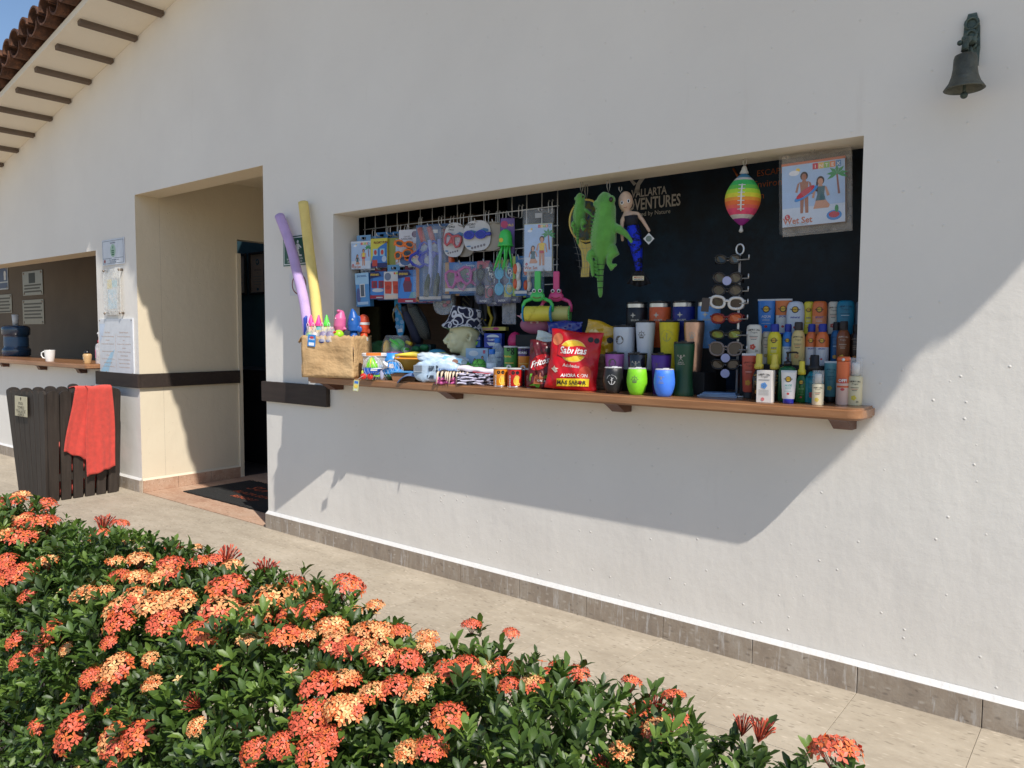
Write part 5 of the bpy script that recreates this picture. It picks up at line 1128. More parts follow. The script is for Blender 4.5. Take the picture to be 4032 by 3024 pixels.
# ================================================================== goods standing on the counter
Z = ZC+.0008
def cyl(r, eps=.0008):
    """bend a flat print round an upright surface of radius r (number or function of z)"""
    f_ = r if callable(r) else (lambda z: r)
    return lambda x, z: ((f_(z)+eps)*math.sin(x/f_(z)), -(f_(z)+eps)*math.cos(x/f_(z)), z)
def prof_r(prof):
    zs_ = [p[1] for p in prof]; rs_ = [p[0] for p in prof]
    return lambda z: float(np.interp(z, zs_, rs_))
def arc(mb, cx, cz, r, wd, a0, a1, fn, m=0, n=16):
    for k in range(n):
        a, b_ = a0+(a1-a0)*k/n, a0+(a1-a0)*(k+1)/n
        mb.add([fn(cx+q*math.cos(t_), cz+q*math.sin(t_)) for q, t_ in ((r-wd, a), (r, a), (r, b_), (r-wd, b_))], [(0, 1, 2, 3)], m)
def bar(mb, x0, z0, x1, z1, wd, fn, m=0, n=4):
    d = math.hypot(x1-x0, z1-z0); nx, nz_ = -(z1-z0)/d*wd/2, (x1-x0)/d*wd/2
    for k in range(n):
        a, b_ = k/n, (k+1)/n
        mb.add([fn(x0+(x1-x0)*q+s_*nx, z0+(z1-z0)*q+s_*nz_) for q, s_ in ((a, -1), (b_, -1), (b_, 1), (a, 1))], [(0, 1, 2, 3)], m)
def emblem(mb, kind, cx, cz, s_, fn, m=0):
    if kind == 'anchor':
        bar(mb, cx, cz-.9*s_, cx, cz+.5*s_, .16*s_, fn, m); arc(mb, cx, cz-.15*s_, .8*s_, .16*s_, math.pi*1.08, math.pi*1.92, fn, m)
        for q in (-1, 1): mb.add([fn(cx+q*.98*s_, cz-.25*s_), fn(cx+q*.55*s_, cz-.35*s_), fn(cx+q*.78*s_, cz-.02*s_)], [(0, 1, 2)], m)
        bar(mb, cx-.3*s_, cz+.25*s_, cx+.3*s_, cz+.25*s_, .14*s_, fn, m); mb.add([fn(cx-.25*s_, cz+1.1*s_), fn(cx, cz+.45*s_), fn(cx+.55*s_, cz+.8*s_), fn(cx+.1*s_, cz+.75*s_)], [(0, 1, 2, 3)], m)
        for k, ch in enumerate('PUERTO VALLARTA'):
            a = math.pi*(.93-.86*k/14); mb.text(ch, .30*s_, (cx+1.25*s_*math.cos(a), 0, cz+.25*s_+1.15*s_*math.sin(a)), m, fn, .02)
    elif kind == 'wheel':
        arc(mb, cx, cz, .8*s_, .13*s_, 0, 6.2832, fn, m, 24); mb.add([fn(cx-.35*s_, cz-.4*s_), fn(cx-.05*s_, cz-.4*s_), fn(cx-.05*s_, cz+.6*s_)], [(0, 1, 2)], m); mb.add([fn(cx+.05*s_, cz-.4*s_), fn(cx+.4*s_, cz-.4*s_), fn(cx+.05*s_, cz+.5*s_)], [(0, 1, 2)], m)
        for a in (0, .785, 1.57, 2.36, 3.14): bar(mb, cx+.78*s_*math.cos(a), cz+.78*s_*math.sin(a), cx+1.15*s_*math.cos(a), cz+1.15*s_*math.sin(a), .12*s_, fn, m, 1)
        mb.patch(cx-.6*s_, cx+.6*s_, cz-.95*s_, cz-.6*s_, fn, 0, m, 3)
    elif kind == 'whale':
        mb.disc((cx, 0, cz), .95*s_, .95*s_, m, 24, fn)
        f2 = lambda x, z: tuple(Vector(fn(x, z))*1.0+Vector((0, -.0006, 0)))
        mb.add([f2(cx-.7*s_, cz+.5*s_), f2(cx, cz+.05*s_), f2(cx+.7*s_, cz+.45*s_), f2(cx+.15*s_, cz+.18*s_), f2(cx-.1*s_, cz+.2*s_)], [(0, 1, 2, 3, 4)], m+1); mb.patch(cx-.85*s_, cx+.85*s_, cz-.12*s_, cz-.05*s_, f2, 0, m+1, 4)
        mb.add([f2(cx-.3*s_, cz-.3*s_), f2(cx+.25*s_, cz-.3*s_), f2(cx-.1*s_, cz-.8*s_)], [(0, 1, 2)], m+1)
    elif kind == 'seahorse':
        mb.add([fn(cx-.2*s_, cz+.9*s_), fn(cx+.2*s_, cz+.9*s_), fn(cx+.25*s_, cz+.2*s_), fn(cx, cz-.3*s_), fn(cx-.2*s_, cz+.2*s_)], [(0, 4, 3, 2, 1)], m)
        for q in (-1, 1):
            bar(mb, cx-q*.6*s_, cz-.7*s_, cx+q*.7*s_, cz+.6*s_, .10*s_, fn, m)
            for a in (-.25, 0, .25): bar(mb, cx+q*.7*s_, cz+.6*s_, cx+q*(1.0+a*.6)*s_, cz+(.85-a*.8)*s_, .12*s_, fn, m, 1)
        mb.text('PUERTO', .42*s_, (cx, 0, cz-1.25*s_), m, fn, .03).text('VALLARTA', .42*s_, (cx, 0, cz-1.7*s_), m, fn, .03)
    elif kind == 'star':
        mb.add([fn(cx+(.9 if k % 2 == 0 else .32)*s_*math.sin(math.pi*k/4), cz+(.9 if k % 2 == 0 else .32)*s_*math.cos(math.pi*k/4)) for k in range(8)], [tuple(range(8))[::-1]], m); mb.text('ESCAPE', .75*s_, (cx+.6*s_, 0, cz-1.75*s_), m, fn, .02)
LASER = mat((.42, .40, .36), .35, .1, metal=.5); LASERD = mat((.16, .145, .13), .4, .1, metal=.4)
GT = 'insulated tumblers on the counter'
def tumbler(label, X, Y, z, prof, body, lid='flat', kind=None, ex=0, ez=.1, es=.02, em=LASER, rim=None, rz=None, name='tumbler', bg=None):
    rz = th_ray(X, Y)*.8 if rz is None else rz
    t = thing(name, label, 'tumbler', (X, Y, z), rz, GT)
    MB().lathe(prof, 28).build('body', body, t, sharp=50)
    rt, zt = prof[-1][0], prof[-1][1]
    if rim: MB().lathe([(rt+.0004, zt+.0003), (rt+.0008, zt+.018), (rt-.001, zt+.019)], 28).build('steel_rim', STEEL, t, sharp=40); zt += .019
    if lid == 'flat':
        MB().lathe([(rt-.001, zt+.0005), (rt+.0008, zt+.003), (rt+.0006, zt+.007), (rt-.006, zt+.0085), (0, zt+.007)], 28).box(-.012, .012, -rt+.004, -.008, zt+.007, zt+.013, bev=.002).build('lid', mat((.022, .022, .025), .25, .1), t, sharp=50)
    elif lid == 'clear':
        MB().lathe([(rt-.001, zt+.0005), (rt+.001, zt+.003), (rt-.002, zt+.006), (0, zt+.005)], 28).box(-.006, .020, -.014, .010, zt+.004, zt+.009, bev=.002).build('lid', clear((.9, .9, .9), .45), t)
    if kind:
        fn = cyl(prof_r(prof), .0009); mb = MB(); emblem(mb, kind, ex, ez, es, fn); mb.build('emblem', [em, body], t)
WINE = [(.026, 0), (.030, .003), (.036, .015), (.0425, .035), (.0455, .055), (.0455, .072), (.043, .095), (.0405, .113), (.0395, .114)]
def matte(r, g_, b_): return mat(srgb(r, g_, b_), .42, .06, 60, .15, 700)
BLK = mat((.014, .014, .016), .38, .1, 60, .15, 700)
tumbler('stubby black wine tumbler with a white anchor, front row beside the chip bag', -1.835, -.145, Z, WINE, BLK, 'clear', 'anchor', -.002, .058, .018, C(200, 200, 200), name='wine_tumbler')
tumbler('stubby lime green wine tumbler, front row middle', -1.712, -.145, Z, WINE, matte(135, 215, 40), 'clear', 'wheel', -.006, .07, .015, LASERD, name='wine_tumbler')
tumbler('stubby bright blue wine tumbler, front row right', -1.574, -.15, Z, WINE, matte(70, 130, 240), 'clear', 'seahorse', -.010, .078, .012, LASER, name='wine_tumbler')
SLIM = [(.034, 0), (.035, .002), (.0365, .02), (.041, .10), (.0455, .174), (.0445, .175)]
tumbler('slim pink lilac tumbler behind the black wine tumbler', -1.898, -.03, Z, SLIM, matte(170, 95, 165), 'flat', 'whale', -.008, .135, .020, LASERD)
tumbler('slim glossy black tumbler behind the lime wine tumbler', -1.776, -.03, Z, SLIM, mat((.016, .017, .02), .15, .1, coat=.5), 'flat', 'seahorse', -.004, .13, .017)
tumbler('slim deep purple tumbler behind the bright blue wine tumbler', -1.646, -.045, Z, SLIM, matte(82, 42, 140), 'flat', 'seahorse', -.016, .13, .014, mat((.12, .06, .16), .4))
PILS = [(.043, 0), (.0445, .003), (.043, .02), (.0375, .075), (.0375, .10), (.042, .16), (.0455, .215), (.0455, .228), (.0445, .229)]
tumbler('tall dark green pilsner tumbler standing at the right of the front cups', -1.530, -.055, Z, PILS, matte(28, 72, 45), 'flat', 'seahorse', -.010, .165, .016)
# black riser steps the back cups stand on
t = thing('display_riser', 'black stepped display riser under the back rows of cups', 'display riser', (-1.69, .19, Z))
RM = mat((.010, .010, .011), .7, .2, 10)
MB().box(-.30, .22, -.165, -.052, 0, .100, bev=.002).build('lower_step', RM, t); MB().box(-.30, .22, -.05, .075, 0, .205, bev=.002).build('upper_step', RM, t)
CONE = [(.0325, 0), (.033, .002), (.0345, .03), (.040, .12), (.0455, .19), (.0462, .222), (.045, .223)]
ZR = Z+.1008; ZR2 = Z+.2058
MUGP = [(.040, 0), (.041, .002), (.041, .055), (.0425, .065), (.050, .082), (.052, .09), (.0525, .19), (.0520, .2), (.051, .201)]
tumbler('white wide mug tumbler with a dark round badge, left of the riser', -1.912, .078, ZR, MUGP, mat(srgb(205, 210, 216), .3, .04, coat=.3), 'flat', 'whale', -.018, .14, .022, LASERD)
tumbler('white tapered tumbler with a ship wheel emblem, on the riser', -1.797, .078, ZR, CONE, mat(srgb(208, 212, 218), .3, .04, coat=.3), 'flat', 'wheel', -.014, .165, .017, LASERD)
tumbler('yellow tapered tumbler with a faint anchor, on the riser', -1.672, .078, ZR, CONE, matte(220, 200, 30), 'flat', 'anchor', -.008, .155, .021, mat((.42, .38, .10), .4))
tumbler('copper metallic tapered tumbler at the right end of the riser', -1.544, .07, ZR, CONE, mat((.58, .36, .26), .3, .06, 80, .1, 300, metal=.85), 'flat', 'wheel', -.006, .165, .015)
TALL = [(.034, 0), (.035, .002), (.036, .06), (.043, .085), (.0515, .10), (.0525, .192), (.0515, .193)]
for lab, X, col in (('black cup with a steel rim and star, rear row left', -1.914, (24, 24, 30)), ('orange cup with a steel rim and star, rear row', -1.786, (215, 95, 45)), ('navy blue cup with a steel rim and star, rear row', -1.661, (30, 40, 120)), ('light blue cup with a steel rim beside the sunglasses rack', -1.533, (110, 165, 225))):
    tumbler(lab, X, .20, ZR2, TALL, matte(*col), 'flat', 'star', -.014, .155, .016, LASER, True)
# clear tray with phone pouches
t = thing('card_stack', 'flat stack of pale plastic packs lying at the foot of the sunglasses rack', 'packs', (-1.39, .0, Z), .2)
for k in range(3): MB().box(-.085+.01*k, .085-.006*k, -.035, .05, .0+.0062*k, .0055+.0062*k, bev=.001, M=Rm(.06*k, 'Z')).build('pack', C(150-20*k, 165-10*k, 185, .3), t)

# ---------------- sunglasses rack
rk = thing('sunglasses_rack', 'white wire sunglasses rack with a ring on top', 'sunglasses rack', (-1.338, .07, Z))
MB().tube([(0, 0, .0), (0, 0, .615)], .0055, 8).build('pole', WIRE, rk); MB().tube([(.017*math.cos(a), 0, .637+.022*math.sin(a)) for a in [2*math.pi*k/20 for k in range(21)]], .004, 6, caps=False).build('top_ring', WIRE, rk)
MB().tube([(-.09, -.06, .004), (.06, -.06, .004), (.06, .06, .004), (-.09, .06, .004), (-.09, -.06, .004)], .004, 6).build('base', WIRE, rk)
GL = [(.592, 'black wraparound', (20, 22, 24), (12, 13, 14), .105, .04), (.512, 'dark tortoise round', (30, 27, 26), (20, 19, 19), .122, .05), (.458, 'dark oversized round', (24, 22, 22), (28, 25, 22), .128, .05),
      (.405, 'thick white framed', (215, 212, 205), (48, 42, 36), .140, .052), (.338, 'red and amber mirrored', (120, 28, 26), (150, 66, 20), .132, .042), (.268, 'yellow green mirrored', (24, 26, 22), (92, 100, 26), .130, .040),
      (.205, 'grey rimmed cat eye', (125, 112, 105), (14, 14, 18), .138, .062), (.138, 'plain black', (14, 14, 15), (10, 10, 11), .118, .044)]
for k, (z, nm, fc, lc, w_, h_) in enumerate(GL):
    mb = MB().tube([(.055, -.036, z+.016), (.055, -.036, z), (.05, -.020, z-.002), (-.055, -.020, z-.002), (-.06, -.036, z), (-.06, -.036, z+.014)], .0028, 6); mb.tube([(0, -.020, z-.002), (0, 0, z-.002)], .0028, 6); mb.build('arm', WIRE, rk)
    f_, l_ = glasses_geo(w_, h_, .0045 if k != 3 else .0065, True, 0.9 if k in (1, 2) else .3, .018 if k in (0, 4, 5) else .008, .11)
    g_ = tag(f_.build('sunglasses', C(*fc, .25), None, (-1.372, .022, Z+z), (.05, random.uniform(-.03, .03)+(.06 if k == 3 else 0), .36+random.uniform(-.05, .05))), nm+' sunglasses, '+('topmost on' if k == 0 else 'lowest on' if k == 7 else 'hung midway on')+' the white rack', 'sunglasses', 'sunglasses on the white rack')
    l_.build('lens', mat(srgb(*lc), .06, .25, 30, spec=.9, metal=.55 if k in (3, 4, 5) else .1), g_)
    if k in (1, 6, 7): MB().lathe([(.019, 0), (.019, .001)], 16, 0, T(.0, -.02, -.012 if k == 1 else -.036) @ Rm(math.pi/2, 'X')).build('price_tag', C(160, 165, 200), g_)
    if k == 3: MB().box(-.105, -.072, .0, .002, -.045, .015).build('price_tag', C(70, 62, 58), g_)

# ---------------- sun care bottles
LBL = C(215, 214, 210); SUNY2 = C(225, 180, 55, .4); EMB = C(45, 40, 34); BLU = C(40, 55, 150); ORN = C(225, 110, 50); RED = C(190, 60, 60)
GS = 'sun care bottles at the right end of the counter'
def bottle(label, X, Y, z, r, h, kind, body, cap, brand, body2=None, ey=.62, small='', num='', face=0, ink=None):
    t = thing('sunscreen_bottle', label, 'sunscreen', (X, Y, z), th_ray(X, Y)*.7+face, GS)
    hb = h; mats = [body, body2 or body]
    if kind == 'spray': hb = h*.80; pr = [(r*.9, 0), (r, .003), (r, hb*.55), (r*.99, hb*.80), (r*.86, hb*.92), (r*.60, hb), (r*.55, hb+.001)]
    elif kind == 'round': pr = [(r*.75, 0, 0), (r*.9, .003), (r, h*.3), (r*1.02, h*.6), (r*.95, h*.85), (r*.75, h*.96), (r*.3, h)]
    elif kind == 'flat': pr = [(r*.94, 0), (r, .003), (r*.93, h*.4), (r*.98, h*.8), (r*.9, h*.94), (r*.7, h*.99), (r*.5, h)]
    elif kind == 'tube': pr = [(r*.72, h*.14), (r*.80, h*.16), (r*.92, h*.6), (r, h*.95)]
    elif kind == 'pump': hb = h*.70; pr = [(r*.9, 0), (r, .004), (r, hb*.82), (r*.85, hb*.94), (r*.4, hb)]
    elif kind == 'oil': hb = h*.66; pr = [(r*.85, 0), (r, .003), (r, hb*.72), (r*.7, hb*.9), (r*.42, hb)]
    elif kind == 'can': hb = h*.90; pr = [(r*.95, 0), (r, .003), (r, hb*.5, 1), (r, hb, 1)]
    elif kind == 'slim': hb = h*.62; pr = [(r*.95, 0), (r, .003), (r, hb*.95), (r*.8, hb)]
    if body2 and kind != 'can':
        q = [p[:2] for p in pr]; zc = q[0][1]+(q[-1][1]-q[0][1])*.55; rc = prof_r(q)
        pr = [p for p in q if p[1] < zc-1e-4]+[(rc(zc), zc, 1)]+[(p[0], p[1], 1) for p in q if p[1] > zc+1e-4]
    MB().lathe(pr, 24, ey=ey if kind not in ('spray', 'can', 'slim') else 1).build('body', mats, t, sharp=50)
    rr = prof_r([p[:2] for p in pr]); e_ = ey if kind not in ('spray', 'can', 'slim') else 1.0
    base = cyl(rr, .0007); fn = lambda x, zz: (base(x, zz)[0], base(x, zz)[1]*e_-.0003, zz)
    capm = cap
    if kind == 'spray': MB().lathe([(r*.60, hb+.0015), (r*.62, hb+.004), (r*.62, h*.965), (r*.52, h), (0, h)], 20).build('cap', capm, t, sharp=50)
    elif kind == 'tube':
        MB().lathe([(r*.60, 0), (r*.70, .002), (r*.70, h*.135), (r*.66, h*.14)], 20, ey=.8).build('cap', capm, t, sharp=50); MB().box(-r, r, -.003, .003, h*.95, h*1.0, bev=.001).build('crimp', LBL, t)
    elif kind == 'pump':
        MB().lathe([(r*.42, hb+.001), (r*.45, hb+.018), (r*.15, hb+.02), (r*.12, h*.94), (r*.2, h*.95), (r*.2, h*.98), (0, h*.985)], 14).tube([(0, 0, h*.965), (r*.9, -.004, h*.97), (r*1.1, -.006, h*.95)], .004, 6).build('pump_head', capm, t)
    elif kind == 'oil': MB().lathe([(r*.44, hb+.001), (r*.70, hb+.004), (r*.68, hb+.020), (r*.50, hb+.024), (r*.47, h*.985), (r*.40, h), (0, h)], 14).build('spray_head', capm, t)
    elif kind == 'can': MB().lathe([(r*.98, hb+.0015), (r*.98, h*.96), (r*.85, h), (0, h)], 20).build('cap', capm, t); MB().lathe([(.006, 0), (.006, .002), (0, .003)], 10, 0, T(0, -r*.99, h*.94) @ Rm(math.pi/2, 'X')).build('nozzle', LBL, t)
    elif kind == 'slim':
        MB().lathe([(r*.55, hb+.001), (r*.55, h*.86), (r*.5, h*.90), (0, h*.90)], 14).build('spray_head', LBL, t); MB().lathe([(r*.98, hb+.002), (r*.98, h), (0, h)], 20).build('cap', clear(fac=.22), t)
    elif kind == 'flat': MB().lathe([(r*.62, -.001), (r*.6, -.014)], 16, ey=.7) if False else None
    p_ = MB(); z0 = pr[0][1]; H_ = pr[-1][1]-z0
    if brand == 'B':     # round sun face over wordmark
        p_.disc((0, 0, z0+H_*.74), r*.40, r*.40, 0, 18, fn); f2 = lambda x, zz: (fn(x, zz)[0], fn(x, zz)[1]-.0006, zz)
        p_.disc((0, 0, z0+H_*.745), r*.30, r*.30, 1, 16, f2); f3 = lambda x, zz: (fn(x, zz)[0], fn(x, zz)[1]-.0012, zz)
        p_.text('Banana Boat', r*.24, (0, 0, z0+H_*.73), 0, f3, .01); p_.text(small or 'AQUA', r*.36, (0, 0, z0+H_*.48), 2, fn, .02, .2)
        p_.disc((0, 0, z0+H_*.20), r*.17, r*.15, 3, 12, fn); p_.patch(-r*.5, r*.5, z0+H_*.29, z0+H_*.30, fn, 0, 4)
        for k in range(2): p_.patch(-r*.4, r*.4, z0+H_*(.42-.04*k), z0+H_*(.43-.04*k), fn, 0, 4)
    elif brand == 'H':   # arched wordmark, script line, flowers
        for k, ch in enumerate('HAWAIIAN'):
            q = (k-3.5)/3.5; p_.text(ch, r*.32, (q*r*.68, 0, z0+H_*(.80-.018*q*q)), 0, fn, .02)
        p_.text('Tropic', r*.36, (0, 0, z0+H_*.71), 0, fn, 0, .3)
        for k in range(3): p_.patch(-r*(.55-.1*k), r*(.55-.1*k), z0+H_*(.60-.05*k), z0+H_*(.615-.05*k), fn, 0, 2 if k == 1 else 0)
        for k in range(5): a = 1.26*k; p_.disc((-r*.1+r*.22*math.cos(a), 0, z0+H_*.26+r*.22*math.sin(a)), r*.17, r*.17, 3, 9, fn)
        if num: p_.text(num, r*.36, (r*.4, 0, z0+H_*.10), 0, fn, .01)
    elif brand == 'O':
        p_.disc((0, 0, z0+H_*.56), r*.62, r*.42, 3, 20, fn); p_.text('OFF!', r*.62, (0, 0, z0+H_*.53), 2, lambda x, zz: (fn(x, zz)[0], fn(x, zz)[1]-.0006, zz), .03); p_.patch(-r*.9, r*.9, z0+H_*.40, z0+H_*.44, fn, 0, 1); p_.disc((0, 0, z0+H_*.36), r*.3, r*.2, 3, 12, fn)
    ink = ink or [EMB, SUNY2, BLU, RED, LBL]
    p_.build('label_print', ink, t)
    return t
IH = lambda fl, txt=(45, 38, 32), acc=(190, 80, 60): [C(*txt), SUNY2, C(*acc), C(*fl), LBL]
b_ = bottle
# back tier on a riser
t = thing('display_riser', 'black stepped riser under the back rows of sun care bottles', 'display riser', (-1.06, .17, Z))
MB().box(-.26, .22, -.115, -.005, 0, .142, bev=.002).build('lower_step', RM, t); MB().box(-.26, .22, -.003, .13, 0, .272, bev=.002).build('upper_step', RM, t)
Z1 = Z+.1428; Z2 = Z+.2728
bb = matte
b_('big blue sunscreen tube with a white crimp, back row left', -1.278, .24, Z2-.02, .039, .175, 'tube', C(60, 130, 210, .35), C(60, 90, 180), 'B', C(60, 130, 210, .35), .6, 'AQUA', ink=[EMB, SUNY2, C(230, 230, 235), RED, LBL])
b_('orange and white sunscreen tube with a white crimp, back row', -1.206, .25, Z2-.02, .036, .175, 'tube', C(215, 215, 212, .35), C(60, 90, 180), 'B', C(220, 120, 60, .35), .6, 'SPORT')
b_('white round shouldered sunscreen bottle, back row', -1.145, .225, Z2, .037, .142, 'round', C(205, 212, 222, .35), BLU, 'B', None, .5, 'mineral')
b_('yellow sunscreen bottle, back row', -1.096, .25, Z2, .024, .14, 'flat', C(225, 205, 60, .35), BLU, 'B', None, .6, 'KIDS')
b_('orange topped sunscreen bottle, back row', -1.043, .225, Z2, .031, .14, 'flat', C(226, 140, 95, .35), BLU, 'B', C(225, 115, 55, .35), .55, 'SPORT')
b_('cream sunscreen bottle half hidden, back row', -.993, .25, Z2, .025, .138, 'flat', C(215, 205, 185, .35), BLU, 'H', None, .6, ink=IH((190, 80, 60)))
b_('teal sunscreen bottle, back row right', -.938, .225, Z2, .036, .14, 'flat', C(20, 120, 150, .35), BLU, 'H', None, .5, ink=IH((180, 200, 210), (20, 70, 95), (200, 215, 220)))
b_('grey bottle at the window edge, back row', -.885, .25, Z2, .022, .135, 'flat', C(120, 130, 140, .35), BLU, '', None, .6)
# middle tier
b_('tall cream sunscreen bottle with red flowers, middle row left', -1.276, .095, Z1+.04, .033, .130, 'flat', C(218, 212, 198, .35), LBL, 'H', None, .55, '', '30', ink=IH((200, 80, 60)))
b_('cream bottle tucked behind the yellow spray, middle row', -1.232, .13, Z1, .022, .14, 'flat', C(200, 190, 170, .35), LBL, 'H', None, .6, ink=IH((170, 140, 60)))
b_('yellow spray can with a blue cap, middle row', -1.188, .10, Z1, .0285, .172, 'spray', C(230, 212, 50, .35), BLU, 'B', None, 1, 'KIDS')
b_('blue and white spray can with a blue cap, middle row', -1.140, .125, Z1, .023, .172, 'spray', C(190, 205, 220, .35), BLU, 'B', C(50, 120, 200, .35), 1, 'AQUA')
b_('gold spray bottle with a dark cap, middle row', -1.088, .10, Z1, .027, .18, 'spray', C(215, 190, 125, .35), C(52, 46, 42), 'H', None, 1, '', '50', ink=IH((200, 150, 90)))
b_('left orange and white spray can, middle row', -1.042, .125, Z1, .024, .172, 'spray', C(205, 205, 210, .35), BLU, 'B', C(220, 115, 60, .35), 1, 'SPORT')
b_('right orange and white spray can, middle row', -.990, .10, Z1, .0255, .172, 'spray', C(205, 208, 215, .35), BLU, 'B', C(225, 115, 55, .35), 1, 'SPORT')
b_('deep blue spray with a black cap, middle row', -.944, .125, Z1, .021, .18, 'spray', C(25, 90, 140, .35), C(24, 24, 26), 'H', None, 1, ink=IH((200, 150, 60), (15, 50, 80), (180, 200, 210)))
b_('brown tanning spray with a dark cap, middle row', -.908, .10, Z1, .0255, .182, 'spray', C(130, 72, 36, .35), C(48, 40, 36), 'H', None, 1, ink=IH((220, 180, 70), (210, 190, 170), (190, 150, 120)))
b_('dark brown spray at the window edge, middle row', -.868, .13, Z1, .022, .17, 'spray', C(52, 36, 28, .35), C(30, 26, 24), 'H', None, 1, ink=IH((190, 120, 50), (150, 130, 110), (150, 120, 100)))
# counter row
b_('coral red sunscreen tube on the counter, far left of the group', -1.256, .0, Z, .031, .19, 'tube', C(190, 82, 62, .35), C(30, 26, 26), 'H', None, .6, ink=IH((200, 150, 50), (110, 40, 34), (215, 190, 180)))
b_('left brown tanning oil bottle with a yellow sprayer', -1.203, -.03, Z, .027, .19, 'oil', C(48, 26, 14, .2), C(228, 205, 80, .35), 'H', None, .75, ink=IH((190, 130, 50), (190, 150, 60), (190, 160, 110)))
b_('right brown tanning oil bottle with a yellow sprayer', -1.137, -.03, Z, .027, .19, 'oil', C(48, 26, 14, .2), C(228, 205, 80, .35), 'H', None, .75, ink=IH((190, 130, 50), (190, 150, 60), (190, 160, 110)))
b_('green gel bottle with a black pump', -1.079, -.045, Z, .036, .205, 'pump', C(22, 92, 50, .2), C(28, 22, 22, .3), 'B', None, .6, 'ALOE', ink=[EMB, SUNY2, C(120, 190, 120), RED, C(90, 160, 100)])
b_('green gel bottle with a yellow cap', -1.020, -.05, Z, .0225, .165, 'oil', C(30, 100, 45, .2), C(225, 205, 60, .35), 'B', None, .7, 'ALOE', ink=[EMB, SUNY2, C(120, 190, 120), RED, C(90, 160, 100)])
b_('teal gel bottle with a black cap', -.975, -.04, Z, .036, .19, 'oil', C(15, 125, 140, .2), C(22, 22, 24), 'H', None, .6, ink=IH((150, 50, 60), (10, 70, 85), (15, 90, 110)))
b_('pale teal lotion tube with yellow flowers', -.932, .03, Z, .0255, .165, 'tube', C(95, 160, 170, .35), C(28, 28, 30), 'H', None, .6, ink=IH((215, 205, 90), (50, 100, 115), (60, 120, 130)))
b_('orange and white insect spray can', -.866, -.035, Z, .0255, .186, 'can', C(222, 190, 175, .35), C(220, 105, 55, .35), 'O', C(222, 110, 60, .35), 1, ink=[EMB, C(220, 100, 50), C(235, 235, 230), C(205, 80, 85), LBL])
b_('cream mist bottle with a clear cap at the right end of the counter', -.823, -.03, Z, .026, .182, 'slim', C(222, 210, 170, .35), LBL, 'H', None, 1, '', '30', ink=IH((220, 200, 70)))
b_('small cream mist bottle with a clear cap, front row', -.934, -.12, Z, .0215, .133, 'slim', C(224, 212, 180, .35), LBL, 'H', None, 1, ink=IH((215, 190, 80)))
b_('white lotion tube standing on a blue cap, front row', -1.042, -.135, Z, .029, .130, 'tube', C(222, 222, 222, .3), C(35, 45, 150, .3), 'B', None, .6, 'ALOE', ink=[EMB, SUNY2, C(80, 170, 160), RED, C(50, 160, 150)])
t = thing('sunscreen_box', 'white lotion carton with arched lettering, front row', 'box', (-1.130, -.145, Z), .05, GS)
MB().box(-.030, .030, -.019, .022, 0, .128, bev=.001).build('carton', C(218, 212, 206, .45), t); mb = MB()
for k, ch in enumerate('HAWAIIAN'): q = (k-3.5)/3.5; mb.text(ch, .0095, (q*.019, -.0203, .110-.003*q*q), 0, bold=.02)
mb.text('Tropic', .011, (0, -.0203, .100), 0, shear=.3); mb.box(-.022, .022, -.0203, -.0198, .09, .092, 1)
for k in range(5): a = 1.26*k; mb.disc((.0+.007*math.cos(a), -.0203, .068+.007*math.sin(a)), .006, .006, 2, 9)
for k in range(4): mb.box(-.02, .02, -.0203, -.0199, .05-.006*k, .051-.006*k, 1)
mb.disc((-.004, -.0203, .014), .007, .007, 3, 12); mb.build('print', [EMB, GREYINK, C(100, 150, 210), C(215, 120, 120)], t)

# ---------------- snacks
def bag(name, label, cat, X, Y, z, w_, h_, d_, rz, body, tilt=(0, 0), group=None, seed=1, crimp=True, mats=None, zone=None):
    t = thing(name, label, cat, (X, Y, z), (tilt[0], tilt[1], rz), group); rnd = random.Random(seed); ph = [rnd.uniform(0, 6.28) for _ in range(6)]
    def dep(u, v): 
        e_ = (max(0, 1-abs(2*u-1)**2.6))*(max(0, 1-abs(2*v-1)**3.2))**.7
        return d_/2*e_**.6+.0035*(math.sin(u*17+v*9+ph[0])+math.sin(v*23-u*11+ph[1])*.7+math.sin(u*37+ph[2]+v*30)*.35)*min(1, e_*3+.15)
    def half(v): return w_/2*(1-.05*math.sin(math.pi*v)+.012*math.sin(v*19+ph[3]))
    f_ = lambda u, v: ((2*u-1)*half(v), -abs(dep(u, v))-.0008, h_*v+.004*math.sin(u*8+ph[4])*(1 if v > .9 else 0))
    k_ = lambda u, v: ((2*u-1)*half(v), abs(dep(u, 1-v) if False else dep(u, v))*.8+.0008, h_*v+.004*math.sin(u*8+ph[4])*(1 if v > .9 else 0))
    mb = MB().surf(f_, 34, 40, 0, None, True, zone); mb.surf(lambda u, v: k_(1-u, v), 20, 24, 0)
    mb.build('bag', mats or body, t)
    def fn(x, zz, e_=.0012):
        v = min(.999, max(.001, zz/h_)); u = min(.999, max(.001, .5+x/(2*half(v)))); p = f_(u, v); return (x, p[1]-e_, zz)
    return t, fn
def foil(r, g_, b_, rough=.28): return mat(srgb(r, g_, b_), rough, .06, 12, .25, 28, spec=.7, coat=.25)
def octa(mb, fn, x, z, s_, m, e_=0): mb.add([fn(x+s_*math.cos(a), z+s_*math.sin(a)) for a in [math.pi/8+math.pi/4*k for k in range(8)]], [tuple(range(8))], m)
f2 = lambda fn, e_: (lambda x, z: fn(x, z, e_))
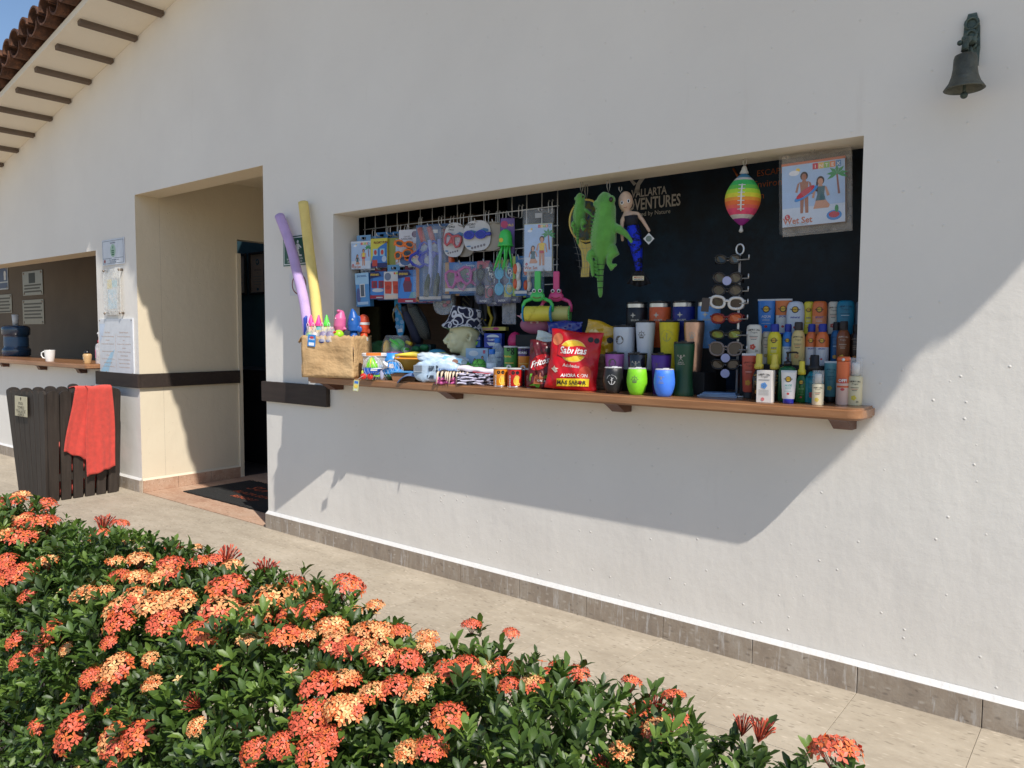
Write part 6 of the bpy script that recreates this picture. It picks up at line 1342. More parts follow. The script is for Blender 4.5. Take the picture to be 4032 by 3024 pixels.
# red chip bag
t, fn = bag('chips_bag', 'large red chips bag with a yellow sun emblem leaning in front of the basket', 'chips bag', -2.08, -.135, Z, .255, .285, .075, .33, mat(srgb(190, 14, 26), .34, .06, 12, .3, 28, spec=.45), (-.13, .09), None, 4)
mb = MB()
def blob(pts, m, e_):
    cx, cz = sum(p[0] for p in pts)/len(pts), sum(p[1] for p in pts)/len(pts); n_ = len(pts); K = 4
    vs = [fn(cx, cz, e_)]+[fn(cx+(x-cx)*k/K, cz+(z-cz)*k/K, e_) for k in range(1, K+1) for x, z in pts]
    mb.add(vs, [(0, 1+i, 1+(i+1) % n_) for i in range(n_)]+[(1+(k-1)*n_+i, 1+k*n_+i, 1+k*n_+(i+1) % n_, 1+(k-1)*n_+(i+1) % n_) for k in range(1, K) for i in range(n_)], m)
ring = [(.0+.066*math.cos(a), .186+.054*math.sin(a)) for a in [2*math.pi*k/28 for k in range(28)]]
blob(ring, 0, .0012); blob([(x*.93, .186+(z-.186)*.93) for x, z in ring], 1, .0018)
band = [(-.075+.15*k/10, .214-.008*math.sin(k/10*6.28)-.012*k/10) for k in range(11)]+[(.075-.15*k/10, .158-.010*math.sin((1-k/10)*6.28)+.004*k/10) for k in range(11)]
for k in range(10): mb.add([fn(*band[k], .0046), fn(*band[k+1], .0046), fn(*band[20-k], .0046), fn(*band[21-k], .0046)], [(3, 2, 1, 0)], 2)
mb.text('Sabritas', .046, (0, 0, .172), 3, lambda x, z: fn(x, z+.05*x, .0072), .02, .2, .92)
mb.text('Adobadas', .021, (.0, 0, .108), 4, f2(fn, .0014), .01)
mb.text('AHORA CON', .021, (.02, 0, .062), 3, lambda x, z: fn(x, z+.10*x, .0016), .02)
for k in range(10): xa, xb = -.062+.0155*k, -.062+.0155*(k+1); mb.add([fn(xa, .018+.10*xa, .0038), fn(xb, .018+.10*xb, .0038), fn(xb, .054+.10*xb, .0038), fn(xa, .054+.10*xa, .0038)], [(0, 1, 2, 3)], 5)
mb.text('MÁS SABOR', .0265, (.011, 0, .026), 6, lambda x, z: fn(x, z+.10*x, .0085), .025)
for x in (.075, .103): octa(mb, f2(fn, .0016), x, .248-.05*(x-.07), .0135, 6); 
blob([(.07+.030*math.cos(a), .085+.036*math.sin(a)) for a in [2*math.pi*k/14 for k in range(14)]], 7, .0014); blob([(-.085+.028*math.cos(a), .236+.03*math.sin(a)) for a in [2*math.pi*k/12 for k in range(12)]], 8, .0014)
blob([(-.075, .075), (-.062, .082), (-.07, .09), (-.06, .096), (-.076, .098), (-.082, .108), (-.088, .097), (-.1, .094), (-.09, .086)], 9, .0014)
mb.build('print', [C(232, 190, 110), C(238, 196, 50, .35), C(205, 26, 36, .3), C(238, 236, 232), C(200, 190, 186), C(240, 210, 40, .35), INK, C(205, 70, 50), C(200, 110, 70), C(226, 210, 190)], t)
# maroon bag
t, fn = bag('chips_bag', 'narrow maroon corn chips bag with a red oval, left of the big red bag', 'chips bag', -2.262, -.135, Z, .135, .235, .05, .36, mat(srgb(84, 16, 24), .34, .06, 12, .3, 28, spec=.45), (-.08, .06), None, 9)
mb = MB(); blob([(-.002+.050*math.cos(a), .128+.038*math.sin(a)+.35*.05*math.cos(a)) for a in [2*math.pi*k/22 for k in range(22)]], 0, .0012)
mb.text('Fritos', .044, (-.002, 0, .114), 1, lambda x, z: fn(x, z+.38*x, .0045), .02, .2, .88)
for x in (-.004, .022): octa(mb, f2(fn, .0014), x+.012, .19, .0135, 2)
blob([(-.026, .02), (.02, .022), (.034, .062), (.005, .078), (-.024, .058)], 3, .0014); blob([(-.05, .01), (.0, .004), (.01, .024), (-.03, .02)], 4, .002); blob([(-.045, .03), (-.035, .07), (-.046, .068), (-.053, .045)], 4, .002); blob([(.02, .055), (.046, .05), (.04, .07)], 4, .002)
mb.text('CHORIZO', .0135, (.024, 0, .034), 1, f2(fn, .0028), .02).text('& CHIPOTLE', .009, (.024, 0, .024), 5, f2(fn, .0028), .02)
mb.build('print', [C(180, 24, 36, .3), C(238, 236, 232), INK, C(150, 78, 44), C(95, 170, 50), C(215, 80, 110)], t)
t, fn = bag('chips_bag', 'white and olive snack bag slumped at the back of the basket', 'chips bag', -2.315, .0, Z+.14, .17, .13, .05, .36, foil(205, 214, 205), (0, .25), None, 12)
mb = MB(); blob([(-.055+.024*math.cos(a), .045+.03*math.sin(a)) for a in [2*math.pi*k/12 for k in range(12)]], 0, .0014)
for x in (.02, .048): octa(mb, f2(fn, .0016), x, .08, .014, 1)
mb.build('print', [C(190, 170, 100), INK], t)
t, fn = bag('chips_bag', 'yellow chips bag standing behind the big red bag', 'chips bag', -2.075, .06, Z+.14, .17, .19, .06, .33, foil(205, 160, 30), (0, .30), None, 17)
mb = MB(); octa(mb, f2(fn, .0016), .055, .12, .016, 0); blob([(-.03+.03*math.cos(a), .12+.03*math.sin(a)) for a in [2*math.pi*k/12 for k in range(12)]], 1, .0014); mb.build('print', [INK, C(235, 215, 150)], t)
t, fn = bag('chips_bag', 'shiny royal blue snack bag behind the basket', 'chips bag', -2.305, .14, Z+.15, .19, .185, .05, .33, foil(26, 38, 130, .18), (0, 0), None, 23)
t, fn = bag('chips_bag', 'purple foil bag peeking out right of the yellow bag', 'chips bag', -2.02, .10, Z+.02, .09, .22, .04, .33, foil(60, 26, 110, .2), (0, .1), None, 29)
# wicker basket
t = thing('wicker_basket', 'tan woven basket holding the snack bags', 'basket', (-2.19, .055, Z), .15)
WK = wood('wicker', (.16, .10, .055), (.24, .155, .085), (.31, .22, .13), .75, 0, (6, 6, 6), 8)
first = None
bw, bd, bh = .20, .075, .165
for row in range(9):
    for col in range(14):
        x = -bw+(col+.5)*2*bw/14; off = .006*(1 if (row+col) % 2 else -1)
        lc = (x, -bd+off*.4, row*.018+.001)
        if first is None: first = MB().surf(lambda u, v: (-.0155+.031*u, -.005*math.sin(math.pi*u)-.003*math.sin(math.pi*v), .0175*v), 4, 2).build('wicker_strand', WK, t, lc)
        else: link('wicker_strand', first.data, t, lc)
    for col in range(6):
        y = -bd+(col+.5)*2*bd/6; off = .006*(1 if (row+col) % 2 else -1)
        for s_ in (-1, 1): link('wicker_strand', first.data, t, (s_*(bw+off*.4), y, row*.018+.001), (0, 0, s_*math.pi/2))
MB().box(-bw+.004, bw-.004, -bd+.005, bd, 0, .006).box(-bw+.004, bw-.004, -bd+.005, -bd+.008, .0, bh).box(-bw+.005, -bw+.008, -bd+.005, bd, 0, bh).box(bw-.008, bw-.005, -bd+.005, bd, 0, bh).box(-bw+.004, bw-.004, bd-.003, bd, 0, bh).build('lining', mat((.10, .065, .035), .9, .1), t)
MB().tube([(-bw, -bd, bh), (bw, -bd, bh), (bw, bd, bh), (-bw, bd, bh), (-bw, -bd, bh)], .008, 7).build('rim', WK, t)
# chip cans
def chipcan(label, X, Y, z, r, h, col, kind, face=0.0, top=None):
    t = thing('chip_can', label, 'chip can', (X, Y, z), th_ray(X, Y)*.8+face, 'cylindrical chip cans'); pr = [(r*.97, 0), (r, .002), (r, h*.6, 0)]+([(r, h*.6, 1), (r, h*.93, 1)] if top else [(r, h*.93, 0)])
    MB().lathe(pr, 26).build('can', [col, top or col], t, sharp=50); MB().lathe([(r*1.0, h*.93+.0005), (r*1.05, h*.94), (r*1.05, h*.985), (r*.98, h), (0, h*.995)], 26).build('lid', C(205, 205, 205, .3), t, sharp=50); MB().lathe([(r*1.015, -.0), (r*1.015, .003), (r*1.002, .004)], 26, caps=False).build('base_rim', STEEL, t)
    fn = cyl(r, .0008); mb = MB()
    if kind == 0:
        for x in (-.004, .018): octa(mb, fn, x, h*.76, .0095, 0)
        mb.text('PRINGLES', .014, (0, 0, 0), 1, lambda x, z: fn(-r*.72+z*1, h*.30+x), .02); mb.disc((.012, 0, h*.32), .014, .022, 2, 14, fn).disc((.016, 0, h*.5), .013, .012, 3, 12, fn).disc((.02, 0, h*.16), .012, .009, 3, 12, fn)
    else:
        for x, z in ((-.008, h*.85), (.014, h*.85), (.014, h*.70)): octa(mb, fn, x, h*.0+z, .0105, 0)
        mb.text('Pringles' if kind == 1 else 'SABORES', .016, (-.018, 0, h*.52 if kind == 1 else h*.70), 2 if kind == 1 else 1, fn, .03).patch(-.03, .02, h*.26, h*.30, fn, 0, 3, 5); mb.disc((-.006, 0, h*.12), .014, .012, 1, 12, fn)
    mb.build('label_print', [INK, C(232, 230, 226), C(235, 200, 70), C(226, 180, 90)], t)
chipcan('small orange chip can at the left of the short cans', -2.520, -.125, Z, .036, .095, C(225, 140, 30, .35), 0); chipcan('small bright red chip can in the middle of the short cans', -2.432, -.115, Z, .038, .095, C(200, 34, 34, .35), 0); chipcan('small dark red chip can pushed behind, beside the basket', -2.372, -.055, Z, .036, .093, C(135, 24, 30, .35), 0, .15)
t = thing('display_riser', 'dark low box hidden behind the short chip cans', 'display riser', (-2.55, .06, Z)); MB().box(-.34, .115, -.085, .16, 0, .078, bev=.002).build('box', RM, t)
ZB = Z+.0788
chipcan('taller green chip can behind the orange one', -2.569, .02, ZB, .0365, .125, C(78, 150, 70, .35), 1); chipcan('taller orange and purple chip can behind the red one', -2.478, .025, ZB, .036, .122, C(215, 130, 40, .35), 2, 0, C(80, 50, 120, .35))
# water bottles
def wbottle(label, X, Y, z, r, h):
    t = thing('drink_bottle', label, 'bottle', (X, Y, z), th_ray(X, Y)*.8, 'clear electrolyte bottles'); pr = [(r*.9, 0), (r, .004), (r*.96, h*.2), (r, h*.25), (r, h*.55), (r*.9, h*.66), (r*.5, h*.80), (r*.42, h*.84)]
    MB().lathe(pr, 22).build('body', clear((.62, .74, .84), .40, .08), t); MB().lathe([(r*.50, h*.842), (r*.52, h*.86), (r*.52, h*.99), (r*.48, h), (0, h)], 18).build('cap', C(40, 110, 200, .35), t, sharp=50)
    fn = cyl(r, .0008); MB().patch(-.026, .026, h*.25, h*.55, fn, 0, 0, 8).text('Electrolit', .014, (0, 0, h*.34), 1, cyl(r, .0016), .02).build('label_print', [C(190, 210, 225), C(50, 80, 140)], t)
wbottle('front clear drink bottle with a blue cap, left of the green chip can', -2.674, -.01, Z+.02, .033, .165); wbottle('rear clear drink bottle with a blue cap, behind the first', -2.715, .085, ZB, .034, .165)
# boxes of the pharmacy shelf
def carton(name, label, X, Y, z, w_, d_, h_, rz, m_, pf, pm, cat='box', group=None):
    t = thing(name, label, cat, (X, Y, z), rz, group); MB().box(-w_/2, w_/2, -.0, d_, 0, h_, bev=.0012).build('carton', m_, t); mb = MB(); pf(mb, w_, h_); mb.build('print', pm, t); return t
def tamp(mb, w_, h_):
    mb.disc((0, E0, h_*.72), w_*.36, h_*.2, 0, 16, None, None, 0, math.pi); mb.patch(-w_/2, w_/2, h_*.42, h_*.68, None, E0-.0004, 1, 1).text('TAMPAX', h_*.20, (0, E0-.0010, h_*.47), 2, bold=.02); mb.add([(-w_*.35, E0-.0004, h_*.36), (-w_*.2, E0-.0004, h_*.12), (w_*.22, E0-.0004, h_*.12), (w_*.35, E0-.0004, h_*.36)], [(0, 1, 2, 3)], 0); mb.disc((0, E0-.001, h_*.27), w_*.14, h_*.06, 2, 12)
TP = [C(150, 200, 60), C(30, 50, 150, .4), C(230, 232, 235)]
t = thing('display_riser', 'pale blue carton stack supporting the blue tampon boxes', 'display riser', (-2.86, .17, Z)); MB().box(-.13, .15, 0, .09, 0, .188, bev=.002).build('box', C(80, 90, 120), t)
carton('tampon_box', 'upright blue and green tampon box beside the mannequin head', -2.935, .14, Z+.19, .072, .05, .093, .35, C(30, 90, 175, .4), tamp, TP, 'tampon box', 'blue tampon boxes'); carton('tampon_box', 'wider blue tampon box right of the upright one', -2.80, .145, Z+.19, .105, .05, .08, .35, C(28, 60, 160, .4), tamp, [C(205, 215, 220), TP[1], TP[2]], 'tampon box', 'blue tampon boxes')
def pads(mb, w_, h_):
    mb.disc((-.02, E0, h_*.78), .03, .016, 0, 14); person(mb, -.012, h_*.08, h_*.66, 1, 2, 3, E0-.0004, True); person(mb, .034, h_*.05, h_*.66, 1, 2, 4, E0-.0004); mb.box(w_*.28, w_*.38, E0-.0008, E0-.0003, h_*.78, h_*.92, 5).text('1', .013, (w_*.33, E0-.0014, h_*.80), 0)
carton('pad_box', 'pale blue box with two women printed on it below the tampon boxes', -2.88, .10, Z+.055, .135, .05, .13, .35, C(165, 195, 222, .4), pads, [C(222, 226, 232), SKIN, HAIR, C(165, 200, 200), C(70, 80, 120), C(200, 80, 110)])
t = thing('toy_pack', 'yellow and pink toy carton lying on top of the tampon boxes', 'toy pack', (-2.86, .20, Z+.285), .3); MB().box(-.09, .09, 0, .05, .0, .022, bev=.002).build('carton', C(205, 190, 90, .5), t); MB().disc((.03, E0, .012), .02, .008, 0).box(-.05, .0, -.0018, -.001, .006, .014, 1).build('print', [C(200, 70, 120), C(210, 150, 140)], t)
t = thing('toy_egg', 'bright pink plastic egg shape beside the green chip can', 'toy egg', (-2.652, .16, Z+.19)); MB().lathe([(.0, 0), (.028, .003), (.040, .02), (.041, .04), (.034, .065), (.02, .082), (0, .09)], 24).build('shell', C(205, 45, 105, .35), t)
t = thing('dark_pack', 'black flat packs lying beside the pink egg', 'packs', (-2.55, .13, Z+.2), .3); MB().box(-.06, .06, 0, .06, .02, .05, bev=.003).box(-.045, .05, .0, .05, -.012, .018, bev=.003).build('pack', C(30, 32, 36, .35), t); MB().box(-.03, .03, -.002, -.001, .03, .04).build('print', C(120, 125, 125), t)
# unicorn pouch
t = thing('unicorn_pouch', 'mauve pink unicorn purse with a striped horn perched above the snack bags', 'purse', (-2.49, .135, 1.398), .40)
MB().ball((0, 0, .05), (.088, .035, .051), seg=24, rings=14).build('body', C(160, 90, 118, .45, bump=.2, bs=200), t); mb = MB()
MB().tube([(-.062, -.004, .085), (-.085, -.006, .093), (-.104, -.008, .099)], [.008, .006, .0015], 10).build('horn', C(200, 140, 150, .4), t); random.seed(4)
for k in range(14): mb.ball((-.062+random.uniform(-.016, .016), random.uniform(-.015, .015), .094+random.uniform(-.010, .010)), random.uniform(.006, .011), seg=8, rings=6)
mb.build('fluff', C(190, 180, 180, .9), t); MB().box(-.022, .022, -.0345, -.033, .052, .066, M=Rm(-.12, 'X') @ T(0, -.006, 0)).text('MEXICO', .008, (0, -.046, .058), 1).build('label', [C(205, 195, 190), RED], t)
t = thing('display_riser', 'dark crate behind the snacks on which the purse rests', 'display riser', (-2.36, .20, Z)); MB().box(-.25, .12, -.09, .16, 0, .264, bev=.003).build('box', RM, t)

# ---------------- mannequin head with hat
t = thing('mannequin_head', 'pale green mannequin head in profile facing left', 'mannequin head', (-2.985, .10, Z+.045), -.76)
mb = MB()
mb.ball((0, 0.012, .245), (.072, .090, .092), seg=24, rings=16); mb.ball((0, -.028, .175), (.052, .058, .066), seg=20, rings=12); mb.ball((0, -.058, .128), (.022, .020, .016)); mb.ball((0, -.038, .205), (.058, .050, .05))
mb.tube([(0, .025, .18), (0, .028, .10), (0, .022, .03), (0, .02, 0)], [.050, .045, .048, .075], 18); mb.tube([(0, .02, .018), (0, .02, 0)], [.075, .085], 18)
mb.tube([(0, -.078, .222), (0, -.092, .200), (0, -.107, .180), (0, -.103, .172), (0, -.082, .168)], [.008, .009, .011, .010, .010], 10); mb.ball((-.009, -.092, .172), .008).ball((.009, -.092, .172), .008)
mb.ball((0, -.083, .152), (.019, .010, .0048)).ball((0, -.081, .143), (.017, .010, .0055)); 
for s_ in (-1, 1): mb.ball((s_*.028, -.068, .226), (.022, .016, .006)).ball((s_*.030, -.066, .208), (.013, .010, .007)); mb.ball((s_*.038, -.05, .175), (.018, .022, .022))
o = mb.build('head', mat(srgb(206, 202, 162), .5, .04, 6), t); remesh(o, .0042, 4)
for s_ in (-1, 1):
    ea = MB().surf(lambda u, v: ((.066+.012*v+.004*math.sin(v*3.1))*s_, .022+.018*v*.4+(.019-.006*(u > .6))*math.cos(u*6.283)*(.35+.65*v), .205+.030*math.sin(u*6.283)*(.35+.65*v)), 20, 4); add_mod_solid(ea.build('ear', mat(srgb(206, 202, 162), .5, .04, 6), t), .004)
m, N, L, b = nodes('chain_print_fabric'); tc = N.new('ShaderNodeTexCoord')
def rings_tex(sc, off):
    mp = N.new('ShaderNodeMapping'); mp.inputs['Location'].default_value = off; L.new(tc.outputs['Object'], mp.inputs[0]); v_ = N.new('ShaderNodeTexVoronoi'); v_.inputs['Scale'].default_value = sc; v_.inputs['Randomness'].default_value = .75; L.new(mp.outputs[0], v_.inputs['Vector'])
    return ramp(N, L, v_.outputs['Distance'], ((.40, g(0)), (.44, g(1)), (.52, g(1)), (.56, g(0))))
mx_ = N.new('ShaderNodeMath'); mx_.operation = 'MAXIMUM'; L.new(rings_tex(17, (0, 0, 0)), mx_.inputs[0]); L.new(rings_tex(17, (.31, .22, .13)), mx_.inputs[1])
L.new(mix(N, L, mx_.outputs[0], (.012, .014, .04), (.60, .60, .62)), b.inputs['Base Color']); b.inputs['Roughness'].default_value = .9
t = thing('bucket_hat', 'navy bucket hat with white chain loops and a green lined brim on the mannequin', 'hat', (-3.016, .068, Z+.072), (-.17, 0, -.76))
def hatf(u, v):
    a = u*6.2832; fx = 1.0+.04*math.cos(2*a)
    if v < .25: q = v/.25; r = .078*q; z = .352-.006*q
    elif v < .6: q = (v-.25)/.35; r = .078+.014*q; z = .346-.086*q
    else: q = (v-.6)/.4; r = .092+.026*q; z = .260-.040*q+.012*math.sin(3*a+1)*q-.012*math.cos(a)*q*(-1)
    return (r*math.cos(a)*.88, r*math.sin(a)*1.06+.008, z)
add_mod_solid(MB().surf(hatf, 48, 24).build('hat_cloth', m, t), .003)
MB().surf(lambda u, v: tuple(Vector(hatf(1-u, .62+.375*v))+Vector((0, 0, -.004))), 48, 8).build('brim_lining', C(120, 150, 115, .85), t)

# ---------------- beach toys and clothes, left half of the counter
def netbag(t, c, r, h, seed=0):
    mb = MB(); n = 14
    for k in range(n):
        for s_ in (1, -1):
            pts = []
            for j in range(9):
                v = j/8; a = 2*math.pi*k/n+s_*v*1.1; q = math.sin(math.pi*(.12+.85*v))**.5 if v < .9 else .25; pts.append((c[0]+r*q*math.cos(a), c[1]+r*.7*q*math.sin(a), c[2]+h*v))
            mb.tube(pts, .0007, 3, caps=False)
    mb.build('net', C(220, 222, 225, .5), t)
bxm, N, L, b = nodes('cardboard'); tc = N.new('ShaderNodeTexCoord'); c = ramp(N, L, noise(N, L, tc.outputs['Object'], 5, 4, .6), ((.3, srgb(178, 142, 98)), (.7, srgb(204, 170, 124)))); L.new(c, b.inputs['Base Color']); b.inputs['Roughness'].default_value = .8
bumpn(N, L, b, ((noise(N, L, tc.outputs['Object'], 11, 3, .5, (1, 1, 1.3)), .9, .02), (noise(N, L, tc.outputs['Object'], 45, 3), .25, .003)))
t = thing('cardboard_box', 'crumpled open cardboard box of water squirters overhanging the left end of the counter', 'cardboard box', (-3.905, -.335, Z), .385)
W_, D2, H2 = .345, .235, .252
def wall_(p0, p1, th, jag):
    n = 26; d = Vector((p1[0]-p0[0], p1[1]-p0[1], 0)); ln = d.length; d.normalize(); nn = Vector((-d.y, d.x, 0)); rnd = random.Random(jag)
    tops = [H2+rnd.uniform(-.008, .004) for _ in range(n+1)]
    f_ = lambda u, v: (p0[0]+(p1[0]-p0[0])*u+nn.x*.006*math.sin(u*7+v*5+jag)*math.sin(math.pi*v), p0[1]+(p1[1]-p0[1])*u+nn.y*.006*math.sin(u*7+v*5+jag)*math.sin(math.pi*v), tops[min(n, int(round(u*n)))]*v)
    return add_mod_solid(MB().surf(f_, n, 12).build('side_panel', bxm, t), .005)
wall_((0, 0), (W_, 0), .004, 1); wall_((W_, 0), (W_, D2), .004, 2); wall_((W_, D2), (0, D2), .004, 3); wall_((0, D2), (0, 0), .004, 4)
MB().box(.003, W_-.003, .003, D2-.003, .001, .006).build('bottom_panel', bxm, t)
add_mod_solid(MB().surf(lambda u, v: (-.002-.03*u, .012+.03*v, H2-.008-.035*u*u+.006*math.sin(v*9)), 6, 4).build('torn_flap', bxm, t), .004)
mb = MB().box(-.026, .026, -.002, -.001, -.035, .035).text('SPLASH', .012, (0, -.0026, .004), 1, bold=.03).box(-.018, .018, -.0026, -.0021, -.03, -.012, 1).disc((0, -.0026, .018), .014, .008, 2); mb.build('card_tag', [C(40, 130, 205, .4), C(230, 232, 235), RED], t, (.075, -.010, H2-.03), (0, .08, 0))
BXM = t.matrix_world if False else Matrix.Translation((-3.905, -.335, Z)) @ Matrix.Rotation(.385, 4, 'Z')
def inbox(x, y, z): v = BXM @ Vector((x, y, z)); return (v.x, v.y, v.z)
CLR = clear((.9, .85, .8), .30, .08)
def crayon(label, x, y, tip, body):
    t = thing('water_squirter', label, 'water squirter', inbox(x, y, .14), 0, 'crayon shaped squirters'); MB().lathe([(.017, 0), (.0185, .005), (.0185, .17)], 16).build('tube', body, t); MB().lathe([(.0225, .1705), (.0225, .184), (.019, .187), (.004, .235), (.003, .237), (0, .237)], 18).build('cone_tip', tip, t, sharp=45)
    MB().lathe([(.0192, .05), (.0192, .145)], 16, caps=False).build('label_print', mat(srgb(200, 170, 120), .3, .9, 25), t)
PK = C(238, 70, 150, .35)
crayon('left pink tipped crayon squirter in the cardboard box', .012+.02, .055, PK, C(220, 150, 120, .3)); crayon('second pink tipped crayon squirter in the cardboard box', .085, .055, PK, C(110, 170, 170, .3)); crayon('green tipped crayon squirter in the cardboard box', .142, .05, C(90, 215, 70, .35), C(190, 200, 60, .3))
def squirter(label, x, y, m_, kind, group='animal headed squirters'):
    t = thing('water_squirter', label, 'water squirter', inbox(x, y, .13), .5, group); MB().lathe([(.021, 0), (.023, .004), (.023, .155)], 18).build('tube', m_, t)
    if kind == 0:
        mb = MB().tube([(0, 0, .150), (0, -.004, .18), (.004, -.002, .225), (.008, 0, .262), (.012, 0, .275)], [.032, .037, .036, .022, .012], 16); mb.ball((-.042, -.006, .165), (.020, .010, .010)).ball((.036, -.01, .162), (.012, .010, .009)).ball((.002, -.02, .27), (.012, .016, .010)); o = mb.build('dolphin_head', m_, t); remesh(o, .0035, 3); z = .235
        MB().ball((-.012, -.033, .225), .004).build('eye', C(230, 230, 230, .2), t)
    elif kind == 1:
        mb = MB().tube([(0, 0, .150), (0, 0, .19), (.0, 0, .23), (-.004, 0, .265), (-.008, 0, .285)], [.036, .038, .032, .018, .006], 16); mb.ball((.042, -.012, .16), (.018, .008, .020)).ball((.03, .015, .22), (.010, .006, .025)); o = mb.build('shark_head', m_, t); remesh(o, .0035, 3)
        o = MB().ball((0, 0, 0), (.006, .003, .007)).build('eye', C(225, 230, 235, .2), t, (.006, -.034, .218)); MB().ball((0, -.003, -.001), (.003, .002, .004)).build('pupil', INK, o)
    else:
        mb = MB().tube([(0, 0, .140), (0, 0, .17), (0, 0, .215), (.004, 0, .24), (.008, 0, .25)], [.028, .034, .034, .026, .012], 16); mb.ball((.032, -.005, .15), (.012, .006, .016)); o = mb.build('fish_head', m_, t); remesh(o, .0035, 3)
        MB().lathe([(.0352, .188), (.0362, .195), (.0358, .203)], 18, caps=False).build('white_band', C(215, 215, 212, .4), t); MB().lathe([(.0255, .09), (.0262, .1), (.0255, .112)], 18, caps=False).build('white_band', C(215, 215, 212, .4), t)
        o = MB().ball((0, 0, 0), (.009, .004, .010)).build('eye', C(225, 230, 235, .2), t, (-.018, -.028, .222)); MB().ball((.001, -.003, -.001), (.005, .003, .006)).build('pupil', INK, o)
squirter('pink dolphin headed squirter in the cardboard box', .205, .095, C(214, 100, 150, .4), 0); squirter('dark blue shark headed squirter in the cardboard box', .285, .12, C(28, 88, 165, .4), 1); squirter('orange fish headed squirter with white bands in the cardboard box', .325, .175, C(205, 75, 40, .4), 2)
t = thing('squirt_ball', 'lime green toothy squirt ball lying at the right of the cardboard box', 'toy', inbox(.225, .045, .225), .3); MB().ball((0, 0, .03), .032, seg=20, rings=12).build('ball', C(160, 215, 40, .35), t); MB().ball((.004, -.022, .016), (.017, .012, .010)).build('mouth', INK, t)
mb = MB()
for k in range(4): mb.add([(-.008+.007*k, -.034, .022), (-.002+.007*k, -.034, .022), (-.005+.007*k, -.034, .014)], [(0, 2, 1)])
mb.build('teeth', C(230, 230, 225), t); MB().ball((-.018, -.022, .044), .009).ball((-.006, -.027, .048), .007).build('eye', C(205, 60, 50, .3), t)
def lump(label, x, y, m_, m2, r=.026):
    t = thing('toy_animal', label, 'toy', inbox(x, y, .215), .3, 'bagged toy animals in the cardboard box'); MB().ball((0, 0, .034), (r, r*.8, r*1.15), seg=16).build('body', m_, t); MB().ball((0, -.004, .005), (r*1.1, r*.9, .018)).build('foot', m2, t)
    MB().surf(lambda u, v: ((r*1.35-.02*v*v)*math.cos(u*6.283)*(1+.12*math.sin(u*25)), (r*1.2-.02*v*v)*math.sin(u*6.283)*(1+.12*math.sin(u*25)), .0+.09*v), 24, 6).build('bag', clear((.95, .95, .95), .26, .15), t)
    MB().tube([(-.006, -.01, .07), (-.008, -.012, .105), (0, -.012, .115), (.008, -.012, .105), (.006, -.01, .07)], .0018, 5).build('tie', C(235, 235, 235), t)
lump('bagged green toy figure at the front left of the cardboard box', .04, .018, C(110, 170, 80, .4), C(225, 140, 60, .4), .02); lump('bagged white toy behind the blue card tag in the cardboard box', .075, .02, C(205, 195, 190, .4), C(90, 150, 190, .4), .022)
lump('left bagged purple toy with a white tie in the cardboard box', .135, .02, C(95, 55, 130, .4), C(45, 60, 140, .4)); lump('right bagged purple toy with a white tie in the cardboard box', .178, .025, C(90, 50, 125, .4), C(45, 60, 140, .4), .029)
t = thing('paddle_toy', 'dark blue plastic racket standing at the left inside the cardboard box', 'toy', inbox(.008, .03, .1), .3); MB().tube([(.0, 0, .1), (.0, 0, .255), (.01, 0, .27)], [.012, .013, .006], 8).build('handle', C(45, 70, 170, .35), t)
# pool noodles
def smooth_path(P_, n=24):
    P_ = [Vector(p) for p in P_]; out = []
    for i in range(len(P_)-1):
        p0, p1, p2, p3 = P_[max(0, i-1)], P_[i], P_[i+1], P_[min(len(P_)-1, i+2)]
        for k in range(n//(len(P_)-1)):
            t_ = k/(n//(len(P_)-1)); out.append(.5*((2*p1)+(p2-p0)*t_+(2*p0-5*p1+4*p2-p3)*t_**2+(3*p1-p0-3*p2+p3)*t_**3))
    return out+[P_[-1]]
def noodle(label, pts, m_):
    pth = smooth_path(pts, 30); o = MB().tube(pth, [.0325]*(len(pth)-1)+[.0325], 20).build('pool_noodle', m_, None); tag(o, label, 'pool noodle', 'pool noodles in the cardboard box')
    d = (pth[0]-pth[1]).normalized(); MB().tube([pth[0]-d*.002, pth[0]+d*.0006], .011, 12).build('hollow_core', C(60, 50, 50), o)
FOAM = dict(bump=.5, bs=500)
noodle('purple foam pool noodle leaning left against the wall', [(-4.534, -.045, 2.186), (-4.40, -.06, 1.99), (-4.285, -.09, 1.80), (-4.10, -.17, 1.592), (-3.975, -.235, 1.40), (-3.93, -.26, 1.30)], C(200, 172, 220, .8, **FOAM)); noodle('yellow foam pool noodle leaning against the wall', [(-4.27, -.045, 2.25), (-4.17, -.075, 1.917), (-4.015, -.145, 1.591), (-3.90, -.215, 1.36), (-3.87, -.235, 1.28)], C(236, 212, 128, .8, **FOAM))
# bucket of toys
t = thing('toy_bucket', 'clear toy bucket with an orange and white lid beside the cardboard box', 'bucket', (-3.50, -.115, Z), .5)
MB().lathe([(.058, 0), (.060, .003), (.070, .13)], 28).build('bucket', clear((.85, .85, .88), .42, .1), t); MB().lathe([(.071, .1305), (.076, .133), (.076, .147), (.07, .151), (0, .151)], 28).build('lid', [C(232, 226, 222, .35)], t, sharp=50); MB().add([(.0762*math.cos(a), .0762*math.sin(a), z) for a in [-1.9+.08*k for k in range(16)] for z in (.136, .1535)]+[], [(2*k, 2*k+2, 2*k+3, 2*k+1) for k in range(15)]).build('lid_trim', C(238, 130, 50, .35), t)
mb = MB(); random.seed(21)
for k in range(22): a = random.uniform(0, 6.28); mb.ball((.04*math.cos(a), .04*math.sin(a), random.uniform(.015, .11)), (random.uniform(.010, .018), random.uniform(.008, .014), random.uniform(.008, .016)), k % 5, seg=8, rings=6)
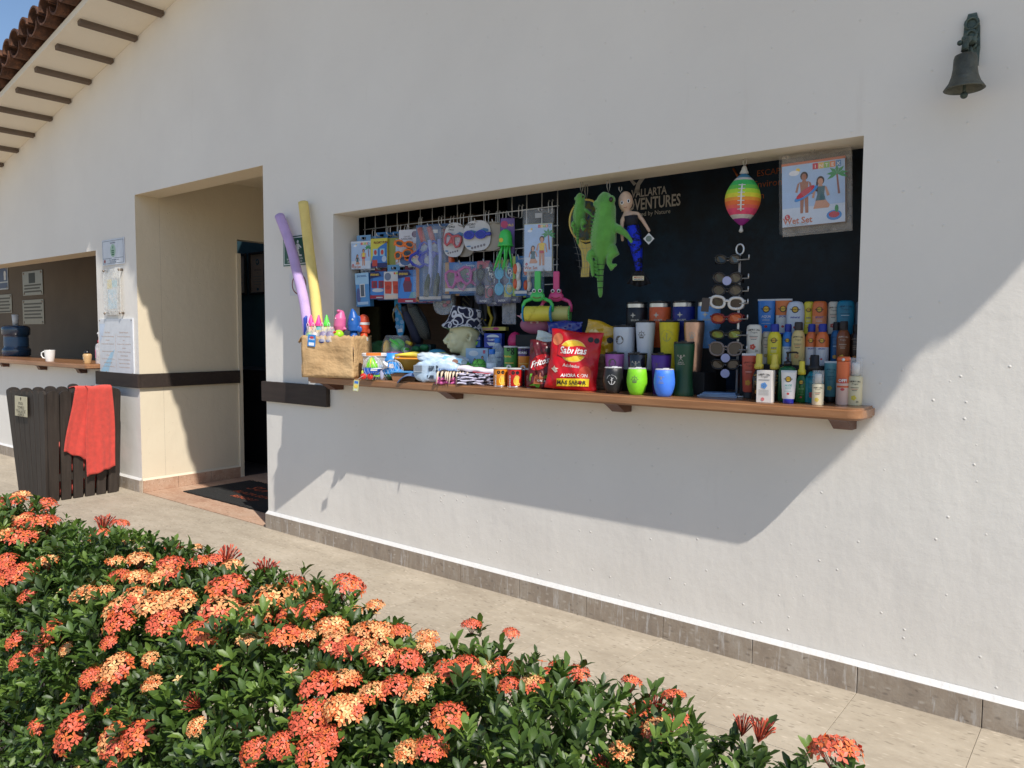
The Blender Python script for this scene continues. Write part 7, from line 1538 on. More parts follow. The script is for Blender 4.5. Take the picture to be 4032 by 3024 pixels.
mb.build('play_pieces', [C(225, 225, 225), C(230, 200, 90), C(200, 90, 90), C(90, 150, 200), C(140, 190, 90)], t)
# toy truck
t = thing('toy_truck', 'green and blue toy truck with red wheels in a net', 'toy truck', (-3.425, -.195, Z), .52, 'bagged beach toys'); mb = MB().lathe([(.0, .128), (.012, .126), (.034, .085), (.038, .068), (.036, .066), (0, .066)], 16, ey=.7).build('dome', C(135, 220, 50, .35), t, (-.006, 0, 0))
MB().tube([(-.005, -.024, .07), (-.005, -.018, .105), (-.005, -.004, .129)], .0045, 6).build('band', C(232, 225, 60, .35), t); mb = MB().prism([(-.048, .068), (-.038, .030), (.046, .030), (.056, .068)], -.028, .028); mb.build('dumper', C(40, 90, 185, .35), t); MB().box(-.036, .058, -.024, .024, .016, .030, bev=.003).build('chassis', C(140, 215, 60, .35), t); MB().box(-.062, -.040, -.022, .022, .018, .052, bev=.005).build('cab', C(210, 220, 70, .35), t)
for x in (-.045, -.004): 
    for y in (-.031, .031): MB().lathe([(.0, -.006), (.015, -.006), (.018, -.003), (.018, .003), (.015, .006), (0, .006)], 16, 0, T(x, y, .0185) @ Rm(math.pi/2, 'X')).build('wheel', C(205, 50, 40, .4), t)
MB().ball((.064, -.026, .03), (.012, .006, .03)).build('spade', C(170, 170, 195, .35), t); netbag(t, (0, 0, .0), .062, .135)
mb = MB().box(-.0165, .0165, -.001, .0, -.064, -.0, bev=.0004).box(-.012, .012, -.0018, -.0012, -.02, -.006, 1).disc((.0, -.0018, -.036), .012, .010, 2).box(-.010, .010, -.0018, -.0012, -.060, -.052, 3); o = mb.build('price_tag', [C(190, 195, 140, .4), C(60, 110, 190), C(225, 190, 80), C(205, 205, 200)], t, (-.078, -.052, -.002), (0, .12, -.1)); MB().tube([(-.03, -.03, .03), (-.06, -.045, .012), (-.078, -.052, -.004)], .0008, 4).build('tag_string', C(225, 225, 225), t)
# toy car and cup
t = thing('toy_car', 'bright blue toy car over a dark green dish in a white tied net', 'toy car', (-3.318, -.135, Z), .45, 'bagged beach toys'); mb = MB(); mb.prism([(-.05, .03), (.055, .03), (.06, .055), (.035, .06), (.028, .10), (-.018, .105), (-.028, .066), (-.055, .058)], -.03, .03); o = mb.build('body', C(55, 145, 220, .35), t); bv = o.modifiers.new('round', 'BEVEL'); bv.width = .007; bv.segments = 2
MB().add([(-.012, -.0312, .068), (.018, -.0312, .068), (.016, -.0312, .092), (-.010, -.0312, .094)], [(0, 1, 2, 3)]).disc((.045, -.0315, .045), .009, .009, 1).build('print', [C(225, 215, 215), C(180, 60, 60)], t); MB().lathe([(.0, .001), (.036, .001), (.048, .018), (.050, .030), (.047, .030)], 22, ey=.8).build('dish', C(26, 82, 50, .4), t); MB().tube([(.045, -.02, .005), (.06, -.028, .03), (.055, -.03, .05)], [.016, .018, .008], 10).build('spade', C(120, 200, 60, .35), t); netbag(t, (0, 0, 0), .062, .115)
MB().tube([(-.05, -.03, .066), (-.075, -.05, .066), (-.11, -.06, .062), (-.112, -.062, .055), (-.075, -.055, .056)], .0035, 6).lathe([(.004, 0), (.009, .018), (.03, .04)], 12, 0, T(-.052, -.032, .06) @ Rm(.7, 'Y'), caps=False).build('net_tie', C(232, 232, 235, .5), t)
t = thing('glass_cup', 'clear plastic cup with a blue lid between the toy bucket and toy car', 'cup', (-3.42, -.045, Z)); MB().lathe([(.036, 0), (.040, .003), (.046, .10)], 22).build('cup', clear((.75, .8, .85), .4, .1), t); MB().lathe([(.050, .1005), (.052, .11), (.040, .125), (.036, .15), (.03, .151), (0, .151)], 22).build('lid', C(50, 140, 215, .35), t)
# beach set with watering can
t = thing('beach_set', 'bagged beach set with a green watering can, pink castle and yellow sieve', 'beach toys', (-3.475, .04, Z+.115), .5); MB().box(-.085, .08, -.05, .08, -.115, -.001, bev=.004).build('tub', C(60, 120, 170, .4), t)
MB().ball((.015, -.02, .085), (.042, .034, .036), seg=18).build('watering_can', C(80, 200, 70, .35), t); MB().tube([(-.025, -.045, .115), (.01, -.066, .10), (.045, -.05, .07)], .009, 8).build('can_handle', C(80, 205, 70, .35), t); MB().tube([(.05, -.035, .06), (.078, -.05, .045)], [.014, .022], 14).build('spout', C(90, 200, 80, .35), t); MB().lathe([(.022, 0), (.022, .006), (0, .007)], 16, 0, T(.076, -.05, .046) @ Rm(1.25, 'Y') @ Rm(.5, 'X')).build('rose', C(205, 215, 210, .35), t)
MB().ball((-.06, -.01, .06), (.022, .03, .052)).build('sieve', C(225, 180, 60, .4), t); MB().tube([(.06, -.0, .10), (.095, -.01, .088)], .011, 8).build('rake_handle', C(232, 205, 60, .35), t); mb = MB()
for k in range(5): mb.lathe([(.013, 0), (.013, .035), (.010, .042)], 10, 0, T(-.035+.02*k, -.045, .0))
mb.build('castle_mould', C(205, 50, 150, .35), t); MB().surf(lambda u, v: ((.098-.03*v**3)*math.cos(u*6.283)*(1+.05*math.sin(u*31)), (.07-.02*v**3)*math.sin(u*6.283)*(1+.05*math.sin(u*31))-.005, -.01+.15*v), 30, 8).build('clear_bag', clear((.9, .9, .9), .13, .15), t)
t = thing('green_net_bag', 'green mesh bag of toys lying at the back behind the cardboard box', 'bag', (-3.68, .12, Z), .3); MB().surf(lambda u, v: (.17*math.cos(u*6.283)*math.cos(v*1.57)**.6, .10*math.sin(u*6.283)*math.cos(v*1.57)**.6, .21*math.sin(v*1.57)+.012*math.sin(u*30+v*8)), 32, 12).build('mesh', C(30, 85, 40, .7), t); MB().ball((-.08, -.07, .13), (.04, .03, .05)).ball((.03, -.08, .09), (.05, .03, .045), 1).ball((.10, -.05, .12), (.03, .03, .04), 2).build('toys', [C(160, 160, 70), C(90, 50, 75), C(30, 110, 60)], t)
t = thing('toy_pack', 'dark teal bagged toys at the back, right of the green mesh bag', 'toy pack', (-3.42, .20, Z), .3); MB().box(-.06, .06, 0, .08, 0, .20, bev=.01).build('pack', C(30, 60, 60, .5), t); MB().ball((-.04, -.01, .17), (.03, .02, .02)).ball((.02, -.01, .18), (.03, .02, .02)).build('toys', C(40, 120, 70), t)
# tray
t = thing('toy_tray', 'orange toy tray holding a rope fish and a yellow spade', 'toy tray', (-3.25, .01, Z+.055), .45); pts = [(.14*math.copysign(abs(math.cos(a))**.6, math.cos(a)), .075*math.copysign(abs(math.sin(a))**.6, math.sin(a))) for a in [2*math.pi*k/28 for k in range(28)]]
mb = MB(); n = 28; mb.add([(x*.85, y*.85, .0) for x, y in pts]+[(x, y, .07) for x, y in pts]+[(x*1.06, y*1.08, .072) for x, y in pts]+[(x*1.06, y*1.08, .064) for x, y in pts], [tuple(range(n))[::-1]]+[(r_*n+k, r_*n+(k+1) % n, (r_+1)*n+(k+1) % n, (r_+1)*n+k) for r_ in range(3) for k in range(n)], 0, None, True); mb.build('tray', C(228, 150, 50, .4), t)
MB().tube([(-.13, -.05, .082), (-.09, -.05, .088), (-.02, -.03, .090), (.02, -.01, .078)], [.010, .009, .018, .022], 8).build('spade', C(235, 215, 80, .35), t); mb = MB()
for k in range(7): mb.tube([(-.01+.02*k, -.03, .075), (.01+.015*k, .01, .095), (.03+.01*k, .04, .078)], .006, 6, k % 2)
mb.build('rope_toys', [C(95, 62, 58, .8), C(150, 170, 70, .7)], t); MB().ball((.10, .03, .10), (.055, .03, .022), seg=14).build('fish_mould', C(60, 150, 180, .4), t)
t = thing('display_riser', 'blue toy carton under the orange tray', 'display riser', (-3.25, .03, Z), .45); MB().box(-.12, .13, -.04, .07, 0, .0535, bev=.003).build('box', C(70, 120, 165, .5), t)
t = thing('rake_toy', 'pale green toy rake with round tines behind the diaper packs', 'toy rake', (-3.12, .05, Z), .4); MB().box(-.06, .08, -.01, .05, 0, .10, bev=.006).build('block', C(40, 70, 110, .5), t); mb = MB()
for k in range(3): mb.tube([(-.02+.033*k, -.02, .085), (-.02+.033*k, -.025, .125), (-.02+.033*k, -.015, .138)], .012, 10)
mb.tube([(-.06, -.01, .12), (-.03, -.012, .15), (.03, -.012, .155), (.09, -.01, .13)], .007, 8); mb.build('rake', C(185, 190, 120, .4), t)
t = thing('toy_pack', 'flat brown and blue bagged toy lying in front of the orange tray', 'toy pack', (-3.205, -.13, Z), .4); MB().prism([(-.075, .0), (.06, .0), (.07, .03), (-.02, .045), (-.09, .038)], -.03, .04).build('pack', C(150, 105, 70, .5), t); MB().box(-.085, .075, -.045, .045, .046, .052, bev=.002).build('lid', C(80, 150, 205, .4), t)
# cap
t = thing('sun_visor', 'pale blue visor brim sticking out under the diaper packs', 'cap', (-3.128, -.165, Z), .45); add_mod_solid(MB().surf(lambda u, v: ((u-.5)*.17, -.075*v*math.sin(math.pi*(.12+.76*u))**.6+.03, .046-.045*(2*u-1)**2-.012*v), 22, 8).build('brim', C(95, 120, 165, .8), t), .006); MB().surf(lambda u, v: ((u-.5)*.14, .03+.05*v, .03*math.sin(math.pi*u)*(1-v*.3)+.006), 14, 5).build('crown', C(70, 85, 120, .8), t)
# diaper packs
def dpack(label, X, Y, z, w_, h_, d_, rz, m_, tl, seed):
    t = thing('diaper_pack', label, 'diaper pack', (X, Y, z), (tl[0], tl[1], rz), 'pale blue diaper packs'); rnd = random.Random(seed); ph = [rnd.uniform(0, 6) for _ in range(5)]
    def f_(u, v):
        a = u*6.2832; ca, sa = math.cos(a), math.sin(a); s_ = 5.0; r = (abs(ca)**s_+abs(sa)**s_)**(-1/s_); q = (1-abs(2*v-1)**4)**.5 if 0 < v < 1 else 0
        k = .2+.8*q; return (-w_/2+w_*v, d_/2*r*ca*k+.003*math.sin(v*14+a*3+ph[0])+.002*math.sin(v*31+a*5), h_/2+h_/2*r*sa*k+.003*math.sin(v*17+a*2+ph[1])+.0022*math.sin(v*40-a*4+ph[2]))
    MB().surf(f_, 56, 46).build('pack', m_, t, None, None); return t
t = dpack('lower pale blue swim diaper pack with barcode, print upside down', -2.975, -.12, Z, .275, .118, .10, .38, mat(srgb(186, 208, 228), .35, .10, 9, .5, 26, coat=.2), (0, 0), 1); mb = MB(); e_ = -.0535
mb.text('Little', .026, (0, 0, 0), 0, lambda x, z: (.085-x, e_, .052-z), .01, .2).text('Swimmers', .026, (0, 0, 0), 0, lambda x, z: (.085-x, e_, .078-z), .01, .2)
for k in range(11): mb.box(-.03+.0032*k, -.0285+.0032*k+(.0008 if k % 3 else 0), e_-.0006, e_, .062, .092, 1)
mb.box(-.118, -.068, e_+.0005, e_+.001, .058, .094, 2); [mb.box(-.116, -.07, e_, e_+.0004, .062+.0045*k, .064+.0045*k, 1) for k in range(7)]; mb.disc((.018, e_, .086), .009, .009, 1, 12).disc((.018, e_, .066), .007, .008, 1, 10).box(-.04, .0, e_-.0004, e_, .022, .04, 1); mb.build('print', [C(70, 120, 200), C(60, 70, 85), C(170, 180, 190)], t)
t = dpack('upper white and pale blue swim diaper pack slumped on the lower one', -3.0, -.055, Z+.098, .30, .055, .12, .38, mat(srgb(214, 226, 236), .35, .08, 7, .5, 26, coat=.2), (0, .10), 5); mb = MB(); mb.add([(.02, -.060, .036), (.13, -.058, .02), (.135, -.052, .046), (.03, -.058, .052)], [(0, 1, 2, 3)], 0); mb.disc((.10, -.066, .028), .018, .012, 1); mb.build('print', [C(150, 200, 230), C(150, 105, 85)], t)
# towels and shirts
m, N, L, b = nodes('zebra_fabric'); tc = N.new('ShaderNodeTexCoord'); wv = N.new('ShaderNodeTexNoise'); wv.inputs['Scale'].default_value = 60; wv.inputs['Detail'].default_value = 3; mp = N.new('ShaderNodeMapping'); mp.inputs['Scale'].default_value = (.55, 1, 2.2); L.new(tc.outputs['Object'], mp.inputs[0]); L.new(mp.outputs[0], wv.inputs['Vector'])
L.new(ramp(N, L, wv.outputs['Fac'], ((.46, srgb(30, 26, 40)), (.5, srgb(200, 195, 215)))), b.inputs['Base Color']); b.inputs['Roughness'].default_value = .9
def folded(name, label, X, Y, z, w_, d_, h_, rz, m_, layers, cat, tl=0.0):
    t = thing(name, label, cat, (X, Y, z), (0, tl, rz), 'folded towels and shirts on the counter')
    for k in range(layers):
        hh = h_/layers
        def f_(u, v, k=k, hh=hh):
            a = u*6.2832; ca, sa = math.cos(a), math.sin(a); r = (abs(ca)**3.5+abs(sa)**3.5)**(-1/3.5); return ((-w_/2+w_*v)+.003*math.sin(a*2+k), -d_/2*r*ca*(1-.02*k)+.003*math.sin(v*13+k), hh*(k+.5)+hh*.5*r*sa*(1+.10*math.sin(v*9+k))+.0025*math.sin(v*16+k*2))
        mb = MB().surf(f_, 26, 24)
        n = 26
        for j in (0, 24): mb.f.append(tuple(j*27+i for i in range(26))); mb.m.append(0); mb.sm.append(False)
        mb.build('fold', m_, t)
    return t
folded('folded_towel', 'pink ruffled folded towel drooping over the counter edge', -2.855, -.155, Z-.004, .125, .08, .036, .38, mat(srgb(215, 105, 165), .9, .1, 30, .8, 60), 2, 'towel')
folded('folded_shirt', 'black and tan animal print cloth lying on the pink towel', -2.85, -.125, Z+.036, .135, .10, .032, .38, mat((.03, .025, .025), .9, .9, 24, .5, 60), 1, 'cloth', .03)
t = thing('cloth_fringe', 'cream fringe and tassels of the animal print cloth hanging at the counter edge', 'fringe', (-2.80, -.18, Z+.05), .38); mb = MB(); random.seed(8)
for k in range(10): x = -.085+.018*k+random.uniform(-.006, .006); q = random.uniform(.02, .055); mb.tube([(x, .01, .012), (x+.004, -.012, .006), (x+.006+random.uniform(-.006, .006), -.022, -q)], [.006, .006, .002], 6)
mb.build('tassel', C(225, 205, 180, .9), t)
folded('folded_shirt', 'stack of black and lilac zebra print cloths left of the chip cans', -2.665, -.12, Z, .215, .11, .060, .36, m, 4, 'cloth'); t = folded('folded_shirt', 'white folded cloth with a red edge on top of the zebra stack', -2.69, -.09, Z+.062, .22, .10, .026, .36, C(222, 214, 222, .9), 1, 'cloth', .09); MB().box(-.02, .105, -.056, -.052, .002, .006).build('red_edge', C(190, 60, 70, .7), t)
# green volleyballs
def vball(label, X, Y, z, r):
    t = thing('volleyball', label, 'ball', (X, Y, z), .4, 'small green volleyballs'); MB().ball((0, 0, r), r, seg=24, rings=16).build('ball', C(110, 200, 80, .4), t); mb = MB()
    for tilt in (0, 1.05, 2.1):
        for off in (-.35, .35): mb.tube([tuple(Matrix.Rotation(tilt, 3, 'Y') @ Vector((r*1.0*math.cos(a)*math.cos(off), r*1.0*math.sin(a)*math.cos(off), r*math.sin(off)))+Vector((0, 0, r))) for a in [math.pi+math.pi*k/16 for k in range(17)]], .0013, 4)
    mb.build('seam', INK, t)
vball('green toy volleyball in front of the clear drink bottles', -2.775, .0, Z+.045, .043); vball('green toy volleyball behind the lower diaper pack', -2.885, .01, Z+.035, .04)
# extra hidden merch behind
t = thing('red_pouch', 'dark red round pouch behind the foot of the sunglasses rack', 'pouch', (-1.33, .22, Z), .2); MB().ball((0, 0, .06), (.07, .04, .06)).build('body', C(70, 20, 28, .6), t)

# ================================================================== flowering hedge in front of the path
hd = thing('flowering_hedge', 'clipped green hedge full of coral and peach flower heads along the path', 'hedge', (0, 0, 0))
rng = np.random.default_rng(12)
PROF = np.array([(-2.01, .05), (-2.01, .56), (-2.035, .70), (-2.075, .77), (-2.15, .80), (-2.28, .80), (-2.38, .77), (-2.45, .69), (-2.50, .55), (-2.52, .05)])
seg = np.diff(PROF, axis=0); sl_ = np.hypot(seg[:, 0], seg[:, 1]); cum = np.concatenate([[0], np.cumsum(sl_)])
HX = (-4.4, -.12)
def surf_pt(x, s):
    """point and outward normal on the hedge surface"""
    i = np.clip(np.searchsorted(cum, s, side='right')-1, 0, len(sl_)-1); q = (s-cum[i])/sl_[i]
    yz = PROF[i]+seg[i]*q[:, None]; nn = np.stack([seg[i, 1]*-1, seg[i, 0]], 1)/sl_[i][:, None]
    nn = np.where((nn[:, :1]*(yz[:, :1]+2.26)+nn[:, 1:]*(yz[:, 1:]-.4)) < 0, -nn, nn)
    e = np.clip((x+.36)/.27, 0, 1.2)**2
    yy = yz[:, 0]+(-2.24-yz[:, 0])*e*.30-.13*np.clip((-1.8-x)/1.2, 0, 1.5)*(yz[:, 0] > -2.3); zz = yz[:, 1]*(1-.13*e)
    lump = .020*np.sin(x*9+yy*5)+.016*np.sin(x*17-yy*13+1.3)+.012*np.sin(x*31+s*23)
    P_ = np.stack([x, yy+nn[:, 0]*lump, zz+nn[:, 1]*lump], 1); N_ = np.stack([e*.8, nn[:, 0], nn[:, 1]], 1)
    return P_, N_/np.linalg.norm(N_, axis=1)[:, None]
def nrm(a): return a/np.maximum(np.linalg.norm(a, axis=-1, keepdims=True), 1e-9)
LT = np.array([(u_, v_) for v_ in (0, .30, .68, 1.0) for u_ in (-1, 0, 1)]); LWID = {0: .18, .30: .82, .68: 1.0, 1.0: .22}
LF = [(r_*3+c_, r_*3+c_+1, r_*3+c_+4, r_*3+c_+3) for r_ in range(3) for c_ in range(2)]
leaf_uv = np.array([(u_*LWID[v_]*.21, v_, .06*abs(u_)*LWID[v_]*1.2+.10*math.sin(v_*2.2)-.06*v_*v_) for u_, v_ in LT])   # x across, y along, z up, unit length
def leaves(n, depth, spread, lens, per, at=None):
    x = rng.uniform(HX[0], HX[1], n); s = rng.uniform(.30, cum[-1]-.05, n); P_, N_ = surf_pt(x, s); P_ = P_+N_*rng.uniform(depth[0], depth[1], n)[:, None]
    if at is not None: P_ = at; N_ = np.tile(np.array([[0, -.2, 1.0]]), (n, 1))
    ax = nrm(N_*.55+np.array([0, 0, .75])+rng.normal(0, spread, (n, 3)))
    out = []
    t0 = nrm(np.cross(ax, np.array([.3, .9, .1]))); t1 = np.cross(ax, t0); ph = rng.uniform(0, 6.28, n); L0 = rng.uniform(lens[0], lens[1], n); fresh = rng.uniform(0, 1, n)
    for k in range(per):
        a = ph+k*2.4+rng.normal(0, .2, n); el = np.radians(rng.uniform(18, 62, n)+ (8 if k < 2 else 0))
        rad_ = t0*np.cos(a)[:, None]+t1*np.sin(a)[:, None]; dr = nrm(rad_*np.cos(el)[:, None]+ax*np.sin(el)[:, None])
        side = nrm(np.cross(dr, ax)); up = np.cross(side, dr); L_ = L0*rng.uniform(.75, 1.12, n)
        base = P_+ax*(k*.0035)[...] if False else P_+ax*(k*.0035)
        out.append((base+dr*.004, side*L_[:, None], dr*L_[:, None], up*L_[:, None], np.where(fresh > .84, 2, np.where(fresh > .45, 1, 0))))
    return [np.concatenate([o[i] for o in out]) for i in range(5)]
HEADS = [tuple(float(q) for q in e.split(',')[:4])+(e[-1],) for e in """-2.903,-2.232,0.805,0.04,r -3.009,-2.165,0.805,0.03,p -2.802,-2.164,0.805,0.032,r -2.653,-2.319,0.793,0.032,m -2.621,-2.292,0.801,0.029,m -2.543,-2.258,0.805,0.031,r -2.559,-2.354,0.783,0.028,p -2.484,-2.339,0.787,0.037,r -2.404,-2.405,0.748,0.029,r -2.319,-2.421,0.731,0.028,r -2.282,-2.408,0.744,0.028,r -2.701,-2.25,0.805,0.015,r -2.213,-2.372,0.777,0.023,p -2.596,-2.06,0.772,0.034,b -2.485,-2.06,0.775,0.019,r -2.271,-2.209,0.805,0.025,r -2.139,-2.191,0.805,0.017,p -2.112,-2.083,0.776,0.03,b -2.023,-2.06,0.78,0.015,p -1.854,-2.06,0.802,0.03,b -1.843,-2.227,0.805,0.03,r -1.807,-2.169,0.805,0.024,r -1.876,-2.093,0.78,0.025,r -1.951,-2.252,0.805,0.024,p -1.996,-2.292,0.801,0.018,p -1.802,-2.082,0.776,0.022,p -1.679,-2.06,0.808,0.03,b -1.703,-2.06,0.779,0.014,r -1.571,-2.06,0.795,0.023,b -1.55,-2.06,0.785,0.014,r -2.152,-2.434,0.717,0.02,r -1.893,-2.326,0.791,0.021,r -1.835,-2.312,0.795,0.025,p -1.923,-2.394,0.76,0.025,p -1.856,-2.383,0.772,0.024,p -1.75,-2.287,0.803,0.032,m -1.575,-2.228,0.805,0.037,r -1.75,-2.352,0.783,0.026,p -1.742,-2.387,0.767,0.029,m -1.708,-2.407,0.746,0.027,r -1.658,-2.35,0.784,0.032,p -1.617,-2.32,0.793,0.029,p -1.471,-2.306,0.797,0.038,m -1.571,-2.379,0.775,0.027,r -1.439,-2.202,0.805,0.041,p -1.433,-2.363,0.78,0.031,r -1.389,-2.285,0.803,0.028,m -1.301,-2.242,0.805,0.03,r -1.503,-2.06,0.768,0.027,p -1.337,-2.165,0.805,0.024,r -1.368,-2.06,0.81,0.031,r -1.25,-2.303,0.798,0.03,r -1.317,-2.342,0.786,0.02,p -1.208,-2.224,0.805,0.026,p -1.134,-2.27,0.805,0.026,m -1.107,-2.259,0.805,0.019,r -2.113,-2.473,0.63,0.021,r -1.943,-2.457,0.678,0.032,r -1.971,-2.475,0.626,0.025,r -2.07,-2.485,0.593,0.019,r -1.7,-2.433,0.717,0.014,r -1.616,-2.454,0.687,0.029,m -1.711,-2.467,0.649,0.018,r -1.642,-2.472,0.634,0.017,r -1.473,-2.451,0.696,0.017,p -1.062,-2.361,0.78,0.027,r -1.022,-2.333,0.789,0.014,r -1.032,-2.401,0.752,0.026,r -0.971,-2.382,0.773,0.025,p -1.917,-2.502,0.487,0.018,r -1.722,-2.5,0.537,0.033,r -1.548,-2.491,0.578,0.029,m -1.465,-2.481,0.606,0.03,r -1.109,-2.453,0.69,0.022,r -1.062,-2.438,0.712,0.02,r -0.985,-2.427,0.724,0.026,r -1.522,-2.5,0.542,0.015,r -1.184,-2.442,0.708,0.018,b -1.349,-2.443,0.707,0.019,b -1.852,-2.459,0.672,0.014,p -1.29,-2.458,0.676,0.014,p -1.528,-2.427,0.725,0.014,p -1.205,-2.284,0.804,0.014,p -1.269,-2.06,0.789,0.016,p -1.305,-2.088,0.778,0.014,p -1.136,-2.196,0.805,0.024,p -1.114,-2.178,0.805,0.022,p -1.094,-2.15,0.801,0.019,r -1.1,-2.273,0.805,0.021,r -1.075,-2.252,0.805,0.022,m -1.024,-2.255,0.805,0.023,m -0.982,-2.239,0.805,0.024,r -1.191,-2.231,0.805,0.019,p -0.929,-2.307,0.796,0.024,r -1.028,-2.335,0.788,0.022,m -0.99,-2.379,0.775,0.02,p -0.961,-2.373,0.777,0.021,m -0.954,-2.335,0.788,0.02,m -0.892,-2.276,0.805,0.015,p -1.067,-2.102,0.783,0.018,p -0.995,-2.178,0.805,0.014,p -0.892,-2.222,0.805,0.024,r -0.877,-2.193,0.805,0.022,r -0.847,-2.185,0.805,0.021,m -0.86,-2.117,0.789,0.017,r -0.777,-2.196,0.805,0.014,r -0.985,-2.06,0.814,0.017,r -0.887,-2.06,0.823,0.014,r -0.799,-2.32,0.793,0.022,r -0.884,-2.307,0.797,0.016,p -0.812,-2.389,0.764,0.018,p -0.78,-2.377,0.775,0.018,r -0.748,-2.173,0.805,0.019,m -0.781,-2.087,0.778,0.02,r -0.776,-2.06,0.787,0.017,r -0.734,-2.06,0.79,0.017,r -0.628,-2.06,0.805,0.014,r -0.6,-2.06,0.764,0.021,r -0.582,-2.06,0.792,0.021,b -0.548,-2.06,0.805,0.016,r -0.518,-2.166,0.804,0.018,m -0.542,-2.06,0.767,0.017,r -0.534,-2.253,0.805,0.014,p -0.555,-2.265,0.805,0.014,b -0.974,-2.409,0.743,0.016,r -1.168,-2.181,0.805,0.014,b -0.431,-2.06,0.82,0.016,b -0.403,-2.06,0.82,0.02,b -0.298,-2.06,0.798,0.028,r""".split()]
hxyz = np.array([h_[:3] for h_ in HEADS]); hr = np.array([h_[3] for h_ in HEADS])
rep = np.concatenate([np.repeat(np.arange(len(hr)), 3), np.repeat(np.where(hxyz[:, 0] > -.62)[0], 9)])
HP = hxyz[rep]+rng.normal(0, 1, (len(rep), 3))*np.array([.020, .020, .012])-np.stack([np.zeros(len(rep)), np.zeros(len(rep)), rng.uniform(.02, .07, len(rep))], 1)
HP[len(hr)*3:] += rng.normal(0, 1, (len(rep)-len(hr)*3, 3))*np.array([.028, .028, .018])-np.array([.01, 0, .05])
groups = [leaves(len(rep), (0, 0), .3, (.020, .032), 6, HP), leaves(5900, (-.04, .010), .28, (.021, .033), 7), leaves(3000, (-.11, -.03), .5, (.026, .042), 6), leaves(1500, (-.2, -.10), .8, (.035, .05), 5)]
B_, S_, D_2, U_, Mi = [np.concatenate([gp[i] for gp in groups]) for i in range(5)]
cp = np.array([0, -3.1607, 1.4]); cf = np.array(_f); cr_ = np.array(_r2); cu_ = np.array(_u2)
rel = B_-cp; dep = rel@cf; px_ = (rel@cr_)/dep*3028/2016; py_ = (rel@cu_)/dep*3028/1512
vis = (dep > .1) & (abs(px_) < 1.0) & (abs(py_) < 1.0); vis[len(groups[0][0])+len(groups[1][0]):] = False
score = np.where(vis, np.linalg.norm(D_2, axis=1)/np.maximum(dep, .1), 0); pick = np.argsort(-score)[:300]
def leafmat(name, c0, c1, tr):
    m, N, L, b = nodes(name); geo = N.new('ShaderNodeNewGeometry'); co = geo.outputs['Position']
    L.new(ramp(N, L, noise(N, L, co, 26, 3, .6), ((.3, c0), (.7, c1))), b.inputs['Base Color']); b.inputs['Roughness'].default_value = .46; b.inputs['Specular IOR Level'].default_value = .55
    bumpn(N, L, b, ((noise(N, L, co, 180, 2), .15, .002),))
    ts = N.new('ShaderNodeBsdfTranslucent'); ts.inputs['Color'].default_value = (*tr, 1); mx = N.new('ShaderNodeMixShader'); mx.inputs[0].default_value = .22
    L.new(b.outputs[0], mx.inputs[1]); L.new(ts.outputs[0], mx.inputs[2]); L.new(mx.outputs[0], N['Material Output'].inputs[0]); return m
LEAF = [leafmat('dark_leaf', (.030, .058, .011), (.058, .105, .018), (.06, .13, .015)), leafmat('green_leaf', (.052, .100, .015), (.090, .160, .026), (.10, .2, .02)), leafmat('fresh_leaf', (.10, .17, .025), (.17, .26, .045), (.22, .4, .05))]
keep = np.ones(len(B_), bool); keep[pick] = False
def big_mesh(name, sel, mats, uvw, faces):
    n = len(sel); V = (B_[sel][:, None]+S_[sel][:, None]*uvw[None, :, :1]+D_2[sel][:, None]*uvw[None, :, 1:2]+U_[sel][:, None]*uvw[None, :, 2:]).reshape(-1, 3)
    F = (np.array(faces)[None]+np.arange(n)[:, None, None]*len(uvw)).reshape(-1, 4)
    me = bpy.data.meshes.new(name); me.vertices.add(len(V)); me.vertices.foreach_set('co', V.astype(np.float32).ravel()); me.loops.add(F.size); me.loops.foreach_set('vertex_index', F.ravel().astype(np.int32))
    me.polygons.add(len(F)); me.polygons.foreach_set('loop_start', np.arange(0, F.size, 4, dtype=np.int32))
    for m_ in mats: me.materials.append(m_)
    me.polygons.foreach_set('material_index', np.repeat(Mi[sel], len(faces)).astype(np.int32)); me.polygons.foreach_set('use_smooth', np.ones(len(F), bool)); me.update(calc_edges=True); me.validate(); return me
fo = link('foliage', big_mesh('foliage', np.where(keep)[0], LEAF, leaf_uv, LF), hd); fo['kind'] = 'stuff'
lm = []
for k in range(3):
    me = bpy.data.meshes.new('leaf'); me.from_pydata([tuple(p) for p in leaf_uv], [], LF); me.materials.append(LEAF[k]); me.polygons.foreach_set('use_smooth', [True]*len(LF)); me.update(); lm.append(me)
for i in pick:
    o = link('leaf', lm[int(Mi[i])], hd); L_ = float(np.linalg.norm(D_2[i]))
    o.matrix_local = Matrix(((*[S_[i][0], D_2[i][0], U_[i][0]], B_[i][0]), (*[S_[i][1], D_2[i][1], U_[i][1]], B_[i][1]), (*[S_[i][2], D_2[i][2], U_[i][2]], B_[i][2]), (0, 0, 0, 1)))
# twigs and dead flower clusters inside
tw_ = MB(); random.seed(9)
for k in range(420):
    x = random.uniform(-4.2, -.45); y = random.uniform(-2.42, -2.06); z0 = random.uniform(.0, .35); a = random.uniform(0, 6.28); q = random.uniform(.03, .12)
    tw_.tube([(x, y, z0), (x+q*.5*math.cos(a), y+q*.4*math.sin(a), z0+.2), (x+q*math.cos(a), max(-2.46, min(-2.04, y+q*math.sin(a))), z0+random.uniform(.28, .42))], [.004, .003, .0015], 4)
o = tw_.build('twigs', mat((.06, .04, .025), .85, .3, 20), hd); o['kind'] = 'stuff'
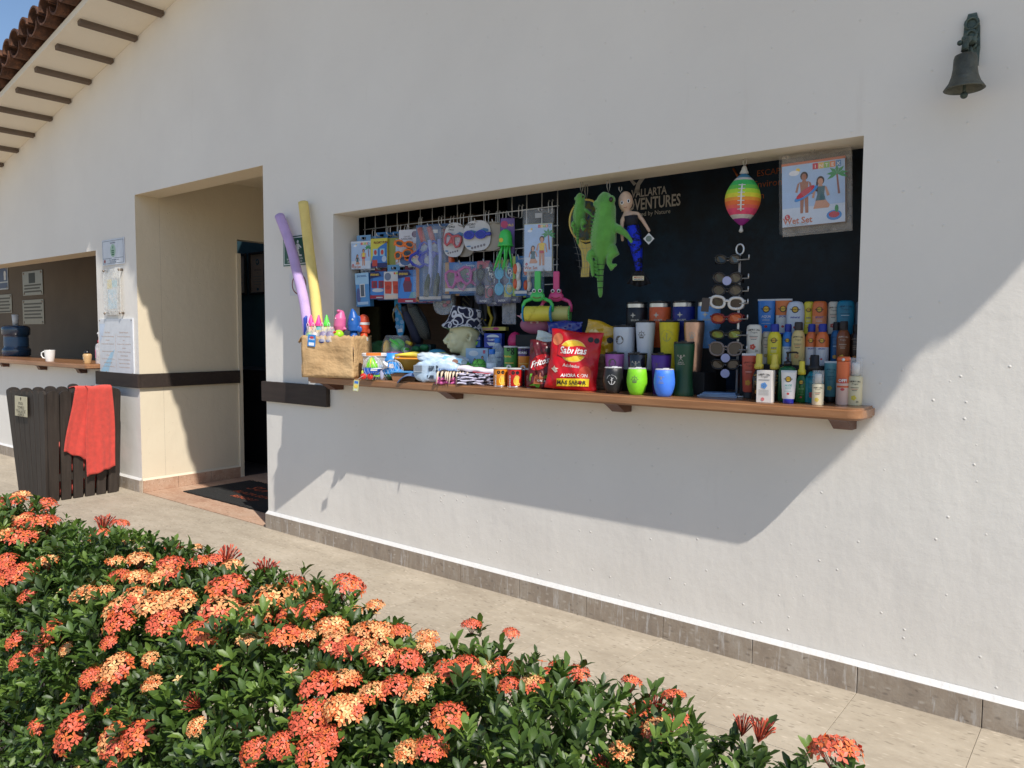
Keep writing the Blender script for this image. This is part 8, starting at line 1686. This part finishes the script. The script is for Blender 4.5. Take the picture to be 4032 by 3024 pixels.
# flower heads: domes of small four-petalled florets
FR = [mat((.70, .125, .062), .5, .16, 90, tl=0), mat((.72, .17, .045), .5, .16, 90), mat((.80, .36, .14), .5, .14, 90), mat((.86, .54, .22), .5, .12, 90), mat((.22, .022, .012), .6, .2, 60)]
def floret(mb, c, n, s_, m, rnd):
    n = Vector(n).normalized(); a = n.cross(Vector((rnd.uniform(-1, 1), rnd.uniform(-1, 1), rnd.uniform(-1, 1)))).normalized(); b_ = n.cross(a); c = Vector(c)
    for k in range(4):
        d = a*math.cos(k*1.5708)+b_*math.sin(k*1.5708); e = a*math.cos(k*1.5708+1.5708)+b_*math.sin(k*1.5708+1.5708); rs = rnd.uniform(.15, .55)
        mb.add([tuple(c), tuple(c+d*s_*.55+e*s_*.30+n*s_*rs*.35), tuple(c+d*s_*1.05+n*s_*rs*.55), tuple(c+d*s_*.55-e*s_*.30+n*s_*rs*.35)], [(0, 1, 2), (0, 2, 3)], m)
    mb.add([tuple(c), tuple(c+a*s_*.12), tuple(c-n*s_*1.6)], [(0, 1, 2)], 4)
def head_mesh(kind, seed):
    rnd = random.Random(seed); mb = MB(); n = 50
    for k in range(n):
        z = 1-(k+.5)/n*.92; a = k*2.39996+rnd.uniform(-.2, .2); r = math.sqrt(max(0, 1-z*z)); rr = rnd.uniform(.90, 1.07)
        p = (r*math.cos(a)*rr, r*math.sin(a)*rr, z*.62*rr); nn = (p[0]+rnd.uniform(-.25, .25), p[1]+rnd.uniform(-.25, .25), p[2]*1.6+rnd.uniform(.0, .4))
        t_ = rnd.random()
        m_ = (0 if t_ < .72 else 1) if kind == 'r' else ((2 if t_ < .50 else 3 if t_ < .70 else 1) if kind == 'p' else ((2 if z > .55 and t_ < .8 else 3 if t_ > .9 else 1 if t_ < .45 else 0)))
        floret(mb, p, nn, .285*rnd.uniform(.85, 1.15), m_, rnd)
    for k in range(16): a = k*.393; mb.tube([(0, 0, -.9), (.7*math.cos(a), .7*math.sin(a), .25)], .018, 3, 4, caps=False)
    return mb
def bud_mesh(seed):
    rnd = random.Random(seed); mb = MB()
    for k in range(30):
        a = k*2.39996; q = math.sqrt((k+.5)/30)*.95; d = Vector((q*math.cos(a), q*math.sin(a), 1.05-.35*q)); d = d.normalized()*rnd.uniform(.85, 1.15)
        mb.tube([(0, 0, -.5), tuple(d*.80), tuple(d*1.0), tuple(d*1.08)], [.03, .028, .06, .012], 4, 4 if rnd.random() < .7 else 0, caps=False)
    return mb
HM = {}
for kk in 'rpm':
    HM[kk] = [head_mesh(kk, sd_).build('flower_head', FR, hd) for sd_ in (1, 2, 3)]
HM['b'] = [bud_mesh(sd_).build('flower_bud_cluster', FR, hd) for sd_ in (1, 2)]
protos = [o for v_ in HM.values() for o in v_]; used_p = set()
random.seed(31)
for k, (x, y, z, r, kk) in enumerate(HEADS):
    pr_ = HM[kk][k % len(HM[kk])]
    fr_ = max(0, min(1, (-2.34-y)/.15)); far_ = max(0, min(1, (y+2.12)/.08)); n_ = Vector((random.uniform(-.25, .25), -.75*fr_+.25*far_+random.uniform(-.2, .15), 1-.35*fr_)).normalized()
    r *= 1.22; c_ = Vector((x, y, z))+n_*(.012 if kk != 'b' else -.016)
    q_ = n_.to_track_quat('Z', 'Y')
    o = pr_ if pr_.name not in used_p else link(pr_.name.split('.')[0], pr_.data, hd)
    used_p.add(pr_.name); o.location = c_; o.rotation_mode = 'QUATERNION'; o.rotation_quaternion = q_ @ Matrix.Rotation(random.uniform(0, 6.28), 3, 'Z').to_quaternion(); s_ = r*random.uniform(.95, 1.08); o.scale = (s_, s_, s_*random.uniform(.9, 1.1))
# scattered single florets and green berries
sc_ = MB(); rnd = random.Random(3); xs_ = np.array([rnd.uniform(-3.6, -.5) for _ in range(70)]); ss_ = np.array([rnd.uniform(.7, 1.6) for _ in range(70)]); Pq, Nq = surf_pt(xs_, ss_)
for p, n_ in zip(Pq, Nq): floret(sc_, tuple(p+n_*.02), tuple(n_+np.array([0, 0, .6])), .010, rnd.choice((2, 3, 3, 1)), rnd)
o = sc_.build('loose_florets', FR, hd); o['kind'] = 'stuff'
br_ = MB(); xs_ = np.array([rnd.uniform(-3.4, -.5) for _ in range(45)]); ss_ = np.array([rnd.uniform(.7, 1.7) for _ in range(45)]); Pq, Nq = surf_pt(xs_, ss_)
for p, n_ in zip(Pq, Nq): br_.ball(tuple(p+n_*.012), .0055, seg=8, rings=5)
o = br_.build('green_berries', mat((.13, .22, .03), .35, .2, 40), hd); o['kind'] = 'stuff'
